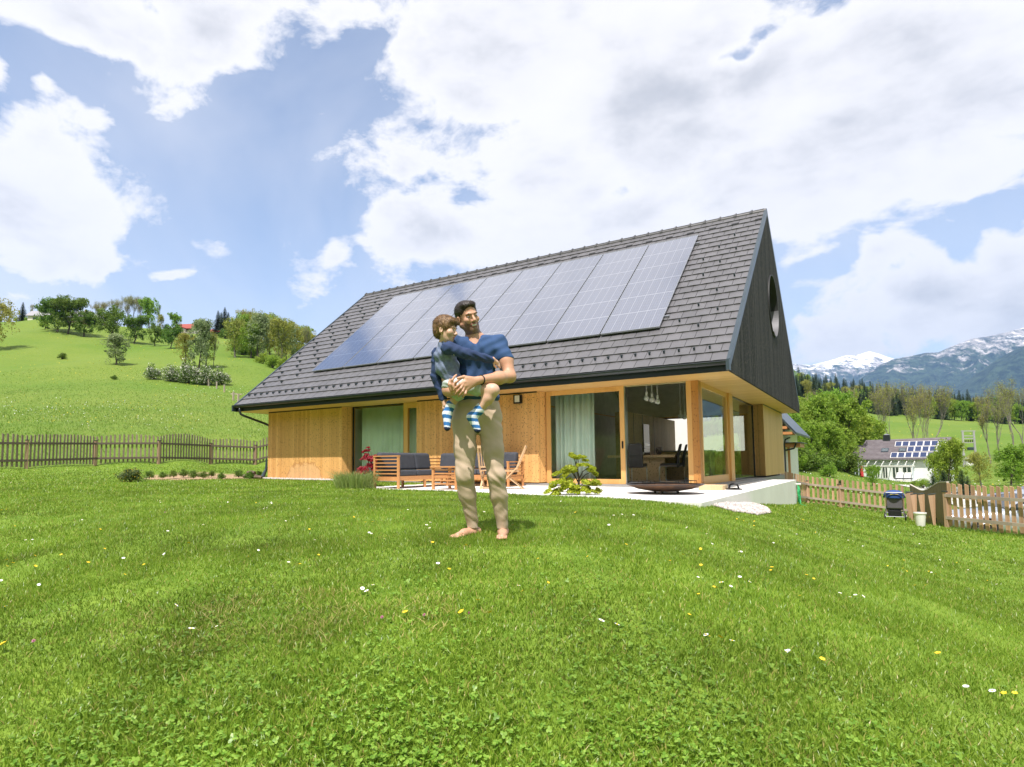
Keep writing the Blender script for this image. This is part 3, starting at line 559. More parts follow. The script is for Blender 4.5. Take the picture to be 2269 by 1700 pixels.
# tiles
NROW, NCOL = 24, 50; tw = (RX1-.06-RX0-.03)/NCOL; rv = SLEN/NROW; tl = MB()
for r in range(NROW):
    v0, v1 = r*rv-.02, (r+1)*rv+.04; off = (r % 2)*tw/2
    for c in range(-1, NCOL+1):
        xa, xb = RX0+.03+c*tw+off, RX0+.03+(c+1)*tw+off-.004; xa, xb = max(xa, RX0+.03), min(xb, RX1-.06)
        if xb-xa < .03: continue
        j = rnd.uniform(-.0015, .0025); xm = (xa+xb)/2
        tl.add([RP(xa, v0, .008+j), RP(xb, v0, .008+j), RP(xb, v1, .002), RP(xa, v1, .002), RP(xa+.004, v0, .042+j), RP(xm, v0, .048+j), RP(xb-.004, v0, .042+j), RP(xb-.004, v1, .010), RP(xm, v1, .014), RP(xa+.004, v1, .010)],
               [(0, 1, 6, 5, 4), (4, 5, 8, 9), (5, 6, 7, 8), (0, 4, 9, 3), (1, 2, 7, 6)])
tl.build('roof_tiles', TILE, roof)
bt = MB()
for r in range(26):
    a, b_ = r/26, (r+1)/26; p0 = Vector((0, BY, HE)).lerp(Vector((0, RYY, HR)), a); p1 = Vector((0, BY, HE)).lerp(Vector((0, RYY, HR)), b_+.01)
    bt.prism([(RX0+.03, p0.y, p0.z+.035), (RX0+.03, p1.y, p1.z+.01), (RX0+.03, p1.y, p1.z), (RX0+.03, p0.y, p0.z)], (RX1-RX0-.09, 0, 0))
bt.build('rear_roof_tiles', TILE, roof)
rd = MB(); nrt = 36; rw = (RX1-RX0-.02)/nrt
for k in range(nrt):
    xa = RX0+k*rw; pts = []
    for xx, rr_ in ((xa, .088), (xa+.09, .128), (xa+.10, .085), (xa+rw+.01, .080)): pts.append((xx, RYY, HR+.0, rr_))
    rd.tube([(p[0], p[1], p[2]) for p in pts], [p[3] for p in pts], 12)
rd.build('ridge_tiles', TILE, roof, smooth=False)
vt = MB()
for k in range(25):
    xx = RX0+.5+k*tw*2; v = rv*(NROW-2)+.01; vt.prism([RP(xx, v, .037), RP(xx, v+.05, .034), RP(xx, v+.05, .055), RP(xx, v-.02, .05)], (tw*.62, 0, 0))
vt.build('vent_slots', DARKM, roof)
# snow guards: one bracket copied
sg = MB(); sg.prism([(0, 0, 0), (0, -.008, .075), (0, .015, .078), (0, .12, .006)], (.006, 0, 0)); sg.box(-.018, .024, -.014, -.004, .0, .078)
sg0 = sg.build('snow_guard', ZINC, roof); sg_first = True
def guard(x, v):
    global sg_first
    o = sg0 if sg_first else sg0.copy()
    if not sg_first: COL.objects.link(o)
    o.location = RP(x, v, .03); o.rotation_euler = (TH, 0, 0); sg_first = False
for c in range(NCOL-1): guard(RX0+.03+(c+.75)*tw, rv*1.42)
for r in range(3, NROW-3):
    for c in range(NCOL):
        x = RX0+.03+(c+.5+.5*(r % 2))*tw
        if (c+(r*2)//2*0+(r//1)*1) % 3 == 0 and (x < 1.6 if r < 21 else False) and x < 1.7-.0*r: guard(x, rv*(r+.42))
        elif (c+r*2) % 5 == 0 and 14.6 < x < RX1-.25: guard(x, rv*(r+.42))
# gutter, brackets, downpipe
gt = MB(); yg, zg, rg = EY-.075, HE-.035, .072; n_s = 9; prof = [(yg+rg*math.cos(a), zg+rg*math.sin(a)) for a in np.linspace(math.pi, 2*math.pi, n_s)]
po = [(y_, z_) for y_, z_ in prof]; pi_ = [(yg+(y_-yg)*.93, zg+(z_-zg)*.93) for y_, z_ in prof][::-1]
gt.prism([(RX0+.02, y_, z_) for y_, z_ in po+pi_], (RX1-RX0-.05, 0, 0)); gt.tube([(RX0+.02, yg-rg, zg+.004), (RX1-.03, yg-rg, zg+.004)], .010, 8)
gutter = gt.build('gutter', GUT, roof)
gb_ = MB()
for k in range(19):
    xx = RX0+.35+k*.88; gb_.prism([(xx, yg+(y_-yg)*1.1, zg+(z_-zg)*1.1) for y_, z_ in prof]+[(xx, yg+(y_-yg)*1.01, zg+(z_-zg)*1.01) for y_, z_ in prof[::-1]], (.03, 0, 0))
gb_.build('gutter_brackets', GUT, gutter)
dp = MB(); dp.tube([(-.40, yg, zg-.05), (-.40, yg, zg-.20), (-.38, yg+.03, zg-.30), (-.32, yg+.12, zg-.36), (-.06, -.10, zg-.62), (-.03, .05, zg-.68), (-.055, .12, zg-.8), (-.055, .12, .25)], .042, 12); dp.build('downpipe', GUT, roof, smooth=True)
dp = MB(); dp.tube([(-.075, .0, .82), (-.085, .0, .4), (-.20, -.12, .0)], [.02, .05, .085], 10); dp.build('downpipe_cover', ZINC, roof)
# verge flashing
for xx in (RX1-.065, RX0-.005):
    vg = MB()
    vg.prism([RP(xx, -.03, .055), RP(xx, SLEN+.02, .055), RP(xx, SLEN+.02, -.1), RP(xx, -.03, -.1)], (.07, 0, 0))
    vg.prism([(xx, BY+.02, HE+.06), (xx, RYY, HR+.07), (xx, RYY, HR-.1), (xx, BY, HE-.1)], (.07, 0, 0))
    vg.box(xx, xx+.07, EY-.15, EY+.001, HS+.005, HE-.0); vg.build('verge_flashing', ZINC, roof)
# black gable with the round window
def gable(x, hole):
    poly = [(EY+.0, HS), (BY, HS), (BY, HE-.05), (RYY, HR+.02), (EY, HE-.05)]; cy, cz, R_ = 6.42, 5.42, .98; mb = MB()
    if not hole: mb.prism([(x, a, b) for a, b in poly], (-.05, 0, 0)); return mb
    angs = sorted(list(np.linspace(0, 2*math.pi, 72, endpoint=False))+[math.atan2(b-cz, a-cy) % (2*math.pi) for a, b in poly])
    def hitp(a):
        dy, dz = math.cos(a), math.sin(a); best = 1e9
        for i in range(len(poly)):
            (y0, z0_), (y1, z1_) = poly[i], poly[(i+1) % len(poly)]; ey, ez = y1-y0, z1_-z0_; den = dy*ez-dz*ey
            if abs(den) < 1e-9: continue
            t = ((y0-cy)*ez-(z0_-cz)*ey)/den; s_ = ((y0-cy)*dz-(z0_-cz)*dy)/den
            if t > 0 and -1e-6 <= s_ <= 1+1e-6: best = min(best, t)
        return cy+dy*best, cz+dz*best
    n = len(angs)
    for dx in (0, -.05):
        vs = [(x+dx, cy+R_*math.cos(a), cz+R_*math.sin(a)) for a in angs]+[(x+dx, *hitp(a)) for a in angs]
        mb.add(vs, [(i, n+i, n+(i+1) % n, (i+1) % n) for i in range(n)])
    mb.add([(x+d_, a, b) for d_ in (0, -.05) for a, b in poly], [(i, (i+1) % 5, 5+(i+1) % 5, 5+i) for i in range(5)])
    return mb
gable(RX1, True).build('gable_wall', CHAR, house); gable(RX0+.045, False).build('gable_wall', CHAR, house)
rw_ = thing('x', 'x', 'x'); bpy.data.objects.remove(rw_)
cyl = MB(); n = 64; cy, cz = 6.42, 5.42
def ringf(mb, r0, r1, x0, x1, mi=0):
    vs = [(x, cy+r*math.cos(2*math.pi*k/n), cz+r*math.sin(2*math.pi*k/n)) for r, x in ((r0, x0), (r0, x1), (r1, x1), (r1, x0)) for k in range(n)]
    mb.add(vs, [(a*n+k, a*n+(k+1) % n, ((a+1) % 4)*n+(k+1) % n, ((a+1) % 4)*n+k) for a in range(4) for k in range(n)], mi)
ringf(cyl, .955, .982, RX1-.62, RX1+.035); rwin = cyl.build('round_window', pm('sleeve_black', (.02, .02, .022), .6), house)  # black colour carries the shade inside the metal sleeve
ln_ = MB(); aa_ = np.linspace(-2.0, .05, 26)
ln_.add([(xx_, cy+.95*math.cos(a), cz+.95*math.sin(a)) for xx_ in (RX1-.3, RX1+.05) for a in aa_], [(i, i+1, 27+i, 26+i) for i in range(25)])  # added paler arc: light on the sleeve's lower right, put into colour
lo_ = ln_.build('lining', pm('sleeve_steel', (.16, .16, .17), .55, metal=.3), rwin); lo_.modifiers.new('s', 'SOLIDIFY').thickness = .006
c2 = MB(); ringf(c2, .88, .953, RX1-.55, RX1-.48); c2.box(RX1-.54, RX1-.47, cy-.9, cy+.9, cz-.04, cz+.03); c2.box(RX1-.53, RX1-.475, cy-.03, cy+.03, cz, cz+.9); c2.build('frame', DARKM, rwin)
c2 = MB(); c2.add([(RX1-.51, cy+.9*math.cos(2*math.pi*k/n), cz+.9*math.sin(2*math.pi*k/n)) for k in range(n)], [tuple(range(n))]); c2.build('pane', GLASSR, rwin)
# windows and doors
def window(name, x0, x1, y, z0, z1, fw=.07, fm=PINEL, gmat=GLASS, dep=.07, fb=None, glass=True):
    mb = MB(); fb = fb or fw
    mb.box(x0, x0+fw, y, y+dep, z0, z1); mb.box(x1-fw, x1, y, y+dep, z0, z1); mb.box(x0+fw, x1-fw, y+.001, y+dep, z1-fw, z1); mb.box(x0+fw, x1-fw, y+.001, y+dep, z0, z0+fb)
    f = mb.build(name, fm, house); g = MB(); g.box(x0+fw-.01, x1-fw+.01, y+dep*.5, y+dep*.5+.006, z0+fb-.01, z1-fw+.01); g.build('pane', gmat, f); return f
window('fixed_window', 3.92, 6.16, .36, .03, HS-.003, .03, DARKM, GLASS, .05)
window('side_sash', 6.165, 6.94, .33, .03, HS-.003, .17, PINEL, GLASS, .09)
sd = window('sliding_door', 11.22, 13.385, .24, .03, HS-.004, .12, PINEL, GLASS, .06)
hn = MB(); hn.box(13.305, 13.345, .228, .242, .92, 1.10); hn.box(13.315, 13.335, .222, .230, .94, 1.08); hn.build('handle', DARKM, sd)
dj = MB(); dj.box(13.39, 13.41, .25, .42, 0, HS-.004); dj.box(13.41, 14.885, .30, .36, HS-.035, HS-.004); dj.build('door_track', STEEL, house)
def swindow(name, y0, y1, x, z0, z1, fw, fm, gmat, fb=None, dep=.06):
    mb = MB(); fb = fb or fw
    mb.box(x-dep, x, y0, y0+fw, z0, z1); mb.box(x-dep, x, y1-fw, y1, z0, z1); mb.box(x-dep, x-.001, y0+fw, y1-fw, z1-fw, z1); mb.box(x-dep, x-.001, y0+fw, y1-fw, z0, z0+fb)
    f = mb.build(name, fm, house); g = MB(); g.box(x-dep*.5, x-dep*.5+.006, y0+fw-.01, y1-fw+.01, z0+fb-.01, z1-fw+.01); g.build('pane', gmat, f); return f
swindow('side_door', .57, 3.71, 15.165, .02, HS-.003, .12, PINEL, GLASSR, .20)
swindow('side_window', 4.21, 8.24, 15.15, .02, HS-.003, .03, DARKM, GLASSR, .03)
# rear window of the kitchen
rw2 = MB(); rw2.box(9.2, 9.32, 12.78, 12.9, 1.0, 2.55); rw2.box(10.5, 10.72, 12.78, 12.9, 1.0, 2.55); rw2.box(12.2, 12.4, 12.78, 12.9, 1.0, 2.55); rw2.box(14.1, 14.2, 12.78, 12.9, 1.0, 2.55); rw2.box(9.2, 14.2, 12.775, 12.905, 2.45, 2.58); rw2.build('rear_window', BROWN, house)
# wall lamp
p0 = ony(1141.4, 895.5, 0); p1 = ony(1157.8, 875, 0)
lm = MB(); lm.box(p0[0], p1[0], -.10, -.002, p0[2], p1[2]); wlamp = lm.build('wall_lamp', DARKM, house, bevel=.006); lm = MB(); lm.box(p0[0]+.045, p1[0]-.045, -.106, -.09, p0[2]+.04, p1[2]-.02); lm.build('lamp_shade', pm('opal_glass', (.75, .75, .73), .4), wlamp)
# interior shell
RXL = 9.25
it = MB(); it.box(RXL, 15.0, .45, 12.75, .0, .02); it.build('interior_floor', FLOORI, house)
it = MB(); it.prism([(RXL-.1, .52, .02), (RXL-.1, 12.74, .02), (RXL-.1, 12.74, 2.45), (RXL-.1, RYY, 7.25), (RXL-.1, .52, 2.62)], (.1, 0, 0)); it.box(3.6, RXL-.1, 3.2, 3.3, .02, 2.49); it.box(3.5, 3.6, .52, 3.3, .02, 2.49); it.box(RXL, 15.0, 12.65, 12.74, 2.6, 3.4); it.build('interior_wall', INW, house)
it = MB(); y0, y1 = .5, 12.74
it.prism([(RXL, .35, 2.56), (RXL, RYY, 7.35), (RXL, RYY, 7.3), (RXL, .42, 2.53)], (15.98-RXL, 0, 0)); it.prism([(RXL, 12.7, 2.56), (RXL, RYY, 7.35), (RXL, RYY, 7.3), (RXL, 12.65, 2.53)], (15.98-RXL, 0, 0)); it.prism([(15.05, .36, 2.545), (15.05, RYY, 7.3), (15.05, 12.7, 2.545)], (.03, 0, 0)); it.build('interior_ceiling', INW, house)
# solar panels
def panelm():
    m, t, b = newmat('solar_cells'); n = t.nodes; l = t.links
    tcn = n.new('ShaderNodeTexCoord'); sp = n.new('ShaderNodeSeparateXYZ'); l.new(tcn.outputs['Object'], sp.inputs[0])
    def M(op, a, c=None):
        k = n.new('ShaderNodeMath'); k.operation = op
        for i, v in enumerate((a, c)):
            if v is None: continue
            if hasattr(v, 'links'): l.new(v, k.inputs[i])
            else: k.inputs[i].default_value = v
        return k.outputs[0]
    def band(s, per, w): return M('LESS_THAN', M('ABSOLUTE', M('SUBTRACT', M('FRACT', M('ADD', M('DIVIDE', s, per), .5)), .5)), w/per)
    big = M('MULTIPLY', band(sp.outputs[1], PVL/6, .014), .8); cols = band(sp.outputs[0], PVW/6, .0085); thin = M('MULTIPLY', band(sp.outputs[0], PVW/24, .004), .28); rowf = M('MULTIPLY', band(sp.outputs[1], PVL/36, .005), .2)
    wgt = M('MAXIMUM', M('MAXIMUM', big, M('MULTIPLY', cols, .6)), M('MAXIMUM', thin, rowf))
    mxx = n.new('ShaderNodeMixRGB'); l.new(wgt, mxx.inputs[0]); mxx.inputs[1].default_value = (.29, .31, .39, 1); mxx.inputs[2].default_value = (.78, .80, .85, 1); l.new(mxx.outputs[0], b.inputs['Base Color'])
    b.inputs['Roughness'].default_value = .13; b.inputs['Coat Weight'].default_value = 1; b.inputs['Coat Roughness'].default_value = .04; b.inputs['Coat IOR'].default_value = 2.0; b.inputs['Metallic'].default_value = .92
    return m
PVW = 1.520; v0p = (.47-EY)/cT; v1p = (5.045-EY)/cT; PVL = v1p-v0p; PVM = panelm(); ALU = pm('anodised_frame', (.50, .52, .56), .3, metal=.8)
for k in range(8):
    x0 = 1.85+k*1.558
    pb = MB(); pb.box(0, PVW, 0, PVL, 0, .035); pan = pb.build('solar_panel', PVM, house); pan.location = RP(x0, v0p, .085); pan.rotation_euler = (TH, 0, 0)
    fr = MB(); e = .012
    for a in ((-.003, e, -.003, PVL+.003), (PVW-e, PVW+.003, -.003, PVL+.003), (e, PVW-e, -.003, e), (e, PVW-e, PVL-e, PVL+.003)): fr.box(a[0], a[1], a[2], a[3], -.003, .0385)
    fr.build('frame', ALU, pan)
rl = MB()
for v in (v0p+.6, v1p-.6): rl.prism([RP(1.7, v, .03), RP(1.7, v+.04, .03), RP(1.7, v+.04, .084), RP(1.7, v, .084)], (12.7, 0, 0))
rl.build('mounting_rail', ALU, house)
# terrace
terr = MB(); pol = PATIO+[(16.40, -5.05), (16.40, 7.62), (15.5, 7.62), (15.5, .0), (4.25, .0), (4.25, -.9), (7.0, -1.1)]
pol = [(7.6, -3.3), (8.8, -3.55), (10.75, -3.6), (12.2, -3.95), (13.4, -4.35), (14.6, -4.45), (16.38, -5.08), (16.42, 7.62), (15.51, 7.62), (15.51, 0.01), (4.25, .01), (4.25, -.7), (7.4, -1.0)]
terr.prism([(a, b, -1.5) for a, b in pol], (0, 0, 1.47)); terrace = terr.build('terrace', CONC, None, bevel=.008); tag(terrace, 'pale concrete terrace slab with retaining wall around the timber house', 'terrace')
# curtains
def curtain(x0, x1, y, z0, z1, label, amp=.04, per=.16):
    n = int((x1-x0)/.015); vs = []; fs = []; R_ = random.Random(int(x0*10))
    for i in range(n+1):
        x = x0+(x1-x0)*i/n; yy = y+amp*math.sin(x/per*2*math.pi+1.3*math.sin(x*5))+amp*.4*math.sin(x*61)
        for z, k in ((z0, 1.1), ((z0+z1)/2, 1), (z1, .8)): vs.append((x+.004*math.sin(z*3), y+(yy-y)*k, z))
    fs = [(i*3+j, (i+1)*3+j, (i+1)*3+j+1, i*3+j+1) for i in range(n) for j in range(2)]
    mb = MB(); mb.add(vs, fs); o = mb.build('curtain', CURT, smooth=True); sol = o.modifiers.new('thick', 'SOLIDIFY'); sol.thickness = .003; return tag(o, label, 'curtain', 'sheer curtains behind the front windows')
curtain(4.12, 6.9, .62, .05, 2.46, 'wide pale green curtain closed behind the left front window', .02, .22)
curtain(11.32, 12.46, .60, .05, 2.46, 'pale green curtain drawn half way behind the glass sliding door', .045, .15)
# ------------------------------------------------------------------ fences
FWD = woodm('fence_wood_grey', (.30, .235, .18), (.19, .145, .11), .3, knots=False, gap=0, rough=.8); FWO = woodm('fence_wood_orange', (.54, .36, .235), (.40, .235, .13), .3, knots=False, gap=0, rough=.75)
FWP = woodm('fence_post_wood', (.50, .33, .22), (.38, .25, .16), .3, knots=False, gap=0, rough=.75); FRL = woodm('fence_rail_grey', (.46, .38, .31), (.34, .28, .23), .3, knots=False, gap=0, rough=.8)
FWG = woodm('fence_rail_dark', (.17, .13, .10), (.11, .085, .065), .3, knots=False, gap=0, rough=.8)
for m__ in (FWD, FWO, FWP): vary(m__)
def picket_mesh(h, w=.07, slant=.035, mats=FWD):
    mb = MB(); mb.prism([(-w/2, 0, 0), (w/2, 0, 0), (w/2, 0, h-slant), (-w/2, 0, h)], (0, .022, 0)); return mb
def polyline(pts, step):
    out = []; L = 0; seg = []
    for a, b in zip(pts[:-1], pts[1:]):
        l = math.hypot(b[0]-a[0], b[1]-a[1]); seg.append((L, L+l, a, b)); L += l
    s = step/2
    while s < L:
        for l0, l1, a, b in seg:
            if l0 <= s < l1:
                t = (s-l0)/(l1-l0); out.append((a[0]+(b[0]-a[0])*t, a[1]+(b[1]-a[1])*t, math.atan2(b[1]-a[1], b[0]-a[0]))); break
        s += step
    return out
def fence(name, label, pts, posts, ph, hp, step, pm_, rm, wm_, side=-1, group=None, lift=.06, pw=.07, rails=(.30, .98)):
    c = pts[0]; t = thing(name, label, 'fence', (c[0], c[1], h1(*c)), group); z0 = h1(*c); first = None
    for x, y, a in polyline(pts, step):
        if first is None: o = picket_mesh(hp, pw).build('picket', pm_, t); first = o
        else: o = first.copy(); COL.objects.link(o)
        o.location = (x-c[0], y-c[1], h1(x, y)-z0+lift+rnd.uniform(-.008, .008)); o.rotation_euler = (rnd.uniform(-.01, .01), rnd.uniform(-.012, .012), a)
    for a, b in zip(posts[:-1], posts[1:]):
        for hz_ in rails:
            za, zb = h1(*a)-z0+hz_, h1(*b)-z0+hz_; dx, dy = b[0]-a[0], b[1]-a[1]; l = math.hypot(dx, dy); nx, ny = -dy/l*side, dx/l*side
            mb = MB(); mb.beam((a[0]-c[0]+nx*.035, a[1]-c[1]+ny*.035, za), (b[0]-c[0]+nx*.035, b[1]-c[1]+ny*.035, zb), .04, .085); mb.build('rail', rm, t)
    for p in posts:
        z = h1(*p)-z0; mb = MB(); mb.box(-.05, .05, -.05, .05, -.1, ph); o = mb.build('post', wm_, t, loc=(p[0]-c[0], p[1]-c[1], z), bevel=.006); o.rotation_euler = (0, 0, math.atan2(posts[-1][1]-posts[0][1], posts[-1][0]-posts[0][0]))
        mb = MB(); mb.box(-.065, .065, -.065, .065, ph, ph+.022); mb.build('post_cap', ZINC, o)
    return t
lp = [at(px, 1030, d)[:2] for px, d in ((-160, 20.2), (58, 23.05), (211, 26.3), (351, 27.6), (466, 30.6), (566, 31.9), (650, 33))]
fence('picket_fence', 'long weathered grey-brown picket fence below the flowering meadow', [tuple(p) for p in lp], [tuple(p) for p in lp], 1.08, 1.22, .168, FWD, FWG, FWP, side=-1, rails=(.32, .96))
ra = [(15.0, 10.9), tuple(RFA[1]), tuple(at(1858, 1030, 26.3)[:2]), tuple(at(2008, 1030, 24.6)[:2])]
fence('picket_fence', 'orange-brown picket fence between the concrete terrace wall and the stroller', ra, ra, .98, 1.14, .19, FWO, FRL, FWP, side=-1, rails=(.25, .84), pw=.085)
rc = [tuple(at(2091, 1030, 17.35)[:2]), tuple(at(2269, 1030, 15.35)[:2]), tuple(at(2420, 1030, 13.9)[:2])]
fence('picket_fence', 'nearest picket fence standing in front of the silver car', rc, [rc[0], rc[2]], 1.0, 1.2, .165, FWO, FRL, FWP, side=-1, rails=(.28, .90), pw=.095)
# curved board screen with wedge posts
c0 = GT[0]; gate = thing('board_screen', 'curved screen of upright boards with a pale wavy top edge', 'screen', (c0[0], c0[1], h1(*c0))); zc = h1(*c0)
cur = [np.array(at(px, 1030, d)[:2]) for px, d in ((2014, 25.0), (2030, 23.0), (2047, 21.0), (2066, 19.4), (2084, 18.2), (2098, 17.5))]
bd_ = MB(); cp = MB(); pl_ = polyline([tuple(p) for p in cur], .085); nb_ = len(pl_)
for i, (x, y, a) in enumerate(pl_):
    t_ = i/(nb_-1); hgt = 1.27-.17*math.sin(math.pi*min(1, t_*1.15))*(1-.35*t_)+.03*math.sin(t_*9); z = h1(x, y)-zc
    cx_, sx_ = math.cos(a)*.043, math.sin(a)*.043; nx, ny = -math.sin(a)*.02, math.cos(a)*.02; xx, yy = x-c0[0], y-c0[1]
    bd_.hexa([(xx-cx_-nx, yy-sx_-ny, z-.05), (xx+cx_-nx, yy+sx_-ny, z-.05), (xx+cx_+nx, yy+sx_+ny, z-.05), (xx-cx_+nx, yy-sx_+ny, z-.05)]+[(xx-cx_-nx, yy-sx_-ny, z+hgt), (xx+cx_-nx, yy+sx_-ny, z+hgt), (xx+cx_+nx, yy+sx_+ny, z+hgt), (xx-cx_+nx, yy-sx_+ny, z+hgt)])
    cp.hexa([(xx-cx_-nx*1.6, yy-sx_-ny*1.6, z+hgt+.001), (xx+cx_-nx*1.6, yy+sx_-ny*1.6, z+hgt+.001), (xx+cx_+nx*1.6, yy+sx_+ny*1.6, z+hgt+.001), (xx-cx_+nx*1.6, yy-sx_+ny*1.6, z+hgt+.001), (xx-cx_-nx*1.6, yy-sx_-ny*1.6, z+hgt+.03), (xx+cx_-nx*1.6, yy+sx_-ny*1.6, z+hgt+.03), (xx+cx_+nx*1.6, yy+sx_+ny*1.6, z+hgt+.03), (xx-cx_+nx*1.6, yy-sx_+ny*1.6, z+hgt+.03)])
bd_.build('boards', woodm('screen_boards', (.27, .195, .125), (.17, .12, .08), .085, knots=False, along='xy', gap=.6), gate); cp.build('cap', pm('bleached_wood', (.62, .56, .50), .8), gate)
rl_ = MB()
for hz_ in (.3, .88):
    for a, b in zip(cur[:-1], cur[1:]):
        d_ = (b-a)/np.linalg.norm(b-a); nn_ = np.array([d_[1], -d_[0]])*-.045; pa, pb_ = a+nn_-c0, b+nn_-c0; rl_.beam((pa[0], pa[1], h1(*a)-zc+hz_), (pb_[0], pb_[1], h1(*b)-zc+hz_), .03, .09)
rl_.build('rails', FWG, gate)
for i, (px, d, yt) in enumerate(((2010, 23.6, 1093), (2014, 22.6, 1092), (2022, 21.2, 1096), (2039, 19.6, 1096), (2062, 18.1, 1097))):
    p = at(px, 1030, d); z = h1(p[0], p[1]); top = at(px, yt, d)[2]-z
    w0, w1 = .025, .105; rtv = Vector((RT[0], RT[1], 0)).normalized(); mb = MB()
    mb.prism([(-w1, -.04, top), (w1*.6, -.04, top+.03), (.03, -.04, -.05), (-.02, -.04, -.05)], (0, .08, 0)); o = mb.build('wedge_post', FWO, None, loc=(p[0], p[1], z)); o.rotation_euler = (0, 0, YAW-.6)
    tag(o, ['farthest slim wedge post at the stroller end of the screen', 'second wedge post from the stroller along the screen', 'third wedge post along the screen, left of the bucket', 'wedge post rising just behind the white bucket', 'wedge post between the white bucket and the square end post'][i], 'post', 'orange tapered posts in front of the board screen')
    c_ = MB(); c_.prism([(-w1-.01, -.05, top+.002), (w1*.6+.01, -.05, top+.033), (w1*.6+.01, -.05, top+.053), (-w1-.01, -.05, top+.022)], (0, .1, 0)); c_.build('cap', ZINC, o)
# ------------------------------------------------------------------ bucket, stroller, hose
WHP = pm('white_plastic', (.78, .76, .73), .4); BLK = pm('black_fabric', (.018, .018, .022), .8); GRYF = pm('grey_fabric', (.13, .12, .14), .85); BLU = pm('blue_hood_fabric', (.02, .07, .27), .7, (.015, .05, .2)); RUB = pm('tyre_rubber', (.02, .02, .02), .8)
p, d = ghit(2040, 1166); t = thing('bucket', 'white plastic bucket standing on the lawn before the wedge posts', 'bucket', tuple(p))
mb = MB(); mb.lathe([(.0, .0), (.10, .0), (.135, .33), (.15, .335), (.15, .37), (.128, .372), (.12, .30), (.09, .03), (.0, .03)], n=24); mb.build('body', WHP, t)
mb = MB(); mb.tube([(-.145, 0, .34), (-.13, .05, .26), (0, .09, .2), (.13, .05, .26), (.145, 0, .34)], .005, 6); mb.build('handle', STEEL, t)
p = at(1977, 1030, 21.2); st = thing('stroller', 'black and grey stroller with a blue hood parked at the fence', 'stroller', (p[0], p[1], h1(p[0], p[1])), rz=YAW-.58)
for sx in (-.29, .29):
    mb = MB(); mb.tube([(sx-.02, 0, .13), (sx+.02, 0, .13)], .125, 20); w_ = mb.build('wheel', RUB, st); mb = MB(); mb.tube([(sx-.026, 0, .13), (sx+.026, 0, .13)], .07, 14); mb.build('rim', STEEL, w_)
mb = MB(); mb.tube([(-.02, .75, .11), (.02, .75, .11)], .105, 18); w_ = mb.build('wheel', RUB, st); mb = MB(); mb.tube([(-.026, .75, .11), (.026, .75, .11)], .06, 14); mb.build('rim', STEEL, w_)
mb = MB()
for sx in (-.24, .24): mb.tube([(sx*1.05, 0, .16), (sx, .06, .45), (sx, -.06, .85), (sx*.98, -.1, .96)], .015, 8); mb.tube([(sx, .02, .3), (0, .74, .16)], .013, 8)
mb.tube([(-.235, -.1, .96), (.235, -.1, .96)], .018, 8); mb.tube([(-.29, 0, .13), (.29, 0, .13)], .014, 8); mb.tube([(-.24, .03, .27), (.24, .03, .27)], .012, 8); mb.build('frame', pm('stroller_frame', (.45, .47, .5), .35, metal=.8), st)
mb = MB(); mb.prism([(-.22, -.03, .42), (-.22, .05, .38), (-.22, .02, .86), (-.22, -.07, .86)], (.44, 0, 0)); mb.build('backrest', GRYF, st, bevel=.02)
mb = MB(); mb.prism([(-.24, .02, .36), (-.24, .42, .42), (-.24, .42, .48), (-.24, .02, .46)], (.48, 0, 0)); mb.prism([(-.19, .02, .14), (-.19, .4, .16), (-.19, .44, .34), (-.19, -.02, .34)], (.38, 0, 0)); mb.build('seat_and_basket', BLK, st, bevel=.02)
mb = MB(); mb.lathe([(.30, -.03), (.31, .03), (.29, .11), (.235, .18), (.14, .225), (.0001, .24)], n=24); o = mb.build('hood', BLU, st, smooth=True, loc=(0, .14, .80)); o.scale = (1.0, .95, 1.0)
mb = MB(); mb.tube([(-.31, .0, .78), (-.28, -.12, .86), (0, -.17, .90), (.28, -.12, .86), (.31, 0, .78)], .012, 8); mb.build('hood_bar', BLK, st)
mb = MB(); mb.box(-.12, .12, -.315, -.30, .10, .115); mb.build('hood_piping', pm('yellow_trim', (.8, .7, .1), .5), o)
hb = MB(); R2 = random.Random(4)
for k in range(9):
    pts = []
    for i in range(22):
        a = i/21*2*math.pi; pts.append((16.47+.02*k*.3+R2.uniform(-.01, .01), 7.52+.16*math.cos(a)+R2.uniform(-.015, .015), -.45+.27*math.sin(a)-.03*k*.5+R2.uniform(-.01, .01)))
    hb.tube(pts, .011, 6)
hb.tube([(16.47, 7.5, -.1), (16.5, 7.45, -.5), (16.55, 7.3, -.78), (16.75, 7.0, -.83)], .011, 6); o = hb.build('garden_hose', pm('green_hose', (.03, .36, .12), .45)); tag(o, 'green garden hose coiled at the end of the concrete terrace wall', 'hose')
hk = MB(); hk.tube([(16.40, 7.5, -.17), (16.56, 7.5, -.17)], .03, 10); o = hk.build('hose_holder', WHP); tag(o, 'white hose holder on the end of the terrace wall', 'hose holder')
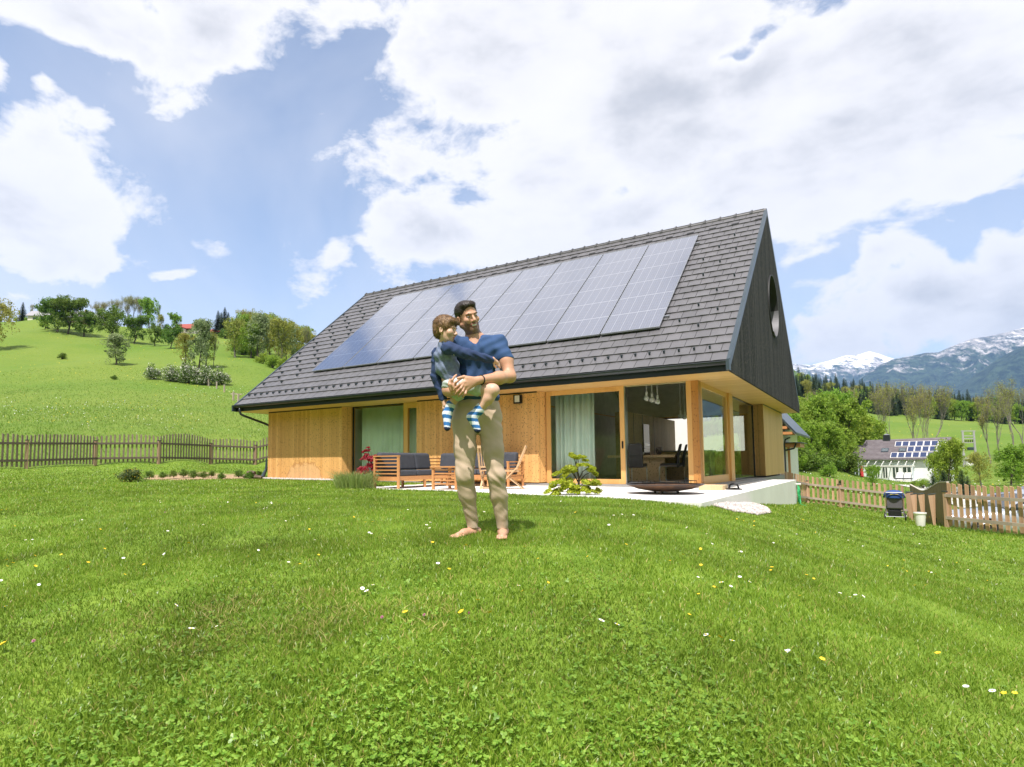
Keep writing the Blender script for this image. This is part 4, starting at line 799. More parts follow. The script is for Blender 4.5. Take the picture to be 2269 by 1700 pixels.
# ------------------------------------------------------------------ gravel
def gravel(name, pts_fn, n, size, label, zf):
    ico = [(0, 0, -1), (.72, -.53, -.45), (-.28, -.85, -.45), (-.89, 0, -.45), (-.28, .85, -.45), (.72, .53, -.45), (.28, -.85, .45), (-.72, -.53, .45), (-.72, .53, .45), (.28, .85, .45), (.89, 0, .45), (0, 0, 1)]
    fc = [(0, 1, 2), (1, 0, 5), (0, 2, 3), (0, 3, 4), (0, 4, 5), (1, 5, 10), (2, 1, 6), (3, 2, 7), (4, 3, 8), (5, 4, 9), (1, 10, 6), (2, 6, 7), (3, 7, 8), (4, 8, 9), (5, 9, 10), (6, 10, 11), (7, 6, 11), (8, 7, 11), (9, 8, 11), (10, 9, 11)]
    xy = pts_fn(n); n = len(xy); s = size*(.5+nrs.rand(n, 3)); I = np.array(ico); V = xy[:, None, :]+0
    z = zf(xy[:, 0], xy[:, 1])+.2*size*nrs.rand(n)
    V = np.zeros((n, 12, 3)); jit = 1+.25*nrs.randn(n, 12, 1); V[:] = I[None]*s[:, None, :]*jit; V[:, :, 0] += xy[:, 0, None]; V[:, :, 1] += xy[:, 1, None]; V[:, :, 2] += z[:, None]
    F_ = (np.arange(n)[:, None, None]*12+np.array(fc)[None]).reshape(-1, 3); m, t_, b = newmat(name+'_stone'); b.inputs['Roughness'].default_value = .8
    ge = t_.nodes.new('ShaderNodeNewGeometry'); cr = t_.nodes.new('ShaderNodeValToRGB'); cr.color_ramp.elements[0].color = (.30, .26, .24, 1); cr.color_ramp.elements[1].color = (.62, .58, .54, 1); t_.links.new(ge.outputs['Random Per Island'], cr.inputs[0]); t_.links.new(cr.outputs[0], b.inputs['Base Color'])
    o = npmesh(name, V.reshape(-1, 3), F_, m); tag(o, label, 'gravel', kind='stuff')
def inpts(poly):
    def f(n):
        a = np.array(poly); x = a[:, 0].min()+np.ptp(a[:, 0])*nrs.rand(n); y = a[:, 1].min()+np.ptp(a[:, 1])*nrs.rand(n); k = inpoly(x, y, poly); return np.stack([x[k], y[k]], -1)
    return f
GR2 = [(16.43, -4.5), (16.75, -4.6), (16.98, -4.0), (16.98, -2.6), (16.75, -1.3), (16.43, -.7)]
gravel('pale_gravel', inpts(GR2), 5000, .022, 'patch of pale pebbles at the foot of the concrete terrace wall', lambda x, y: hh(x, y)+.015)
gravel('house_gravel', inpts([(-.5, -.42), (3.6, -.5), (4.2, -.12), (4.2, -.02), (-.4, -.02)]), 3500, .02, 'thin strip of white pebbles along the foot of the wooden wall', lambda x, y: hh(x, y)+.02)
# dark stones / logs at the corner
lgm = pm('dark_weathered_wood', (.09, .06, .045), .8, (.16, .11, .08), 6, bump=.004)
t = thing('log_pile', 'small pile of dark weathered logs at the left corner of the house', 'log pile', (.05, -.75, h1(.05, -.75)))
for i, (x, y, z, l, a, r) in enumerate(((-.15, 0, .10, .42, .2, .08), (.18, .05, .09, .40, -.4, .075), (0, .0, .23, .36, .1, .07), (.42, -.02, .07, .34, .1, .06))):
    mb = MB(); mb.tube([(x-l/2*math.cos(a), y-l/2*math.sin(a), z), (x, y, z+.01), (x+l/2*math.cos(a), y+l/2*math.sin(a), z-.01)], [r*.9, r, r*.85], 7); mb.build('log', lgm, t)
# ------------------------------------------------------------------ garden furniture
TEAK = woodm('oiled_eucalyptus', (.60, .30, .125), (.48, .21, .075), .5, knots=False, gap=0, rough=.45); TEAK2 = woodm('pale_teak', (.62, .41, .23), (.50, .31, .16), .5, knots=False, gap=0, rough=.55)
CUSH = pm('charcoal_cushion', (.055, .06, .075), .85, (.045, .05, .062), 8, bump=.001)
ZT = -.03
def arm(mb, x0, x1, y0, y1, zt, slats=6):
    """slatted end panel between two posts"""
    if x1-x0 > y1-y0:
        mb.box(x0, x0+.055, y0, y1, ZT, zt-.03); mb.box(x1-.055, x1, y0, y1, ZT, zt-.03); mb.box(x0-.005, x1+.005, y0-.01, y1+.01, zt-.03, zt)
        for k in range(slats): z = zt-.11-k*.088; mb.box(x0+.055, x1-.055, y0+.01, y1-.01, z, z+.028)
        mb.box(x0+.055, x1-.055, y0+.005, y1-.005, ZT+.19, ZT+.26)
    else:
        mb.box(x0, x1, y0, y0+.055, ZT, zt-.03); mb.box(x0, x1, y1-.055, y1, ZT, zt-.03); mb.box(x0-.01, x1+.01, y0-.005, y1+.005, zt-.03, zt)
        for k in range(slats): z = zt-.11-k*.088; mb.box(x0+.01, x1-.01, y0+.055, y1-.055, z, z+.028)
        mb.box(x0+.005, x1-.005, y0+.055, y1-.055, ZT+.19, ZT+.26)
sofa = thing('corner_sofa', 'L-shaped wooden garden sofa with charcoal cushions on the terrace', 'sofa', (8.2, -.4, ZT)); SO = (8.2, -.4, ZT)
AX0, AX1, AY0, AY1, BX1, BYF = 8.14, 8.96, -3.25, -.38, 10.85, -1.2
def sb_(mb, name, m, bevel=0, lab=None):
    o = mb.build(name, m, sofa, bevel=bevel, org=SO)
    if lab: o['label'] = lab
    return o
mb = MB(); arm(mb, AX0, AX1, AY0, AY0+.05, .78); sb_(mb, 'armrest', TEAK)
mb = MB(); arm(mb, BX1-.05, BX1, BYF, AY1, .62, 4); sb_(mb, 'armrest', TEAK)
mb = MB(); mb.box(AX1-.05, AX1-.01, AY0+.05, BYF, .17, .27); mb.box(AX1, BX1-.05, BYF, BYF+.04, .17, .27); mb.box(AX0+.01, AX0+.05, AY0+.05, AY1, .17, .27); mb.box(AX0, BX1, AY1-.04, AY1, .17, .27)
for k in range(5): mb.box(AX0, AX0+.03, AY0+.05, AY1, .34+k*.09, .37+k*.09); mb.box(AX0, BX1-.05, AY1-.03, AY1, .34+k*.09, .37+k*.09)
sb_(mb, 'seat_frame', TEAK)
for x, y in ((AX1-.06, -2.2), (AX0+.03, -2.2), (AX1-.06, -1.2), (AX0+.03, -.45), (10.2, BYF+.01), (10.2, -.44)): mb = MB(); mb.box(x, x+.055, y, y+.055, ZT, .17); sb_(mb, 'leg', TEAK)
for k in range(3): y = AY0+.07+k*.68; mb = MB(); mb.box(AX0+.10, AX1-.01, y, y+.67, .275, .415); sb_(mb, 'seat_cushion', CUSH, .035)
for k in range(3): y = AY0+.07+k*.68; mb = MB(); mb.prism([(AX0+.04, y, .42), (AX0+.26, y, .42), (AX0+.18, y, .85), (AX0+.02, y, .87)], (0, .665, 0)); sb_(mb, 'back_cushion', CUSH, .05)
mb = MB(); mb.box(AX0+.10, AX1, BYF+.02, AY1-.04, .275, .415); sb_(mb, 'seat_cushion', CUSH, .035)
for k in range(3): x = AX1-.70+k*.84; mb = MB(); mb.prism([(x, AY1-.04, .42), (x, AY1-.26, .42), (x, AY1-.19, .85), (x, AY1-.02, .87)], (.79, 0, 0)); sb_(mb, 'back_cushion', CUSH, .05)
for k in range(2): x = AX1+.01+k*.91; mb = MB(); mb.box(x, x+.90, BYF+.01, AY1-.2, .275, .415); sb_(mb, 'seat_cushion', CUSH, .035)
tb = thing('side_table', 'low slatted wooden side table in front of the garden sofa', 'table', (10.25, -2.75, ZT)); TO = (10.25, -2.75, ZT)
mb = MB()
for k in range(8): mb.box(9.87, 10.63, -3.2+k*.1, -3.11+k*.1, .48, .51)
mb.build('table_top', TEAK, tb, org=TO)
for x in (9.90, 10.55):
    for y in (-3.17, -2.5): mb = MB(); mb.box(x, x+.055, y, y+.055, ZT, .478); mb.build('leg', TEAK, tb, org=TO)
for y in (-3.155, -2.485):
    mb = MB()
    for k in range(5): mb.box(9.956, 10.549, y, y+.022, .09+k*.08, .12+k*.08)
    mb.build('slats', TEAK, tb, org=TO)
def folding_chair(name, label, loc, rz):
    c = thing(name, label, 'chair', loc, 'teak folding chairs on the terrace', rz)      # faces +x
    w = .25
    for s in (-1, 1):
        y = s*w; mb = MB(); mb.beam((.34, y, .0), (-.16, y, .50), .025, .045, (0, 1, 0)); mb.beam((-.16, y, .50), (-.36, y, .98), .025, .045, (0, 1, 0)); mb.build('back_post', TEAK2, c)
        mb = MB(); mb.beam((-.30, y*.86, .0), (.24, y*.86, .44), .022, .042, (0, 1, 0)); mb.build('leg', TEAK2, c)
    mb = MB()
    for k in range(9): mb.box(-.18+k*.05, -.18+k*.05+.040, -w+.02, w-.02, .43, .447)
    mb.box(-.2, .25, -w+.02, -w+.05, .405, .43); mb.box(-.2, .25, w-.05, w-.02, .405, .43); mb.build('seat', TEAK2, c)
    mb = MB()
    for k in range(8): y = -.19+k*.054; mb.beam((-.175, y, .53), (-.355, y, .96), .026, .010, (1, 0, .4))
    mb.beam((-.365, -w-.01, .985), (-.365, w+.01, .985), .025, .06, (0, 0, 1)); mb.beam((-.17, -w, .52), (-.17, w, .52), .02, .035); mb.build('backrest', TEAK2, c)
    for q_ in ((.30, w, .04), (-.26, w*.86, .04), (.03, w, .30)): mb = MB(); mb.beam((q_[0], -q_[1], q_[2]), (q_[0], q_[1], q_[2]), .025, .03); mb.build('stretcher', TEAK2, c)
    return c
folding_chair('folding_chair', 'slatted teak folding chair seen sideways right of the man, its back leaning right', (11.45, -2.15, ZT), math.radians(205))
folding_chair('folding_chair', "slatted teak folding chair showing its back between the man's legs", (11.05, -2.35, ZT), math.radians(110))
# fire bowl
c = at(1473, 1090, 11.9); t = thing('fire_bowl', 'wide shallow rusty steel fire bowl in front of the open door', 'fire bowl', (c[0], c[1], ZT))
prof = [(.0, .04), (.25, .045), (.5, .09), (.7, .165), (.715, .175), (.70, .178), (.5, .105), (.25, .06), (.0, .055)]
mb = MB(); mb.lathe(prof, n=44); mb.build('bowl', pm('rusty_steel', (.16, .085, .045), .6, (.075, .05, .04), 5, bump=.002, metal=.4), t, smooth=True)
mb = MB()
mb.lathe([(.66, .178), (.73, .180), (.735, .186), (.66, .186)], n=44); mb.build('rim', pm('bowl_rim', (.10, .10, .11), .5, metal=.4), t)
for a in (0, 2.09, 4.19): mb = MB(); mb.box(-.02+.25*math.cos(a), .02+.25*math.cos(a), -.02+.25*math.sin(a), .02+.25*math.sin(a), .0, .06); mb.build('foot', DARKM, t)
for s in (-.35, .45):
    mb = MB(); q = [(s-.12, -.15, .19), (s+.12, -.15, .19), (s+.12, .15, .19), (s-.12, .15, .19), (s-.12, -.15, .19)]; mb.tube(q, .005, 5); mb.tube([(a, b, c_+.055) for a, b, c_ in q], .005, 5)
    for a, b, c_ in q[:4]: mb.tube([(a, b, c_), (a, b, c_+.055)], .004, 5)
    o = mb.build('wire_handle', DARKM, t)
t.rotation_euler = (0, 0, YAW)
# step block and ring
mb = MB(); mb.box(-.24, .24, -.33, .33, 0, .10); o = mb.build('step_block', woodm('pale_step', (.66, .50, .30), (.56, .40, .22), .5, knots=False, gap=0), loc=(15.62, -.60, -.029), bevel=.005); o.rotation_euler = (0, 0, .03); tag(o, 'pale wooden step block lying on the terrace at the side door', 'step')
mb = MB(); mb.lathe([(.0, .0), (.17, .0), (.17, .02), (.05, .04), (.0, .04)], n=24); mb.tube([(-.1, 0, .03), (-.07, 0, .11), (0, 0, .13), (.07, 0, .11), (.1, 0, .03)], .02, 8); o = mb.build('iron_weight', DARKM, loc=(16.0, -.42, ZT), smooth=False); tag(o, 'black iron weight with a loop handle on the terrace', 'weight')
# ------------------------------------------------------------------ interior furniture
LEA = pm('black_leather', (.010, .010, .012), .45)
def cantilever(label, loc, rz):
    c = thing('dining_chair', label, 'chair', loc, 'black dining chairs at the kitchen table', rz)   # faces +x
    mb = MB(); mb.prism([(-.20, -.22, .45), (.24, -.22, .45), (.26, -.22, .48), (.22, -.22, .52), (-.20, -.22, .52)], (0, .44, 0)); mb.build('seat', LEA, c, bevel=.02)
    mb = MB(); mb.prism([(-.24, -.22, .40), (-.17, -.22, .42), (-.20, -.22, .75), (-.28, -.22, 1.04), (-.33, -.22, 1.04), (-.27, -.22, .75)], (0, .44, 0)); mb.build('backrest', LEA, c, bevel=.015)
    mb = MB()
    for s in (-.2, .2): mb.tube([(.24, s, .43), (.27, s, .38), (.27, s, .05), (.25, s, .02), (-.26, s, .02)], .012, 8); mb.tube([(-.2, s, .44), (.22, s, .44)], .012, 8)
    mb.tube([(-.26, -.2, .02), (-.26, .2, .02)], .012, 8); mb.build('frame', STEEL, c); return c
p = onz(1412, 1071, .02); cantilever('black leather dining chair with its back to the terrace, nearest the sliding door', (p[0]-.05, p[1]+.15, .02), math.radians(95))
p = onz(1472, 1070, .02); cantilever('black dining chair seen sideways at the right end of the table', (p[0], p[1]+.55, .02), math.radians(198)); cantilever('second sideways black dining chair, half hidden behind the other', (p[0]-.02, p[1]+1.25, .02), math.radians(196))
t = thing('dining_table', 'pale wooden dining table inside the open kitchen', 'table', (13.1, 3.6, .02)); mb = MB(); mb.box(-.95, .95, -1.3, 1.3, .68, .75); mb.build('table_top', PINED, t, bevel=.004)
for y in (-1.05, 1.0): mb = MB(); mb.box(-.6, .6, y, y+.06, 0, .678); mb.build('leg', PINED, t)
for i, (x, y, r, h_, m_, l_) in enumerate(((-.1, -.9, .09, .08, WHP, 'pale cup on the dining table beside a pink bowl'), (-.4, -.95, .1, .05, FP, 'pink bowl on the dining table'), (.35, -.7, .10, .22, pm('mottled_vase', (.25, .2, .18), .4, (.02, .02, .02), 30), 'mottled round vase on the dining table'))):
    mb = MB(); mb.lathe([(.0, 0), (r*.5, 0), (r*1.0, h_*.55), (r*.9, h_), (r*.8, h_), (r*.85, h_*.55), (0, .02)], n=16); o = mb.build(['cup', 'bowl', 'vase'][i], m_, loc=(13.1+x, 3.6+y, .771), smooth=True); tag(o, l_, ['cup', 'bowl', 'vase'][i])
xc = onx(1395, 1070, 12.0)
kit = thing('kitchen_cabinet', 'tall pale wood kitchen cabinet wall with a built-in oven', 'cabinet', (11.2, 8.5, .02)); KO = (11.2, 8.5, .02)
q0 = onx(1392, 1000, 11.35); q1 = onx(1462, 1000, 11.35)
mb = MB(); mb.box(10.9, 11.35, q0[1], 12.6, .02, 2.35); mb.build('carcass', PINED, kit, org=KO)
mb = MB()
for py in (1405, 1425, 1450): yq = onx(py, 1000, 11.35)[1]; mb.box(11.351, 11.357, yq, yq+.03, .05, 2.33)
mb.build('door_gap', DARKM, kit, org=KO)
oa, ob = onx(1426, 1000, 11.35)[1], onx(1438.5, 1000, 11.35)[1]
mb = MB(); mb.box(11.352, 11.375, oa, ob, 1.25, 2.0); mb.box(11.352, 11.375, oa, ob, .75, 1.18); mb.build('oven', pm('oven_glass', (.03, .03, .03), .1), kit, org=KO); mb = MB(); mb.box(11.376, 11.39, oa, ob, 1.18, 1.26); mb.box(11.376, 11.40, oa+.05, ob-.05, 1.08, 1.10); mb.build('oven_trim', STEEL, kit, org=KO)
mb = MB(); mb.box(-.05, 1.6, -.35, .35, 0, .9); o = mb.build('kitchen_island', PINED, loc=(12.3, 7.6, .02)); tag(o, 'wooden kitchen island behind the dining table', 'kitchen island'); mb = MB(); mb.box(-.1, 1.65, -.4, .4, .902, .94); mb.build('worktop', pm('worktop', (.35, .34, .33), .3), o)
OPAL = pm('bulb_glass', (.80, .80, .78), .15)
for i, (x, y, yy) in enumerate(((381, 475, 2.0), (437, 490, 2.0), (492, 507, 2.0), (727, 655, 5.6), (768, 665, 5.6))):
    b_ = ony(1350+x/4.602, 780+y/4.602, yy); t = thing('pendant_lamp', ['leftmost of the three round bulbs hanging in the kitchen doorway', 'middle of the three round bulbs hanging in the kitchen doorway', 'rightmost and lowest of the three round bulbs in the doorway', 'left of the two small bulbs hanging farther back in the kitchen', 'right of the two small bulbs hanging farther back in the kitchen'][i], 'pendant lamp', tuple(b_), 'round bulb pendant lamps')
    r = .075; mb = MB(); mb.lathe([(.0001, -r)]+[(r*math.cos(a), r*math.sin(a)) for a in np.linspace(-1.4, 1.15, 10)]+[(.03, .085)], n=18); mb.build('bulb', OPAL, t, smooth=True)
    mb = MB(); mb.lathe([(.032, .08), (.032, .16), (.012, .19), (.0001, .19)], n=14); mb.build('socket', WHP, t); mb = MB(); mb.tube([(0, 0, .18), (0, 0, 1.5 if yy < 3 else 4.0)], .008, 6); mb.build('cord', WHP, t)
# ------------------------------------------------------------------ annex behind the house
an = thing('white_annex', 'white rendered annex with a lean-to roof on orange rafters behind the house', 'building', (14, 15, -.9)); AO = (14, 15, -.9)
xa = at(1738.5, 1030, 28.0); yA = xa[1]; xw = xa[0]
def ax(px, py): return ony(px, py, yA)
tipx, tipz = ony(1764, 962, yA-.55)[0], ony(1764, 962, yA-.55)[2]; q = ony(1722, 919, yA-.55); sl_ = (q[2]-tipz)/(q[0]-tipx)
def rz_(x): return tipz+sl_*(x-tipx)
mb = MB(); mb.prism([(9.0, yA, -1.3), (xw, yA, -1.3), (xw, yA, rz_(xw)-.12), (max(9, xw-3), yA, rz_(xw-3)-.12), (9.0, yA, rz_(xw-3)-.12)], (0, 6, 0)); mb.build('wall', PLAST, an, org=AO)
mb = MB(); mb.prism([(tipx, yA-.55, tipz), (tipx, yA-.55, tipz+.09), (xw-3, yA-.55, rz_(xw-3)+.09), (xw-3, yA-.55, rz_(xw-3))], (0, 7, 0)); mb.build('roof', ZINC, an, org=AO)
mb = MB(); mb.prism([(tipx-.03, yA-.53, tipz-.012), (tipx-.03, yA-.53, tipz-.003), (xw-3, yA-.53, rz_(xw-3)-.003), (xw-3, yA-.53, rz_(xw-3)-.012)], (0, 6.9, 0)); mb.build('roof_lining', PLAST, an, org=AO)
for px, py in ((1730, 936), (1744, 950), (1756, 963)):
    r = ony(px, py, yA-.5); mb = MB(); mb.box(r[0]-.55, r[0]-.0, yA-.50, yA+.6, rz_(r[0])-.19, rz_(r[0])-.07); mb.build('rafter', TEAK, an, org=AO)
a0, a1 = ax(1724, 1042), ax(1729, 998); mb = MB(); mb.box(a0[0], a1[0], yA-.02, yA+.03, a0[2], a1[2]); mb.build('window', GLASSR, an, org=AO)
dq = ax(1742, 1062); mb = MB(); mb.tube([(dq[0], yA-.06, dq[2]-.4), (dq[0], yA-.06, 1.35), (dq[0]+.05, yA-.1, 1.55), (dq[0]+.25, yA-.2, 1.62)], .035, 8); mb.build('downpipe', GUT, an, org=AO)
cn = thing('entrance_canopy', 'small orange timber canopy with a sheet roof beside the white annex', 'canopy', (16, yA+.8, -.9)); CO = (16, yA+.8, -.9)
c0_, c1_ = ony(1744, 986, yA+.8), ony(1776, 988, yA+.8); mb = MB(); mb.box(c0_[0]-.6, c1_[0], yA+.2, yA+2.2, c0_[2]-.12, c0_[2]+.06); mb.build('beam', TEAK, cn, org=CO, bevel=.01); mb = MB(); mb.box(c0_[0]-.65, c1_[0]+.1, yA+.1, yA+2.3, c0_[2]+.063, c0_[2]+.10); mb.build('roof', ZINC, cn, org=CO)
pq = ony(1751, 1066, yA+.8); mb = MB(); mb.box(pq[0]-.05, pq[0]+.05, yA+.75, yA+.85, -1.4, c0_[2]-.122); mb.build('post', TEAK, cn, org=CO)
mb = MB(); mb.tube([(c0_[0]-.4, yA+.15, c0_[2]-.35), (c1_[0]-.25, yA+.15, c0_[2]-.18), (c1_[0]-.15, yA+.12, c0_[2]+.05)], .04, 8); mb.build('gutter_pipe', GUT, cn, org=CO)
# ------------------------------------------------------------------ neighbour's house
def rectfn(px, py, d):
    p = at(px, py, d); return p
nh_c = at(1990, 1030, 85); nz_ = h1(nh_c[0], nh_c[1]); NR = YAW-.74
nh = thing('neighbour_house', 'white house with grey tiled roof, solar modules and glass canopy across the meadow', 'house', (nh_c[0], nh_c[1], -2.3), rz=NR)
pxm = 85/CF    # metres per photo pixel at that distance
def u(px): return (px-1990)*pxm*.815
def vz(py): return (1021-py)*pxm+.595+2.3
WW = pm('neighbour_render', (.78, .80, .80), .8); NT = pm('neighbour_tiles', (.16, .14, .15), .6, (.12, .10, .11), 2)
mb = MB(); mb.box(u(1905), u(2098), 0, 8, -.5, vz(1021)); mb.prism([(u(1909), 0, vz(1021)-.02), (u(1909), 4.2, vz(977)-.1), (u(1909), 8, vz(1021)-.02)], (u(2096)-u(1909), 0, 0)); mb.build('wall', WW, nh)
def NRP(px, py):   # point on the front roof slope
    z = vz(py); t_ = (z-vz(1021))/(vz(976)-vz(1021)); return (u(px), -.6+t_*4.8, z+.12)
rf = MB(); q = [NRP(1878, 1021), NRP(2101, 1021), NRP(2106, 974), NRP(1906, 977), NRP(1902, 989), NRP(1887, 989)]; rf.prism(q, (0, 0, -.14)); z = vz(976)
rf.prism([(u(1906), 4.2, z+.1), (u(2106), 4.2, z+.15), (u(2101), 8.6, vz(1021)), (u(1906), 8.6, vz(1021))], (0, 0, -.12)); nrf = rf.build('roof', NT, nh)
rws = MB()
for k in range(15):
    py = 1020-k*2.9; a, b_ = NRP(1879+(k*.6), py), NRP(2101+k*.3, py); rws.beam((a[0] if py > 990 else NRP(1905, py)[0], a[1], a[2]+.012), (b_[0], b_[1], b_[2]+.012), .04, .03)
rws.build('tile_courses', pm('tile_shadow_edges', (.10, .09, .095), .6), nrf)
mb = MB(); c_ = NRP(1957, 980); mb.box(c_[0]-.42, c_[0]+.42, c_[1], c_[1]+.6, c_[2]-.3, c_[2]+.85); ch_ = mb.build('chimney', GUT, nrf); mb = MB(); mb.lathe([(.4, .86), (.42, .9), (.12, 1.05), (.001, 1.08)], (c_[0], c_[1]+.3, c_[2]), 12); mb.build('cap', STEEL, ch_)
PVN = pm('neighbour_cells', (.03, .05, .13), .12, (.02, .035, .10), 20, st=(4, .2, .2), metal=.2)
sth = math.atan2(vz(976)-vz(1021), 4.8); fp = None
for r, (y0, y1, x0, nc) in enumerate(((994, 980.5, 1979, 7), (1006.5, 994.5, 2009, 5), (1019.5, 1007, 1974, 7))):
    for k in range(nc):
        a = NRP(x0+k*16.1, y0); hgt = 1.42
        if fp is None:
            mb = MB(); mb.box(0, .80, 0, hgt, .03, .07); fp = mb.build('solar_panel', WHP, nh); mb = MB()
            for c2_ in range(1): mb.box(.06, .74, .07, hgt-.07, .07, .075)
            fc_ = mb.build('cells', PVN, fp); o = fp
        else:
            o = fp.copy(); COL.objects.link(o); k2 = fc_.copy(); COL.objects.link(k2); k2.parent = o
        o.location = (a[0], a[1], a[2]); o.rotation_euler = (sth, 0, 0)
for px in (1957, 1997):
    a = NRP(px-7, 1006); mb = MB(); mb.box(0, .85, 0, .95, .02, .10); o = mb.build('skylight', ZINC, nh); o.location = a; o.rotation_euler = (sth, 0, 0); mb = MB(); mb.box(.1, .75, .1, .85, .10, .11); mb.build('pane', GLASSR, o)
DWN = pm('dark_room_glass', (.05, .07, .06), .1)
for x0, x1 in ((1936, 1948), (1953, 1967), (1975, 1992), (1998, 2020)):
    mb = MB(); mb.box(u(x0), u(x1), -.03, .02, .25, vz(1037)); o = mb.build('glass_door', WHP, nh); mb = MB(); mb.box(u(x0)+.12, u((x0+x1)/2)-.05, -.045, -.031, .35, vz(1038.5)); mb.box(u((x0+x1)/2)+.05, u(x1)-.12, -.045, -.031, .35, vz(1038.5)); mb.build('pane', DWN, o)
pg = MB()
for k in range(8):
    xx = u(1908+k*17.2); pg.beam((xx, -.02, vz(1023.5)), (xx, -2.6, vz(1033.5)), .09, .14)
pg.box(u(1904), u(2032), -2.72, -2.6, vz(1036), vz(1034)); pgo = pg.build('canopy_frame', WHP, nh); mb = MB(); mb.prism([(u(1905), -.02, vz(1022.6)), (u(1905), -2.75, vz(1032.6)), (u(1905), -2.75, vz(1032.9)), (u(1905), -.02, vz(1022.9))], (u(2032)-u(1905), 0, 0)); mb.build('canopy_glass', GLASS, pgo)
for px in (1890, 1898, 1911, 2026): mb = MB(); mb.box(u(px), u(px)+.14, -2.7 if px > 1900 else -.5, -2.55 if px > 1900 else -.36, 0, vz(1035) if px > 1900 else vz(1022)); mb.build('post', pm('pale_blue_post', (.55, .62, .66), .5), nh)
tw_ = MB(); tw_.box(u(1885), u(2035), -5, 0, -.2, .05); tw_.build('paving', CONC, nh)
def local(px, yy, z): v = Matrix.Rotation(NR, 3, 'Z') @ Vector((u(px), yy, 0)); return (nh_c[0]+v.x, nh_c[1]+v.y, -2.3+z)
for i, px in enumerate((1993, 2006, 2019)):
    t = thing('sun_lounger', ['left of the three white loungers by the neighbouring house', 'middle of the three white loungers by the neighbouring house', 'right of the three white loungers by the neighbouring house'][i], 'lounger', local(px, -2.0, .05), 'white sun loungers on the far terrace', NR)
    mb = MB(); mb.box(-.32, .32, -1.2, .3, .2, .32); mb.build('seat', BLK, t); mb = MB(); mb.prism([(-.3, .25, .3), (-.3, .35, .3), (-.3, .75, 1.05), (-.3, .62, 1.08)], (.6, 0, 0)); mb.build('backrest', WHP, t)
t = thing('parasol', 'closed red parasol beside the canopy of the neighbouring house', 'parasol', local(1915, -3.0, 0), rz=NR); mb = MB(); mb.tube([(0, 0, 0), (0, 0, 2.2)], .03, 8); mb.build('pole', STEEL, t); mb = MB(); mb.lathe([(.05, .45), (.22, .55), (.2, 1.2), (.1, 1.95), (.02, 2.1)], n=12); mb.build('canopy', pm('red_canvas', (.60, .05, .05), .7), t)
# transformer on two posts
pp = at(2150, 1030, 120); t = thing('pole_transformer', 'grey twin-pole transformer frame standing in the meadow', 'transformer', (pp[0], pp[1], h1(pp[0], pp[1])), rz=YAW)
k_ = 120/CF; GP = pm('grey_pole', (.38, .38, .38), .7)
for s in (-1, 1): mb = MB(); mb.tube([(s*13.5*k_, 0, -.5), (s*12.3*k_, 0, 78*k_)], [.24, .17], 10); mb.build('pole', GP, t)
for hz_, w_ in ((77, 16), (66, 12), (60, 12), (51, 12)): mb = MB(); mb.beam((-w_*k_, 0, hz_*k_), (w_*k_, 0, hz_*k_), .12, .16); mb.build('crossbar', GP, t)
mb = MB()
for px in (-8, -4, 0, 4, 8): mb.tube([(px*k_, 0, 52*k_), (px*k_, 0, 57*k_)], .08, 8)
mb.build('insulators', DARKM, t)
mb = MB(); mb.box(-5*k_, 6*k_, -.5, .5, 34*k_, 41*k_); mb.build('transformer_tank', ZINC, t, bevel=.08)
mb = MB(); mb.box(-.55, .55, -.3, .3, 0, 1.7)
o = mb.build('switch_cabinet', WHP, loc=(pp[0]-.2, pp[1]-1, h1(pp[0], pp[1])), bevel=.03); o.rotation_euler = (0, 0, YAW); tag(o, 'small white switch cabinet at the foot of the twin-pole transformer', 'cabinet'); mb = MB(); mb.box(-.5, -.02, -.32, -.302, .1, 1.6); mb.box(.02, .5, -.32, -.302, .1, 1.6); mb.build('door', PLAST, o)
# ------------------------------------------------------------------ road and cars
rp = [onz(px, 1068, -2.2) for px in (0,)]
road_pts = [at(px, 1030, d) for px, d in ((2700, 22), (2400, 25), (2260, 30), (2190, 38), (2130, 46), (2080, 60), (2040, 66))]
mb = MB(); L_ = []; 
rpts = []
for i in range(len(road_pts)-1):
    for k in range(8): rpts.append(road_pts[i]*(1-k/8)+road_pts[i+1]*(k/8))
rpts.append(road_pts[-1])
for i, p in enumerate(rpts):
    d_ = rpts[min(i+1, len(rpts)-1)]-rpts[max(i-1, 0)]; n2 = np.array([-d_[1], d_[0]])/math.hypot(d_[0], d_[1])*2.2
    for s in (-1, -.5, 0, .5, 1): x, y = p[0]+n2[0]*s, p[1]+n2[1]*s; L_.append((x, y, h1(x, y)+.05))
mb.add(L_, [(i*5+k, i*5+k+1, (i+1)*5+k+1, (i+1)*5+k) for i in range(len(rpts)-1) for k in range(4)]); o = mb.build('road', pm('pale_road', (.55, .53, .50), .9, (.46, .44, .42), .8), smooth=True); tag(o, kind='structure')
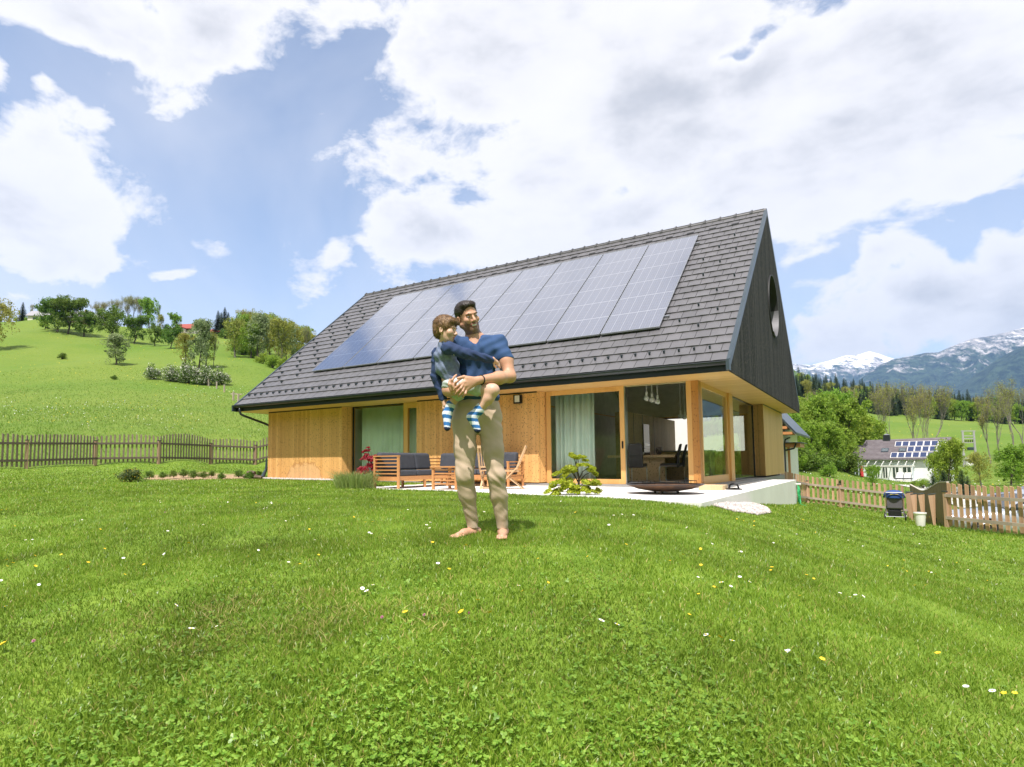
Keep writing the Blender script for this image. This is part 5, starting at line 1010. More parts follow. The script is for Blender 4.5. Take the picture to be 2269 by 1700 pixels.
def car(name, label, loc, rz, paint, hood=.92, roof=1.45, L=4.35, Wd=.88):
    c = thing(name, label, 'car', loc, None, rz)            # front towards -x
    st = [(-2.12, .55, .34, .62), (-2.0, .72, .26, .72), (-1.7, .82, .22, hood-.10), (-1.0, Wd, .2, hood-.02), (-.55, Wd, .2, hood+.05), (.3, Wd, .2, hood+.08), (1.2, Wd, .2, hood+.09), (1.8, .84, .22, hood+.08), (2.1, .76, .28, hood+.0), (2.22, .62, .36, .75)]
    vs = []
    for x, w, zb, zt in st: vs += [(x, -w*.85, zb), (x, -w, zb+.12), (x, -w*1.0, (zb+zt)/2+.05), (x, -w*.94, zt-.05), (x, -w*.75, zt), (x, 0, zt+.03), (x, w*.75, zt), (x, w*.94, zt-.05), (x, w, (zb+zt)/2+.05), (x, w, zb+.12), (x, w*.85, zb)]
    n = 11; fs = [(i*n+k, (i+1)*n+k, (i+1)*n+(k+1) % n, i*n+(k+1) % n) for i in range(len(st)-1) for k in range(n)]+[tuple(range(n)), tuple((len(st)-1)*n+k for k in range(n-1, -1, -1))]
    mb = MB(); mb.add(vs, fs); o = mb.build('body', paint, c, smooth=True); m_ = o.modifiers.new('s', 'SUBSURF'); m_.levels = m_.render_levels = 2
    zb = hood+.04; gh = [(-.75, .70, zb-.02, zb), (-.15, .66, zb, roof-.10), (.25, .64, zb, roof), (1.1, .63, zb, roof-.01), (1.7, .62, zb, roof-.12), (2.1, .62, zb, zb+.06)]
    vs = []
    for x, w, z0, z1_ in gh: vs += [(x, -w-.10, z0), (x, -w, z1_-.05), (x, -w*.85, z1_), (x, w*.85, z1_), (x, w, z1_-.05), (x, w+.10, z0)]
    fs = []; mi = []
    for i in range(len(gh)-1):
        for k in range(5):
            fs.append((i*6+k, (i+1)*6+k, (i+1)*6+k+1, i*6+k+1)); mi.append(0 if (k == 2 and 1 <= i <= 3) or (k in (1, 3)) else 1)
    mb = MB(); mb.v = vs; mb.f = fs; mb.mi = mi; g_ = mb.build('cabin', [paint, GLASSD], c, smooth=False)
    mb = MB()
    for s in (-1, 1):
        for x in (.25, 1.15): mb.beam((x, s*.745, zb), (x+.05, s*.645, roof-.04), .05, .02, (1, 0, 0))
    mb.build('window_pillar', BLK, g_)
    for x in (-1.32, 1.32):
        for s in (-1, 1):
            mb = MB(); mb.tube([(x, s*.70, .31), (x, s*.87, .31)], .31, 28); w_ = mb.build('wheel', RUB, c); mb = MB()
            mb.tube([(x, s*.80, .31), (x, s*.885, .31)], .06, 12)
            for q in range(5): a = q*1.257+.3; mb.beam((x, s*.878, .31), (x+.20*math.cos(a), s*.878, .31+.20*math.sin(a)), .05, .02, (0, 1, 0))
            n4 = [(x+.21*math.cos(a), s*.875, .31+.21*math.sin(a)) for a in np.linspace(0, 2*math.pi, 21)]; mb.tube(n4, .016, 6); mb.build('rim', STEEL, w_)
            ar = MB(); n4 = [(x+.35*math.cos(a), s*.865, .31+.35*math.sin(a)) for a in np.linspace(-.2, math.pi+.2, 16)]; ar.tube(n4, .035, 6); ar.build('wheel_arch', DARKM, c)
    for s in (-1, 1):
        mb = MB(); mb.lathe([(.001, 0), (.16, .03), (.17, .12), (.10, .2)], n=14); o = mb.build('headlight', STEEL, c); o.location = (-1.98, s*.60, .66); o.rotation_euler = (0, math.radians(-78), s*.5); o.scale = (.5, .75, .6)
        mb = MB(); mb.box(-.1, .08, -.10, .10, -.06, .07); o = mb.build('mirror', paint, c, bevel=.04); o.location = (-.45, s*.93, hood+.10)
    mb = MB(); mb.box(-2.13, -2.09, -.45, .45, .38, .56); mb.build('grille', BLK, c); return c
GLASSD = pm('car_glass', (.02, .03, .03), .05, spec=.8)
def paintm(name, c1, metal=.6):
    m = pm(name, c1, .3, metal=metal); m.node_tree.nodes['Principled BSDF'].inputs['Coat Weight'].default_value = 1; return m
p = at(2262, 1030, 18.3); car('silver_car', 'silver car parked close behind the nearest picket fence', (p[0], p[1], at(2240, 1194, 18.3)[2]), YAW-.30, paintm('silver_paint', (.55, .60, .66)))
p = at(2300, 1030, 27.0); car('dark_car', 'dark grey car parked behind the silver car', (p[0], p[1], at(2290, 1064, 27)[2]-1.5), YAW-.55, paintm('dark_paint', (.03, .035, .045)), .98, 1.5)
mb = MB(); q = at(2123, 1030, 17.6)
# ------------------------------------------------------------------ trees
def foliage(name, a, b, tr=.35, yellow=None): 
    m = leafmat(name, a, b, tr, .55, yellow)
    return m
F_ORCH = foliage('orchard_leaves', (.07, .15, .02), (.18, .30, .04)); F_SPR = foliage('spring_leaves', (.16, .29, .025), (.36, .50, .07), .5); F_OCH = foliage('ochre_leaves', (.22, .25, .04), (.40, .42, .09), .4)
F_CON = foliage('conifer_needles', (.012, .032, .014), (.035, .07, .028), .1); F_CON2 = foliage('young_conifer_needles', (.03, .065, .02), (.08, .13, .04), .15)
F_HAW = foliage('hawthorn_leaves', (.06, .12, .02), (.15, .23, .04), .3); F_BLO = foliage('hawthorn_blossom', (.55, .56, .45), (.75, .75, .66), .3); F_PAL = foliage('pale_leaves', (.17, .24, .09), (.36, .43, .22), .4); F_DUL = foliage('dull_leaves', (.07, .11, .03), (.15, .19, .06), .3)
BARK = pm('bark_brown', (.10, .08, .062), .9, (.06, .048, .038), 5); BARKG = pm('bark_grey', (.24, .215, .185), .9, (.15, .135, .115), 4)
def rv3(rs, n): v = rs.randn(n, 3); return v/np.linalg.norm(v, axis=1, keepdims=True)
def leaves(cent, rad, nper, size, seed, flat=1.0, shell=.45):
    rs = np.random.RandomState(seed); C = np.repeat(np.array(cent), nper, 0); R_ = np.repeat(np.array(rad), nper); n = len(C)
    d = rv3(rs, n); r = R_*(shell+(1-shell)*rs.rand(n)**.6); P = C+d*r[:, None]*np.array([1, 1, flat]); s = size*(.6+.8*rs.rand(n))
    a = rv3(rs, n); nrm = d*.8+a*.9; nrm /= np.linalg.norm(nrm, axis=1, keepdims=True); t = np.cross(nrm, rv3(rs, n)); t /= np.linalg.norm(t, axis=1, keepdims=True)+1e-9; b = np.cross(nrm, t)
    t = t*s[:, None]*.5; b = b*s[:, None]*.35
    V = np.stack([P-t, P-b, P+t, P+b], 1).reshape(-1, 3); return V, np.arange(n)[:, None]*4+np.arange(4)
def branch(mb, p, d, L, r, depth, rs, tips, n=5, spread=.55, up=.15, kids=(2, 4), minr=.01):
    steps = 3; pts = [p]; rr_ = [r]; q = p; dd = d
    for i in range(steps):
        dd = (dd+Vector((rs.gauss(0, .13), rs.gauss(0, .13), rs.gauss(up*.5, .08)))).normalized(); q = q+dd*(L/steps); pts.append(q); rr_.append(max(minr, r*(1-.38*(i+1)/steps)))
    mb.tube(pts, rr_, n if depth > 1 else 3, cap=False)
    if depth <= 0: tips.append(q); return
    tips.append(q) if depth == 1 else None
    for k in range(rs.randint(*kids)):
        ax = Vector((rs.gauss(0, 1), rs.gauss(0, 1), rs.gauss(0, .6))).normalized(); nd = (dd+ax*spread*rs.uniform(.7, 1.4)+Vector((0, 0, up))).normalized()
        st_p = q if k < 2 else pts[2]; branch(mb, st_p, nd, L*rs.uniform(.62, .82), rr_[-1]*.72, depth-1, rs, tips, max(3, n-1), spread, up, kids, minr)
PROTO = {}
def mk_tree(kind, seed):
    rs = random.Random(seed); H = 10.0; mb = MB(); tips = []; root = bpy.data.objects.new(kind, None); root.empty_display_size = .5
    if kind in ('orchard_tree', 'leafy_tree', 'pale_tree', 'ochre_tree'):
        branch(mb, Vector((0, 0, -.4)), Vector((rs.gauss(0, .05), rs.gauss(0, .05), 1)), H*.30, H*.022, 4, rs, tips, 7, .62 if kind != 'pale_tree' else .4, .12, (2, 4), .02)
        tp = np.array([tuple(t) for t in tips]); top = np.percentile(tp[:, 2], 97); sc = (H*.93)/top; 
        mb.v = [(x*sc, y*sc, z*sc) for x, y, z in mb.v]; tp *= sc
        wid = np.percentile(np.hypot(tp[:, 0], tp[:, 1]), 95); want = {'orchard_tree': 4.2, 'leafy_tree': 3.6, 'pale_tree': 2.5, 'ochre_tree': 3.2}[kind]; k = want/wid; tp[:, 0] *= k; tp[:, 1] *= k; mb.v = [(x*(1+(k-1)*min(1, z/4)) if z > 0 else x, y*(1+(k-1)*min(1, z/4)) if z > 0 else y, z) for x, y, z in mb.v]
        low = H*(.16 if kind == 'orchard_tree' else .08); tp = tp[tp[:, 2] > low]; R2 = np.random.RandomState(seed); 
        ne = 95; q = np.sign(rv3(R2, ne))*np.abs(rv3(R2, ne))**.75*(R2.rand(ne, 1)**.4)*1.05; zc_ = (low+H)/2; ex = np.stack([q[:, 0]*want*.85, q[:, 1]*want*.85, zc_-.2+q[:, 2]*(H-low)*.46], -1)+R2.randn(ne, 3)*.3; ex[:, 2] = np.maximum(ex[:, 2], low+.3); tp = np.concatenate([tp, ex]); rad = .30+.75*R2.rand(len(tp))
        m_ = {'orchard_tree': F_ORCH, 'leafy_tree': F_SPR, 'pale_tree': F_PAL, 'ochre_tree': F_OCH}[kind]
        nper = {'orchard_tree': 60, 'leafy_tree': 62, 'pale_tree': 50, 'ochre_tree': 34}[kind]; V, F_ = leaves(tp, rad, nper, .30 if kind != 'ochre_tree' else .26, seed)
        t = mb.build('trunk', BARK if kind != 'ochre_tree' else BARKG, None, smooth=True); c = npmesh('crown', V, F_, m_)
    elif kind == 'bare_tree':
        branch(mb, Vector((0, 0, -.4)), Vector((0, 0, 1)), H*.30, H*.015, 5, rs, tips, 6, .38, .24, (2, 4), .012)
        tp = np.array([tuple(t) for t in tips]); sc = H/np.percentile(tp[:, 2], 98); mb.v = [(x*sc*.9, y*sc*.9, z*sc) for x, y, z in mb.v]; tp *= np.array([sc*.9, sc*.9, sc])
        # fine twigs at every tip
        R2 = np.random.RandomState(seed); n = len(tp)*4; P = np.repeat(tp, 4, 0); d = rv3(R2, n); d[:, 2] = abs(d[:, 2])*.8+.2; L_ = .35+.5*R2.rand(n); Q = P+d*L_[:, None]; w = rv3(R2, n)*.007
        Vt = np.stack([P-w, P+w, Q], 1).reshape(-1, 3); V, F_ = leaves(tp[::2], np.full(len(tp[::2]), .6), 14, .11, seed, shell=.2)
        t = mb.build('trunk', BARKG, None, smooth=True); tw = npmesh('twigs', Vt, np.arange(n)[:, None]*3+np.arange(3), BARKG); c = npmesh('buds', V, F_, F_OCH); tw.parent = root
    elif kind == 'spruce':
        mb.tube([(0, 0, -.4), (0, 0, H*.5), (0, 0, H)], [.16, .09, .01], 7); t = mb.build('trunk', BARK, None); V = []; F_ = []; R2 = np.random.RandomState(seed); nt_ = 27
        for k in range(nt_):
            z = H*(.07+.92*(k/nt_)); R_ = 2.0*(1-(z/H))**.85+.10; nb = int(13-5*k/nt_); a0 = R2.rand()*6
            for j in range(nb):
                a = a0+j*6.283/nb+R2.randn()*.12; r = R_*(.75+.45*R2.rand()); dr = .32*r+.1; c_, s_ = math.cos(a), math.sin(a); w = .20*r+.09
                for q in range(5):
                    f0, f1 = q/5, (q+1.5)/5; ww = w*(1-.75*f0)*(.8+.5*R2.rand()); za, zb_ = z-dr*f0**1.1, z-dr*min(1, f1)**1.1+.04; b = len(V)
                    for sg in (-1, 1):
                        b = len(V); V += [(c_*r*f0, s_*r*f0, za), (c_*r*min(1.05, f1), s_*r*min(1.05, f1), zb_), (c_*r*(f0+.12)-s_*ww*sg, s_*r*(f0+.12)+c_*ww*sg, za-.10-.12*R2.rand())]; F_.append((b, b+1, b+2))
        c = npmesh('crown', np.array(V), np.array(F_), F_CON)
    elif kind in ('bush', 'blossom_bush', 'dark_bush', 'flower_bush'):
        R2 = np.random.RandomState(seed); n = 30; P = rv3(R2, n)*np.array([3.6, 3.6, 3.0])*(.35+.65*R2.rand(n, 1)); P[:, 2] = abs(P[:, 2])*1.9+1.2; rad = 1.0+.9*R2.rand(n); 
        for k in range(7): a = rs.uniform(0, 6.28); mb.tube([(0, 0, -.3), (math.cos(a)*1.2, math.sin(a)*1.2, 2.2), (math.cos(a)*2.3, math.sin(a)*2.3, 5)], [.16, .11, .04], 5, cap=False)
        m_ = {'bush': F_SPR, 'blossom_bush': F_HAW, 'dark_bush': F_ORCH, 'flower_bush': F_DUL}[kind]
        V, F_ = leaves(P, rad, 110, .42, seed, shell=.3); V[:, 2] = np.maximum(V[:, 2], .05); t = mb.build('stems', BARK, None); c = npmesh('foliage', V, F_, m_)
        if kind in ('blossom_bush', 'flower_bush'):
            V, F_ = leaves(P, rad*1.08, 34 if kind == 'blossom_bush' else 9, .40 if kind == 'blossom_bush' else .28, seed+5, shell=.85); V[:, 2] = np.maximum(V[:, 2], .3); bl = npmesh('blossom', V, F_, F_BLO if kind == 'blossom_bush' else FY); bl.parent = root
    COL.objects.link(root); t.parent = root; c.parent = root; return root
def proto(kind, i):
    if (kind, i) not in PROTO: PROTO[(kind, i)] = [mk_tree(kind, 100+i*17+len(kind)), True]
    return PROTO[(kind, i)]
def plant_at(kind, i, p, hgt, label, cat='tree', group=None, wx=1.0, name=None):
    e = proto(kind, i)
    if e[1]: o = e[0]; e[1] = False
    else: o = copy_tree(e[0])
    if name and o is not None: o.name = name
    s = hgt/10.0; o.location = (p[0], p[1], p[2]); o.scale = (s*wx, s*wx, s); o.rotation_euler = (0, 0, rnd.uniform(0, 6.28)); return tag(o, label, cat, group)
for m__ in (F_ORCH, F_SPR, F_OCH, F_CON, F_PAL, F_DUL):
    t_ = m__.node_tree; hs_ = [q for q in t_.nodes if q.type == 'HUE_SAT'][0]; oi_ = t_.nodes.new('ShaderNodeObjectInfo'); mr_ = t_.nodes.new('ShaderNodeMapRange'); mr_.inputs[3].default_value = .478; mr_.inputs[4].default_value = .515; t_.links.new(oi_.outputs['Random'], mr_.inputs[0]); t_.links.new(mr_.outputs[0], hs_.inputs['Hue'])
def plant_px(kind, i, px, by, ty, label, cat='tree', group=None, wx=1.0, d=None, name=None):
    if d is None: p, d = ghit(px, by)
    else: p = at(px, by, d); p = np.array([p[0], p[1], h1(p[0], p[1])])
    top = at(px, ty, d)[2]; return plant_at(kind, i, p, max(.3, top-p[2]), label, cat, group, wx, name)
og = 'orchard trees in a row across the hillside'
for i, (px, by, ty, l) in enumerate(((127, 737, 654, 'big round orchard tree at the left end of the hillside row'), (149, 741, 655, 'tall orchard tree overlapping the leftmost one on the hill'), (186, 747, 688, 'broad lower orchard tree, third along the hillside row'), (244, 755, 676, 'tall upright orchard tree in the middle of the hillside row'), (296, 762, 698, 'orchard tree right of the tall upright one'), (343, 768, 721, 'small orchard tree near the right end of the row'), (377, 774, 720, 'rightmost small dark orchard tree of the row'))):
    plant_px('orchard_tree', i % 3, px, by, ty, l, group=og, wx=1.15 if i in (0, 2) else .95)
plant_px('leafy_tree', 1, 100, 730, 700, 'low green tree left of the orchard row', wx=1.4)
plant_px('pale_tree', 0, 257, 809, 739, 'small pale-leaved tree alone on the slope below the orchard', wx=1.3)
plant_px('ochre_tree', 0, -12, 778, 655, 'spring tree cut by the left edge of the picture', wx=1.0)
plant_px('dark_bush', 0, 137, 797, 773, 'dark bush alone on the open slope at the left', 'bush', wx=1.15); plant_px('dark_bush', 1, 253, 842, 825, 'small dark bush lower on the open slope', 'bush', wx=1.2)
hg = 'flowering hawthorn bushes in a clump on the slope'
for i, (px, by, ty, w, l) in enumerate(((340, 842, 793, 1.1, 'leftmost white-flowering hawthorn bush of the clump'), (378, 846, 795, 1.15, 'second white-flowering hawthorn bush of the clump'), (420, 850, 776, 1.0, 'tallest white-flowering hawthorn bush in the middle of the clump'), (458, 855, 795, 1.1, 'white-flowering hawthorn bush right of the tallest'), (492, 854, 800, 1.0, 'rightmost white-flowering hawthorn bush of the clump'), (427, 853, 836, 1.1, 'low green bush at the foot of the hawthorn clump'))):
    plant_px('blossom_bush' if i < 5 else 'bush', i % 2, px, by, ty, l, 'bush', hg, w)
for i, (px, by, ty, k, l) in enumerate(((408, 815, 735, 'ochre_tree', 'thin ochre tree rising behind the hawthorn clump'), (440, 818, 703, 'pale_tree', 'tall pale green tree rising behind the hawthorn clump'), (455, 815, 730, 'ochre_tree', 'second thin ochre tree behind the hawthorn clump'), (474, 815, 745, 'bare_tree', 'thin pale young tree at the right of the hawthorn clump'))): plant_px(k, i % 2, px, by, ty, l, wx=.8)
# skyline, left hill
def sky_tree(kind, i, px, ty, d, label, group=None, wx=1.0, cat='tree'):
    p = at(px, 1030, d); g_ = np.array([p[0], p[1], h1(p[0], p[1])]); return plant_at(kind, i, g_, max(2, at(px, ty, d)[2]-g_[2]), label, cat, group, wx)
bg_ = 'bare trees on the skyline of the left hill'
for i, (px, ty) in enumerate(((190, 668), (203, 664), (214, 668), (228, 662), (240, 656), (252, 657), (266, 652), (275, 650), (286, 650), (296, 652), (306, 655))): sky_tree('bare_tree', i % 3, px, ty, 232+(i % 3)*4, 'leafless grey tree on the left skyline', bg_, 1.0)
sky_tree('leafy_tree', 0, 322, 651, 230, 'tall narrow green tree at the right end of the bare skyline row', wx=.75); sky_tree('bare_tree', 1, 339, 672, 232, 'slender bare tree just right of the green skyline tree', wx=.6)
for i, (px, ty, k) in enumerate(((346, 692, 'ochre_tree'), (360, 703, 'dark_bush'), (382, 688, 'leafy_tree'), (20, 692, 'bush'), (45, 690, 'bush'), (8, 680, 'ochre_tree'), (57, 668, 'bare_tree'), (82, 676, 'leafy_tree'), (110, 690, 'bush'), (330, 702, 'bush'))):
    sky_tree(k, 0 if i % 2 else 1, px, ty, 226+i, ['small ochre tree on the skyline left of the red-roofed chalet', 'round dark bush on the skyline left of the chalet', 'slim green tree just left of the red-roofed chalet', 'green bush at the far left of the skyline', 'green bush left of the white farmhouse', 'pale tree at the far left of the skyline', 'bare tree left of the white farmhouse', 'green tree in front of the white farmhouse', 'green bush right of the white farmhouse', 'low bush under the green skyline tree'][i], None, .8, 'bush' if 'bush' in k else 'tree')
cg = 'spruces on the skyline right of the chalet'
for i, (px, ty, d) in enumerate(((35, 661, 238), (426, 700, 240), (433, 706, 240), (450, 703, 240), (476, 680, 225), (483, 684, 228), (491, 672, 222), (499, 684, 226), (518, 690, 230), (532, 684, 236), (545, 683, 238))): sky_tree('spruce', i % 2, px, ty, d, 'dark spruce on the left skyline' if i else 'lone dark spruce at the far left of the skyline', cg if i else None, 1.3)
sky_tree('dark_bush', 0, 493, 712, 215, 'round dark bush under the skyline spruces', None, 1.1, 'bush'); sky_tree('pale_tree', 1, 440, 702, 205, 'pale tree in front of the skyline spruces')
wg = 'mixed spring trees of the wood beyond the roof'; ks = ['ochre_tree', 'leafy_tree', 'bare_tree', 'ochre_tree', 'pale_tree']
for i, (px, by, ty) in enumerate(((522, 772, 700), (536, 775, 694), (548, 779, 690), (560, 776, 686), (572, 783, 692), (584, 786, 690), (597, 785, 694), (610, 792, 697), (622, 790, 703), (636, 795, 707), (650, 797, 713), (664, 800, 720), (678, 800, 727), (692, 805, 735), (708, 805, 742), (722, 800, 750), (555, 790, 715), (590, 800, 720), (618, 806, 728), (645, 808, 735))):
    plant_px(ks[i % 5], i % 2, px, by, ty, 'mixed spring tree in the wood beyond the roof edge', group=wg, wx=.9, d=150+(i % 4)*9)
for i, (px, by, ty) in enumerate(((520, 781, 752), (540, 787, 755), (560, 793, 762), (582, 806, 768), (604, 817, 772), (630, 825, 775), (655, 830, 782))): plant_px('bush', i % 2, px, by, ty, 'round bright green bush along the edge of the wood', 'bush', 'green bushes along the edge of the wood', 1.15)
# right side, valley trees
rg = 'bright green trees behind the white annex'
for i, (px, ty, d, k) in enumerate(((1745, 905, 84, 'leafy_tree'), (1768, 890, 88, 'leafy_tree'), (1790, 878, 92, 'leafy_tree'), (1812, 872, 90, 'leafy_tree'), (1835, 862, 92, 'leafy_tree'), (1858, 885, 90, 'leafy_tree'), (1880, 895, 96, 'leafy_tree'), (1905, 905, 98, 'leafy_tree'), (1927, 925, 100, 'leafy_tree'), (1760, 940, 74, 'leafy_tree'), (1800, 930, 80, 'leafy_tree'), (1840, 935, 84, 'leafy_tree'), (1870, 950, 88, 'leafy_tree'), (1725, 915, 90, 'leafy_tree'))):
    sky_tree(k, i % 2, px, ty, d, 'bright green spring tree behind the white annex', rg, .85)
for i, (px, ty, d) in enumerate(((1762, 962, 76), (1790, 965, 78), (1818, 970, 80), (1845, 975, 84), (1875, 978, 86))): sky_tree('dark_bush', i % 2, px, ty, d, 'dark undergrowth bush at the foot of the green trees', 'undergrowth bushes below the green trees', 1.3, 'bush')
tg = 'tall half-bare ash trees on the valley slope'
for i, (px, by, ty, w) in enumerate(((1808, 1000, 868, .8), (1868, 1000, 864, .9), (1957, 978, 850, .8), (1975, 980, 856, .75), (2032, 978, 850, .8), (2050, 975, 856, .75), (2060, 975, 858, .8), (2216, 1000, 862, .8), (2240, 1000, 845, .8), (2268, 998, 862, .8), (2190, 950, 878, .7))):
    plant_px('bare_tree', i % 3, px, by, ty, 'tall half-bare ash tree on the valley slope', group=tg, wx=w, d=108+(i % 5)*5)
fg = 'dark spruces of the forest above the right meadow'; edge = [(1740, 903), (1880, 913), (1960, 925), (2060, 933), (2150, 934), (2269, 944), (2400, 950)]
def edgey(px): return float(np.interp(px, [e[0] for e in edge], [e[1] for e in edge]))
topy = lambda px: float(np.interp(px, [1740, 1770, 1800, 1850, 1900, 1960, 2000, 2100, 2180, 2269, 2400], [783, 804, 815, 826, 833, 841, 846, 857, 865, 870, 876]))
k_ = 0
for row in range(6):
    px = 1738+rnd.uniform(0, 6)
    while px < 2420:
        d = 292+row*34+rnd.uniform(-7, 7); t_ = row/5; p = at(px, 1030, d); g_ = np.array([p[0], p[1], h1(p[0], p[1])]); ty = topy(px)+(1-t_)*(edgey(px)-topy(px))*.38+rnd.uniform(-4, 9); hgt = at(px, ty, d)[2]-g_[2]; hgt = min(max(hgt, 12), 27)
        k = 'spruce' if rnd.random() < (.9 if px < 1960 else .75) else ('leafy_tree' if rnd.random() < .5 else 'ochre_tree')
        if row == 0 and px > 2040 and rnd.random() < .5: k = 'leafy_tree'
        o = plant_at(k, k_ % 2, g_, hgt*(.8 if k != 'spruce' else 1), 'dark spruce in the forest above the right meadow' if k == 'spruce' else 'paler broadleaf tree mixed into the spruce forest', 'tree', fg if k == 'spruce' else 'broadleaf trees mixed into the spruce forest', 1.05 if k == 'spruce' else .85); k_ += 1; px += rnd.uniform(10, 17)+row
# garden planting by the neighbouring house
plant_px('leafy_tree', 1, 2105, 1078, 972, 'bright green feathery tree right of the neighbouring house', wx=.75, d=52); plant_px('leafy_tree', 0, 2085, 1078, 1000, 'smaller bright green tree beside the feathery one', wx=.7, d=54)
for i, (px, ty, d) in enumerate(((2068, 1045, 45), (2092, 1038, 44), (2133, 1040, 43), (2145, 1052, 42))): plant_px('spruce', i % 2, px, 1080, ty, 'small dark garden conifer below the feathery tree', 'conifer', 'small garden conifers by the driveway', 1.6, d=d)
for i, (px, by, ty, d, k, l) in enumerate(((1934, 1072, 1030, 62, 'leafy_tree', 'small garden tree in front of the neighbouring house'), (2026, 1072, 1055, 62, 'bush', 'small round bush right of the glass canopy'), (2045, 1074, 1050, 60, 'bush', 'pale bush between the white house and the conifers'), (1835, 1045, 1012, 72, 'bush', 'young green tree behind the orange picket fence'), (1862, 1066, 1056, 60, 'flower_bush', 'low yellow garden bush beyond the picket fence'), (2240, 1062, 985, 70, 'leafy_tree', 'dark-stemmed green tree behind the dark car'), (2175, 1068, 1000, 60, 'ochre_tree', 'thin young tree with a pale trunk by the road'), (2262, 1055, 1010, 75, 'leafy_tree', 'green tree at the right edge of the picture'))): plant_px(k, i % 2, px, by, ty, l, 'bush' if 'bush' in k else 'tree', None, 1.1 if 'bush' in k else .9, d=d)
# spruces and a wooded hill standing to the right of and behind the photographer, seen in the panes
for i, (azd, d, hgt) in enumerate(((12, 60, 13), (17, 52, 12), (24, 70, 15))): a = math.radians(azd); x, y = CAM[0]+d*math.sin(a), CAM[1]+d*math.cos(a); plant_at('spruce', i % 2, (x, y, h1(x, y)), hgt, 'large spruce in the meadow outside the right edge of the picture', 'tree', 'large spruces outside the right edge', 1.5)
R2 = np.random.RandomState(5); V = []; a = np.radians(115+155*R2.rand(5200)); d = 85+150*R2.rand(5200)**1.1; x = CAM[0]+d*np.sin(a); y = CAM[1]+d*np.cos(a); z = hh(x, y); h_ = 11+7*R2.rand(5200); w = 2.4+R2.rand(5200)
for q in range(3):
    b = q*1.047; V.append(np.stack([np.stack([x-np.cos(b)*w, y-np.sin(b)*w, z+1], -1), np.stack([x+np.cos(b)*w, y+np.sin(b)*w, z+1], -1), np.stack([x, y, z+h_], -1)], 1).reshape(-1, 3))
V = np.concatenate(V); o = npmesh('forest', V, np.arange(len(V)//3)[:, None]*3+np.arange(3), F_CON2); tag(o, 'dense spruce forest on the hill behind the photographer', 'forest', kind='stuff')
# ------------------------------------------------------------------ terrace and bed planting
bp_ = [(213, 715), (420, 715), (588, 700), (740, 690), (895, 715), (1042, 715), (1163, 690), (1315, 730), (1583, 700), (1750, 730), (1880, 705)]
for i, (zx, zy) in enumerate(bp_):
    px, py = 300+zx/6.9125, 950+(zy+45)/6.9125; p, d = ghit(px, py, 14, 40); plant_at('dark_bush', i % 2, p, .40+.05*math.sin(i*5), 'small round shrub planted in the bare soil bed', 'shrub', 'small round shrubs in the soil bed', 1.15)
p, d = ghit(290, 1068, 12, 40); plant_at('flower_bush', 0, p, .72, 'yellow-flowering bush at the left end of the soil bed', 'bush', None, 1.4)
def tuft(name, label, cat, c, n, h_, w, spread, mat, seed, lean=.7):
    rs = np.random.RandomState(seed); a = rs.rand(n)*6.28; r = spread*rs.rand(n)**.7; x, y = np.cos(a)*r, np.sin(a)*r; L_ = h_*(.6+.5*rs.rand(n)); ln = lean*L_*rs.rand(n); q = a+rs.randn(n)*.5; p = rs.rand(n)*6.28
    dx, dy = np.cos(p)*w/2, np.sin(p)*w/2; lx, ly = np.cos(q)*ln, np.sin(q)*ln
    V = np.stack([np.stack([x-dx, y-dy, 0*x], -1), np.stack([x+dx, y+dy, 0*x], -1), np.stack([x+dx+lx*.35, y+dy+ly*.35, L_*.7], -1), np.stack([x-dx+lx*.35, y-dy+ly*.35, L_*.7], -1), np.stack([x+lx, y+ly, L_], -1), np.stack([x+lx, y+ly+.002, L_], -1)], 1).reshape(-1, 3)
    i = np.arange(n)[:, None]*6; F_ = np.concatenate([i+np.array([0, 1, 2, 3]), i+np.array([3, 2, 4, 5])]); o = npmesh(name, V, F_, mat, loc=c); return tag(o, label, cat)
p = onz(788, 1082, -.02); tuft('ornamental_grass', 'tall tuft of ornamental grass left of the garden sofa', 'ornamental grass', tuple(p), 1100, .42, .008, .48, leafmat('ornamental_grass_leaf', (.16, .25, .06), (.40, .46, .16), .3, .5), 3, 1.3)
p = onz(765, 1076, 0); tuft('ornamental_grass', 'smaller grass tuft at the foot of the wooden wall', 'ornamental grass', tuple(p), 500, .28, .008, .3, bpy.data.materials['ornamental_grass_leaf'], 4)
def maple(name, label, base, tiers, m_, size, nper, seed, stemcol):
    t = thing(name, label, 'small tree', tuple(base)); mb = MB(); cent = []; rad = []
    rs = random.Random(seed); H = max(q[2] for q in tiers); mb.tube([(0, 0, -.05), (.02, .01, H*.4), (-.02, .0, H*.75), (0, 0, H*.95)], [.024, .02, .013, .006], 7)
    for x, y, z, r in tiers:
        mb.tube([(0, 0, max(.12, z*.5)), (x*.5, y*.5, z*.85), (x, y, z)], [.012, .009, .004], 5)
        for k in range(6): cent.append((x+rs.gauss(0, r*.55), y+rs.gauss(0, r*.55), z+rs.gauss(0, r*.25))); rad.append(r*.62)
    mb.build('trunk', stemcol, t, smooth=True); V, F_ = leaves(cent, rad, nper, size, seed, flat=.45, shell=.1); V[:, 2] -= .35*np.maximum(0, np.hypot(V[:, 0], V[:, 1])-.2); c = npmesh('crown', V, F_, m_, parent=t); return t
def rtv(a, b): return (RT[0]*a-FW[0]*b, RT[1]*a-FW[1]*b)
base = onz(1281, 1096, -.03); T_ = []
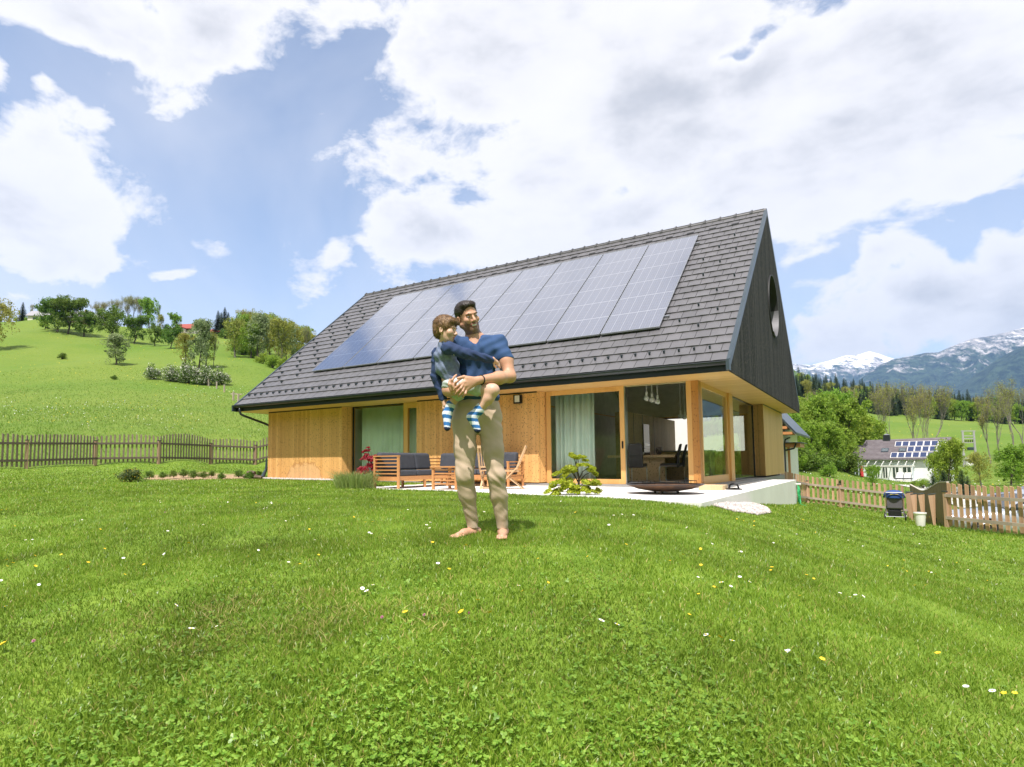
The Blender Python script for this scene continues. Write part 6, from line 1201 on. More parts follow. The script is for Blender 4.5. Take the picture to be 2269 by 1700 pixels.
for a, b, z, r in ((-.10, 0, .86, .10), (.02, .05, .80, .12), (-.30, .1, .60, .16), (-.15, -.1, .55, .16), (.22, .1, .60, .13), (.36, 0, .52, .09), (-.42, .1, .36, .18), (-.50, .05, .20, .18), (-.28, .15, .26, .17), (.25, .15, .30, .16), (.30, 0, .14, .16), (-.12, .2, .12, .14), (.12, .2, .16, .12), (-.55, 0, .07, .10)): x, y = rtv(a*.84, b*.84); T_.append((x, y, z*.86, r*.9))
maple('green_maple', 'small yellow-green weeping maple in front of the sliding door', base, T_, leafmat('maple_yellow_green', (.26, .36, .02), (.60, .62, .06), .5, .5), .036, 170, 21, BARK)
base = onz(824, 1078, -.02); T_ = []
for a, b, z, r in ((-.12, 0, .95, .09), (-.20, .0, .80, .14), (-.05, .1, .72, .14), (.12, 0, .80, .12), (.05, 0, .55, .16), (-.22, .1, .50, .16), (-.42, 0, .42, .11), (.15, .1, .45, .14), (-.05, .1, .35, .12)): x, y = rtv(a, b); T_.append((x, y, z, r))
maple('red_maple', 'small red-leaved maple between the sofa and the curtained window', base, T_, leafmat('maple_red', (.30, .015, .03), (.55, .05, .08), .4, .5), .04, 70, 22, BARK)
# ------------------------------------------------------------------ houses on the left hill
def farmhouse(name, label, px, d, w, dep_, hw, hr, wallm, roofm, rz, base_py=None, windows=3):
    p = at(px, 1030, d); t = thing(name, label, 'house', (p[0], p[1], h1(p[0], p[1])-.3), rz=YAW+rz); mb = MB(); mb.box(-w/2, w/2, 0, dep_, -1, hw); mb.prism([(-w/2, 0, hw), (-w/2, dep_/2, hw+hr), (-w/2, dep_, hw)], (w, 0, 0)); mb.build('wall', wallm, t)
    rf = MB(); e = .5
    rf.prism([(-w/2-e, -e, hw-.25), (-w/2-e, dep_/2, hw+hr+.05), (-w/2-e, dep_/2, hw+hr+.25), (-w/2-e, -e, hw-.02)], (w+2*e, 0, 0)); rf.prism([(-w/2-e, dep_+e, hw-.25), (-w/2-e, dep_/2, hw+hr+.05), (-w/2-e, dep_/2, hw+hr+.25), (-w/2-e, dep_+e, hw-.02)], (w+2*e, 0, 0)); r_ = rf.build('roof', roofm, t)
    mb = MB(); mb.box(w*.2, w*.2+.6, dep_*.45, dep_*.45+.6, hw+hr*.7, hw+hr+.9); mb.build('chimney', wallm, r_)
    for k in range(windows):
        x = -w/2+(k+.6)*w/(windows+.2); mb = MB(); mb.box(x, x+w*.14, -.05, .02, hw*.35, hw*.75); mb.build('window', DWN, t)
    return t
REDT = pm('red_roof_tiles', (.33, .07, .05), .7, (.26, .05, .04), 2); GRYT = pm('grey_farm_roof', (.32, .31, .33), .7); BRW = pm('brown_boards', (.30, .17, .11), .8); CRM = pm('cream_wall', (.72, .68, .60), .8)
farmhouse('farmhouse', 'white farmhouse with a pale roof at the far left of the skyline', 78, 224, 9.5, 7, 2.6, 2.3, CRM, GRYT, .15)
farmhouse('farmhouse', 'brown farmhouse half hidden behind the big orchard trees', 152, 226, 8, 7, 2.6, 2.6, BRW, GRYT, -.1)
farmhouse('farmhouse', 'grey-roofed farmhouse with a red-brown gable right of the orchard trees', 210, 222, 8, 7, 2.4, 2.8, BRW, GRYT, .75)
ch = farmhouse('chalet', 'red-roofed chalet on the ridge of the left hill', 400, 232, 8.5, 8, 2.4, 2.4, BRW, REDT, -.1); mb = MB(); mb.box(-6, 1, -2.5, 0, 2.0, 2.25); mb.build('porch_roof', REDT, ch); mb = MB(); mb.box(-5.2, -2, -2, -.1, 0, 2); mb.box(-1.6, 1.0, -2.2, -.1, .0, 1.9); mb.build('porch', CRM, ch)
mb = MB(); rs = random.Random(3)
for k in range(80): a = rs.uniform(-8, 10); mb.box(a, a+.9, -5+rs.uniform(-.3, .3), -4.2, -2.8+rs.choice((0, .6, 1.2)), -2.2+rs.choice((0, .5, 1.1)))
p = at(405, 1030, 228); o = mb.build('stone_wall', pm('grey_boulders', (.36, .34, .32), .9, (.24, .23, .22), 3), loc=(p[0], p[1], h1(p[0], p[1])+1.2)); o.rotation_euler = (0, 0, YAW); tag(o, 'grey boulder retaining wall below the red-roofed chalet', 'wall')
farmhouse('shed', 'small dark red shed right of the chalet', 467, 224, 4, 3, 1.6, .9, BRW, REDT, 0, windows=0)
# weathered rail posts below the wood
for i, (px, py, hp) in enumerate(((528, 893, 1.0), (517, 888, 1.0), (480, 862, 1.1), (497, 870, 1.1), (462, 856, 1.1))):
    p, d = ghit(px, py, 20, 200); mb = MB(); mb.box(-.08, .08, -.08, .08, -.3, hp); o = mb.build('fence_stake', FRL, loc=tuple(p)); tag(o, 'weathered wooden stake in the meadow above the house corner', 'stake', 'weathered stakes along the upper meadow')
p, d = ghit(522, 887, 20, 200); q, _ = ghit(535, 895, 20, 200); mb = MB(); mb.beam((-.9, 0, .8), (1.6, -.3, .55), .08, .12); o = mb.build('fence_rail', FRL, loc=tuple(p)); tag(o, 'grey weathered rail in the meadow above the house corner', 'rail')
# ------------------------------------------------------------------ mountains
def mountain(name, label, crest, D, seed, kind, base=-60):
    rs = np.random.RandomState(seed); px = np.linspace(crest[0][0], crest[-1][0], 420); cy = np.interp(px, [c[0] for c in crest], [c[1] for c in crest]); T_ = np.linspace(0, 1, 120)
    P = np.zeros((len(T_), len(px), 3)); rough = np.cumsum(rs.randn(len(px)))*.0
    ph = rs.rand(40)*6.28
    def fbm(u, v, amp=1):
        s = 0
        for k in range(9): f = 1.9**k; s = s+np.abs(np.sin(u*f*3+ph[k]+1.3*np.sin(v*f*2.1+ph[k+9])))*np.cos(v*f*1.7+ph[k+18])*amp/f**.85
        return s
    jag = 1.6*(fbm((px-1700)/160, px*0+.3)-.3)
    for j, t in enumerate(T_):
        dd = D*(.62+.38*t); pz = (1023-(cy+jag*.9))/CF*D; q = CAM+(FW[None]+RT[None]*((px-CCX)/CF)[:, None])*dd; P[j, :, 0] = q[:, 0]; P[j, :, 1] = q[:, 1]
        n_ = fbm((px-1700)/210+.15*np.sin(t*5), np.full(len(px), t*2.2)); w = np.sin(np.pi*min(1, t))**.8
        P[j, :, 2] = base+(pz-base)*(t**1.05)+n_*w*.055*D*.5*(pz/pz.max())
    n1, n2 = len(T_), len(px); idx = np.arange(n1*n2).reshape(n1, n2); F_ = np.stack([idx[:-1, :-1], idx[:-1, 1:], idx[1:, 1:], idx[1:, :-1]], -1).reshape(-1, 4)
    m, t_, b = newmat(name+'_surface'); n = t_.nodes; l = t_.links; b.inputs['Roughness'].default_value = .95; b.inputs['Specular IOR Level'].default_value = .1
    tcn = n.new('ShaderNodeTexCoord'); sp = n.new('ShaderNodeSeparateXYZ'); l.new(tcn.outputs['Object'], sp.inputs[0])
    def nz(sc, det=9, ro=.65, st=(1, 1, 1)):
        mp = n.new('ShaderNodeMapping'); mp.inputs['Scale'].default_value = st; l.new(tcn.outputs['Object'], mp.inputs[0]); k = n.new('ShaderNodeTexNoise'); k.inputs['Scale'].default_value = sc; k.inputs['Detail'].default_value = det; k.inputs['Roughness'].default_value = ro; l.new(mp.outputs[0], k.inputs['Vector']); return k.outputs['Fac']
    def M(op, a, c):
        k = n.new('ShaderNodeMath'); k.operation = op
        for i, v in enumerate((a, c)):
            if hasattr(v, 'links'): l.new(v, k.inputs[i])
            else: k.inputs[i].default_value = v
        return k.outputs[0]
    def step(v, a, b_):
        k = n.new('ShaderNodeMapRange'); l.new(v, k.inputs[0]); k.inputs[1].default_value = a; k.inputs[2].default_value = b_; return k.outputs[0]
    def mix(f, a, b_):
        k = n.new('ShaderNodeMixRGB'); l.new(f, k.inputs[0])
        for i, v in ((1, a), (2, b_)):
            if hasattr(v, 'links'): l.new(v, k.inputs[i])
            else: k.inputs[i].default_value = (*v, 1)
        return k.outputs[0]
    zmax = float(P[..., 2].max()); zr = M('DIVIDE', sp.outputs[2], zmax)
    rock = mix(step(nz(.009, 14, .85), .42, .56), (.55, .52, .50), (.07, .08, .09)); tree = mix(step(nz(.012, 10, .75), .42, .58), (.006, .018, .016), (.045, .075, .045))
    tl_, sl_ = {'snow': (.78, .86), 'rock': (.70, .90), 'wood': (1.15, 1.7)}[kind]
    tm = step(M('ADD', zr, M('MULTIPLY', M('SUBTRACT', nz(.006, 12, .75, (1, 1, .4)), .5), 1.5)), tl_-.05, tl_+.07); c = mix(tm, tree, rock)
    sn = step(M('ADD', zr, M('MULTIPLY', M('SUBTRACT', nz(.0045, 13, .8, (1, 1, 2.0)), .5), 1.5)), sl_-.01, sl_+.03); c = mix(sn, c, (.86, .88, .90))
    l.new(c, b.inputs['Base Color']); bp = n.new('ShaderNodeBump'); bp.inputs['Distance'].default_value = 60; l.new(nz(.005, 10), bp.inputs['Height']); l.new(bp.outputs[0], b.inputs['Normal'])
    o = npmesh(name, P.reshape(-1, 3), F_, m, smooth=True); return tag(o, kind='structure')
mountain('mountain_snowy', '', [(1560, 815), (1640, 812), (1700, 806), (1755, 807), (1800, 812), (1840, 804), (1880, 791), (1905, 789), (1935, 781), (1955, 787), (1975, 795), (2010, 806), (2060, 825), (2150, 860), (2260, 900)], 9000, 3, 'snow')
mountain('mountain_range', '', [(1820, 900), (1880, 868), (1920, 838), (1960, 812), (1988, 800), (2020, 794), (2060, 787), (2088, 786), (2110, 777), (2140, 765), (2170, 754), (2205, 750), (2235, 744), (2269, 735), (2330, 718), (2450, 700), (2600, 712), (2900, 760), (3600, 800)], 6500, 8, 'rock')
mountain('mountain_foot', '', [(2060, 930), (2110, 880), (2150, 850), (2190, 822), (2230, 798), (2269, 778), (2330, 752), (2450, 740), (2700, 770), (3300, 850)], 4800, 5, 'wood')
# ------------------------------------------------------------------ haze
hzb = MB(); hzb.box(-9000, 9000, -1500, 10500, -140, 1650); hm = bpy.data.materials.new('haze_air'); hm.use_nodes = True; hn_ = hm.node_tree.nodes; hn_.remove(hn_['Principled BSDF']); pv = hn_.new('ShaderNodeVolumePrincipled'); pv.inputs['Color'].default_value = (.34, .56, .95, 1); pv.inputs['Density'].default_value = 5.8e-5; pv.inputs['Anisotropy'].default_value = .2
hm.node_tree.links.new(pv.outputs[0], hn_['Material Output'].inputs['Volume']); hz_o = hzb.build('haze', hm); tag(hz_o, kind='stuff'); hz_o['label'] = 'thin blue haze filling the valley air'; hz_o['category'] = 'haze'
# ------------------------------------------------------------------ people: implicit surfaces turned into meshes
MD = 4.82; MO = at(1065, 1180, MD); MO[2] = h1(MO[0], MO[1])-.016
AXX = np.array([math.cos(YAW), math.sin(YAW), 0]); AXY = np.array([-math.sin(YAW), math.cos(YAW), 0])
ZSH = at(1065, 1180, MD)[2]-MO[2]-.012
def J(px, py, d):
    """picture landmark at depth d -> metres in the figure's own frame (x right, y away, z up)"""
    if d < 4.69 and py < 1000: d += .045
    q = at(px, py, d)-MO; return np.array([q@AXX, q@AXY, q[2]-ZSH])
def smin(a, b, k):
    h_ = np.clip(.5+.5*(b-a)/k, 0, 1); return b*(1-h_)+a*h_-k*h_*(1-h_)
class SDF:
    def __init__(s): s.p = []
    def cap(s, a, b, ra, rb=None, k=.02, sub=False): s.p.append(('c', np.array(a, float), np.array(b, float), ra, ra if rb is None else rb, k, sub)); return s
    def chain(s, pts, rs, k=.02):
        for i in range(len(pts)-1): s.cap(pts[i], pts[i+1], rs[i], rs[i+1], k)
        return s
    def ell(s, c, r, M=None, k=.02, sub=False): s.p.append(('e', np.array(c, float), np.array(r, float), np.eye(3) if M is None else M, 0, k, sub)); return s
    def box(s, c, r, M=None, k=.01, sub=False): s.p.append(('b', np.array(c, float), np.array(r, float), np.eye(3) if M is None else M, 0, k, sub)); return s
    def mesh(s, name, vox, mats, parent=None, noise=None, matfn=None, smooth_it=1):
        lo = np.full(3, 1e9); hi = -lo
        def bb(p):
            if p[0] == 'c': r = max(p[3], p[4]); return np.minimum(p[1], p[2])-r, np.maximum(p[1], p[2])+r
            r = np.max(p[2])*1.02 if p[0] == 'e' else np.linalg.norm(p[2]); return p[1]-r, p[1]+r
        for p in s.p:
            if not p[6]: a, b = bb(p); lo = np.minimum(lo, a); hi = np.maximum(hi, b)
        lo -= .02; hi += .02; n = np.ceil((hi-lo)/vox).astype(int)+2; F_ = np.full(n, .05, np.float32); ax_ = [lo[i]+vox*np.arange(n[i]) for i in range(3)]
        for p in s.p:
            a, b = bb(p); m_ = .03+p[5]; i0 = np.clip(((a-m_-lo)/vox).astype(int), 0, n-1); i1 = np.clip(np.ceil((b+m_-lo)/vox).astype(int)+1, 1, n)
            if (i1 <= i0).any(): continue
            sl_ = tuple(slice(i0[i], i1[i]) for i in range(3)); P = np.stack(np.meshgrid(*[ax_[i][i0[i]:i1[i]] for i in range(3)], indexing='ij'), -1)
            if p[0] == 'c':
                ba = p[2]-p[1]; pa = P-p[1]; h_ = np.clip((pa@ba)/max(ba@ba, 1e-9), 0, 1); d = np.linalg.norm(pa-h_[..., None]*ba, axis=-1)-(p[3]+(p[4]-p[3])*h_)
            elif p[0] == 'e': q = ((P-p[1])@p[3])/p[2]; k0 = np.linalg.norm(q, axis=-1); k1 = np.linalg.norm(q/p[2], axis=-1); d = k0*(k0-1)/np.maximum(k1, 1e-6)
            else: q = np.abs((P-p[1])@p[3])-p[2]; d = np.linalg.norm(np.maximum(q, 0), axis=-1)+np.minimum(q.max(-1), 0)
            F_[sl_] = -smin(-F_[sl_], d, p[5]) if p[6] else smin(F_[sl_], d, p[5])
        if noise is not None:
            X_, Y_, Z_ = np.meshgrid(*ax_, indexing='ij', sparse=True); F_ = F_+noise(X_, Y_, Z_).astype(np.float32)
        # naive surface nets
        S_ = F_ < 0; idx = np.full(tuple(n-1), -1, np.int64); cnt = np.zeros(tuple(n-1), np.int8)
        for dx in (0, 1):
            for dy in (0, 1):
                for dz in (0, 1): cnt += S_[dx:n[0]-1+dx, dy:n[1]-1+dy, dz:n[2]-1+dz]
        act = np.argwhere((cnt > 0) & (cnt < 8)); idx[tuple(act.T)] = np.arange(len(act)); acc = np.zeros((len(act), 3)); w = np.zeros(len(act)); cr_ = [(0, 0, 0), (0, 0, 1), (0, 1, 0), (0, 1, 1), (1, 0, 0), (1, 0, 1), (1, 1, 0), (1, 1, 1)]
        for i in range(8):
            for j in range(i+1, 8):
                if sum(abs(cr_[i][k]-cr_[j][k]) for k in range(3)) != 1: continue
                A_ = F_[tuple((act+cr_[i]).T)]; B_ = F_[tuple((act+cr_[j]).T)]; m_ = (A_ < 0) != (B_ < 0); t_ = np.where(m_, A_/np.where(A_ == B_, 1, A_-B_), 0)
                acc += m_[:, None]*(np.array(cr_[i])+(np.array(cr_[j])-np.array(cr_[i]))*t_[:, None]); w += m_
        V = lo+vox*(act+acc/w[:, None]); Q = []
        for axis in range(3):
            o1, o2 = [(1, 2), (2, 0), (0, 1)][axis]; sl0 = [slice(1, n[i]-1) for i in range(3)]; sl0[axis] = slice(0, n[axis]-1); sl1 = list(sl0); sl1[axis] = slice(1, n[axis]); a = S_[tuple(sl0)]; b = S_[tuple(sl1)]
            e = np.argwhere(a != b)+np.array([0 if i == axis else 1 for i in range(3)]); fl = S_[tuple(e.T)]; u = np.zeros(3, int); u[o1] = 1; v = np.zeros(3, int); v[o2] = 1
            q = np.stack([idx[tuple((e-u-v).T)], idx[tuple((e-v).T)], idx[tuple(e.T)], idx[tuple((e-u).T)]], -1); q[~fl] = q[~fl][:, ::-1]; Q.append(q)
        Q = np.concatenate(Q); Q = Q[(Q >= 0).all(1)]
        for _ in range(smooth_it):
            sm_ = np.zeros_like(V); c_ = np.zeros(len(V))
            for k in range(4): np.add.at(sm_, Q[:, k], V[Q[:, (k+1) % 4]]); np.add.at(c_, Q[:, k], 1); np.add.at(sm_, Q[:, (k+1) % 4], V[Q[:, k]]); np.add.at(c_, Q[:, (k+1) % 4], 1)
            V = .5*V+.5*sm_/np.maximum(c_, 1)[:, None]
        mi = None
        if matfn is not None: mi = matfn(V[Q].mean(1))
        return npmesh(name, V, Q, mats, parent=parent, smooth=True, mi=mi)
def skinm(name, c, c2):
    m = pm(name, c, .5, c2, 14, bump=.0006, lo=.3, hi=.7); b = m.node_tree.nodes['Principled BSDF']; b.inputs['Subsurface Weight'].default_value = .12; b.inputs['Subsurface Radius'].default_value = (.02, .008, .004); b.inputs['Subsurface Scale'].default_value = .3; return m
SKIN = skinm('skin_tanned', (.56, .315, .20), (.50, .265, .165)); SKINC = skinm('skin_child', (.66, .42, .31), (.60, .36, .26)); STUB = skinm('skin_stubble', (.24, .135, .09), (.17, .09, .06)); LIP = pm('lips', (.45, .16, .13), .4); TEETH = pm('teeth', (.80, .78, .72), .3)
HAIRM = pm('hair_dark', (.022, .016, .013), .45, (.045, .033, .027), 60, bump=.003, st=(1, 1, 1)); HAIRC = pm('hair_brown', (.11, .06, .028), .5, (.34, .20, .09), 50, bump=.003, st=(1, 1, .4))
EYEW = pm('eye_white', (.7, .68, .66), .2); EYED = pm('eye_iris', (.03, .018, .012), .15)
KHAKI = pm('khaki_cotton', (.53, .41, .30), .85, (.46, .35, .25), 5, bump=.0012, bscale=30); KHS = pm('khaki_seam', (.33, .27, .19), .85); SHIRT = pm('blue_jersey', (.028, .075, .19), .85, (.022, .06, .155), 5, bump=.001, bscale=30); SHIRTD = pm('navy_jersey', (.016, .035, .10), .85, (.022, .045, .12), 6, bump=.001, bscale=30)
HEATH = pm('heather_grey_jersey', (.115, .145, .235), .9, (.18, .225, .33), 40, bump=.001); DENIM = pm('pale_denim', (.42, .47, .45), .85, (.50, .55, .53), 8, bump=.001); SKW = pm('sock_white', (.66, .72, .78), .9); SKB = pm('sock_blue', (.03, .16, .42), .9); SKN = pm('sock_navy', (.02, .03, .09), .9)
def fold(X, Y, Z, fr, amp, ph=0.): return amp*np.sin(Z*fr+2.2*np.sin(X*11+ph)+1.7*np.sin(Y*13+ph)+1.3*np.sin(Z*17))
man = thing('person', 'man in a blue T-shirt and khaki trousers holding a child on his arm', 'person', tuple(MO), rz=YAW)
# skeleton landmarks
hipL, hipR = J(1031, 922, 4.82), J(1083, 922, 4.82); kneL, kneR = J(1030, 1046, 4.755), J(1099, 1047, 4.73); ankL, ankR = J(1047, 1158, 4.84), J(1113, 1160, 4.80)
shR, shL = J(1006, 754, 4.83), J(1107, 751, 4.85); elL, wrL = J(1130, 829, 4.73), J(1062, 836, 4.43); elR, wrR = J(984, 856, 4.80), J(1006, 862, 4.52)
nkB, nkT = J(1052, 748, 4.85), J(1045, 722, 4.82)
def frame(up, fwd): u = up/np.linalg.norm(up); f = fwd-u*(fwd@u); f /= np.linalg.norm(f); s_ = np.cross(f, u); return np.stack([s_, f, u], 1)     # columns: side, forward, up
HM = frame(np.array([-.17, -.26, .95]), np.array([math.sin(math.radians(27)), -math.cos(math.radians(27)), -.20])); HC = J(1036, 699, 4.82)
HCM = frame(np.array([.16, -.08, .98]), np.array([math.sin(math.radians(66)), -math.cos(math.radians(66)), -.12])); HCC = J(987, 727, 4.60)
def head(s, C, M, sc=1.0, child=False):
    L = lambda x, y, z: C+M@(np.array([x, y, z])*sc); E = lambda x, y, z, r, k=.012, sub=False: s.ell(L(x, y, z), np.array(r)*sc, M, k*sc, sub)
    E(0, -.012, .035, (.074, .096, .086)); E(0, .026, -.030, (.060, .068, .078), .02)
    if child: E(0, .05, -.075, (.040, .035, .032), .02)
    else:
        E(0, .068, -.092, (.026, .022, .020), .02)
        for q in (-1, 1): s.cap(L(q*.052, .0, -.048), L(q*.012, .068, -.090), .026*sc, .020*sc, .015)
    for q in (-1, 1):
        E(q*.037, .066, -.016, (.026, .024, .024) if not child else (.034, .030, .034), .012); E(q*.077, -.006, -.006, (.011, .019, .031), .004); E(q*.082, .002, -.004, (.005, .010, .018), .003, True)
        E(q*.031, .103, .010, (.016, .011, .010), .008, True); E(q*.010, .103, -.026, (.009, .010, .008), .005)
    E(0, .080, .030, (.050, .016, .012), .012); s.cap(L(0, .086, .018), L(0, .112, -.020), .008*sc, .0125*sc, .006); E(0, .088, -.050, (.026, .012, .007), .006); E(0, .086, -.063, (.022, .012, .007), .006)
    return L
body = SDF(); HL = head(body, HC, HM, 1.03)
body.chain([nkB-np.array([0, 0, .05]), nkB, nkT], [.075, .060, .056], .03)
def hand(s, w, knuck, palm_r, fingers, thumb, M=None):
    """w wrist; knuck list of knuckle points; fingers: list of joint lists starting at the knuckle"""
    for kp in knuck: s.cap(w+(kp-w)*.12, kp, palm_r*.85, palm_r*.62, .012)
    for f in fingers: s.chain(f, [.0105, .0098, .0088, .0078][:len(f)], .003)
    s.chain(thumb, [.016, .0125, .0105], .006)
# left arm (picture right) across the front
fm_ = elL*.62+wrL*.38
body.chain([shL+[-.01, 0, -.02], shL*.45+elL*.55+np.array([.006, 0, 0]), elL], [.046, .053, .043], .03); body.chain([elL, fm_, wrL], [.044, .047, .029], .03)
kn = [J(1033, 833, 4.385), J(1029, 841, 4.375), J(1030, 849, 4.375), J(1034, 856, 4.385)]
hand(body, wrL, kn, .027, [[kn[0], J(1020, 845, 4.36), J(1010, 853, 4.37), J(1006, 858, 4.385)], [kn[1], J(1021, 854, 4.35), J(1013, 862, 4.36), J(1010, 867, 4.375)], [kn[2], J(1025, 861, 4.355), J(1019, 868, 4.365), J(1016, 872, 4.38)], [kn[3], J(1031, 866, 4.365), J(1027, 871, 4.375), J(1025, 874, 4.385)]], [J(1045, 833, 4.40), J(1028, 829, 4.385), J(1015, 832, 4.39)])
# right arm (picture left) under the child
body.chain([shR+[.01, 0, -.02], J(992, 805, 4.86), elR], [.046, .050, .043], .03); body.chain([elR, elR*.5+wrR*.5, wrR], [.044, .045, .030], .03)
kn2 = [J(1003, 846, 4.445), J(1007, 851, 4.44), J(1010, 857, 4.44), J(1011, 863, 4.45)]
hand(body, wrR, kn2, .026, [[kn2[0], J(1002, 836, 4.435), J(1007, 829, 4.44), J(1011, 825, 4.45)], [kn2[1], J(1010, 841, 4.42), J(1018, 835, 4.425), J(1023, 832, 4.44)], [kn2[2], J(1017, 848, 4.41), J(1024, 842, 4.415), J(1028, 839, 4.43)], [kn2[3], J(1019, 856, 4.41), J(1026, 851, 4.41), J(1031, 848, 4.42)]], [J(1000, 858, 4.47), J(996, 846, 4.46), J(997, 836, 4.47)])
# torso and legs under the clothes, ankles and bare feet
body.ell((shL+shR)/2+np.array([0, .01, -.10]), (.15, .09, .17), None, .04); body.ell((hipL+hipR)/2+np.array([0, 0, .05]), (.14, .09, .16), None, .05)
for h_, k_, a_ in ((hipL, kneL, ankL), (hipR, kneR, ankR)): body.chain([h_, k_, a_], [.075, .05, .034], .03)
def foot(s, ank, heel, toe, k=.012):
    d = (toe-heel)/np.linalg.norm(toe-heel); sd_ = np.array([-d[1], d[0], 0]); s.cap(ank, heel+np.array([0, 0, .035]), .036, .036, .02); s.chain([heel+[0, 0, .03], heel*.45+toe*.55+[0, 0, .03], toe-d*.04+[0, 0, .020]], [.034, .032, .024], .02); s.cap(ank, heel*.4+toe*.6+[0, 0, .035], .036, .024, .02)
    for i, (q, l, r) in enumerate(((-.030, .000, .0145), (-.012, .004, .0105), (.003, -.002, .0100), (.016, -.010, .0095), (.028, -.020, .0090))): s.cap(toe-d*(.055-l)+sd_*q+[0, 0, .018], toe+d*l+sd_*q+[0, 0, .012], r*1.15, r, .005)
hl, tl2 = J(1056, 1172, 4.88), J(1006, 1183, 4.70); hl[2] = tl2[2] = 0; hr_, tr2 = J(1117, 1170, 4.88), J(1112, 1186, 4.60); hr_[2] = tr2[2] = 0
foot(body, ankL+[0, 0, -.05], hl, tl2); foot(body, ankR+[0, 0, -.05], hr_, tr2)
iHM = HM.T
def skinfn(P):
    q = (P-HC)@HM/1.03; mi = np.zeros(len(P), np.int32); near = np.linalg.norm(P-HC, axis=1) < .17; jaw = near & (q[:, 2] < -.040-.25*np.maximum(0, .05-np.abs(q[:, 0]))*(q[:, 1] > .075)*(q[:, 2] > -.045)) & (q[:, 2] > -.125) & (q[:, 1] > .0+.25*(q[:, 2]+.03)) 
    ln = near & (q[:, 1] > -.005) & (q[:, 1] < .022) & (q[:, 2] < .02) & (q[:, 2] > -.06) & (np.abs(q[:, 0]) > .05); mo = near & (np.abs(q[:, 0]) < .030) & (q[:, 1] > .07) & (q[:, 2] < -.034) & (q[:, 2] > -.05); mi[jaw | mo] = 1
    lip = near & (np.abs(q[:, 0]) < .026) & (q[:, 1] > .086) & (np.abs(q[:, 2]+.057) < .011); mi[lip] = 2; th = near & (np.abs(q[:, 0]) < .020) & (q[:, 1] > .088) & (np.abs(q[:, 2]+.0565) < .0048); mi[th] = 3
    return mi
body.mesh('body', .0046, [SKIN, STUB, LIP, TEETH], man, matfn=skinfn)
def face_bits(parent, L, M, sc, browm, iris=EYED):
    for q in (-1, 1):
        e = SDF(); e.ell(L(q*.031, .084, .009), np.array([.0110, .009, .0052])*sc, M, .001); e.mesh('eye', .0022, EYEW, parent)
        e = SDF(); e.ell(L(q*.031+.002, .0925, .009), np.array([.0056, .0035, .0050])*sc, M, .001); e.mesh('iris', .0016, iris, parent)
        e = SDF(); e.cap(L(q*.014, .096, .027), L(q*.034, .093, .033), .0030*sc, .0034*sc, .003).cap(L(q*.034, .093, .033), L(q*.050, .082, .028), .0034*sc, .0022*sc, .003); e.mesh('eyebrow', .002, browm, parent)
def strands(name, src, n, ln, flow, mat, seed, wd_=.0016, lift=.35):
    me = src.data; nv = len(me.vertices); co = np.empty(nv*3, np.float32); me.vertices.foreach_get('co', co); co = co.reshape(-1, 3); no = np.empty(nv*3, np.float32); me.vertices.foreach_get('normal', no); no = no.reshape(-1, 3)
    rs = np.random.RandomState(seed); i = rs.randint(0, nv, n); P = co[i]; N_ = no[i]; f = flow(P)+rs.randn(n, 3)*.22; f = f-N_*(f*N_).sum(1, keepdims=True); f /= np.linalg.norm(f, axis=1, keepdims=True)+1e-9
    D_ = f+N_*lift*rs.rand(n, 1)*1.6; L_ = ln*(.5+.8*rs.rand(n, 1)); s_ = np.cross(f, N_)*wd_*.5; P = P-f*.004
    V = np.stack([P-s_, P+s_, P+D_*L_*.6+s_*.8, P+D_*L_*.6-s_*.8, P+(D_-N_*.25)*L_+s_*.2, P+(D_-N_*.25)*L_-s_*.2], 1).reshape(-1, 3); k = np.arange(n)[:, None]*6
    return npmesh(name, V, np.concatenate([k+np.array([0, 1, 2, 3]), k+np.array([3, 2, 4, 5])]), mat, parent=src)
face_bits(man, HL, HM, 1.03, HAIRM)
def hairn(M, C, amp):
    def f(X_, Y_, Z_): return amp*(np.sin(X_*170+2*np.sin(Z_*90))*np.sin(Y_*150+1.5*np.sin(Z_*110))+.7*np.sin(X_*330+Y_*270+2*np.sin(Z_*200)))
    return f
h_ = SDF(); h_.ell(HL(0, -.020, .050), (.083, .101, .085), HM, .01).ell(HL(0, .042, .094), (.062, .046, .034), HM, .015).ell(HL(0, -.055, .0), (.072, .058, .07), HM, .015)
h_.ell(HL(0, .090, .014), (.068, .060, .078), HM, .008, True).box(HL(0, .10, -.07), (.1, .095, .075), HM, .01, True).ell(HL(0, .02, -.09), (.09, .09, .075), HM, .01, True)
for q in (-1, 1): h_.ell(HL(q*.082, -.002, -.012), (.016, .028, .036), HM, .004, True)
ho = h_.mesh('hair', .0036, HAIRM, man, noise=hairn(HM, HC, .0010)); strands('hair_strands', ho, 6000, .015, lambda P: np.tile(HM@np.array([.25, -.75, .7]), (len(P), 1)), HAIRM, 1)
# shirt
sh = SDF(); cC = (shL+shR)/2; wst = J(1056, 862, 4.86); hem = J(1057, 886, 4.86)
sh.ell(cC+np.array([.002, .0, -.085]), (.185, .118, .135), None, .05); sh.ell(J(1056, 830, 4.86), (.168, .112, .14), None, .06); sh.ell(J(1057, 872, 4.84), (.180, .118, .085), None, .05)
sh.cap(shR+[.01, 0, -.014], shL+[-.005, 0, -.014], .058, .060, .04); sh.cap(nkB+[0, .01, -.03], cC+[0, 0, -.03], .075, .085, .04)
sv = shL*.50+elL*.50; sh.cap(shL+[-.008, 0, -.012], sv, .064, .066, .03); sv2 = J(992, 805, 4.86)*.75+shR*.25; sh.cap(shR+[0, 0, -.005], sv2, .066, .062, .02)
dsl = (elL-shL)/np.linalg.norm(elL-shL); sh.box(sv+dsl*.075, (.11, .11, .055), frame(dsl, np.array([0, -1., 0])), .004, True)
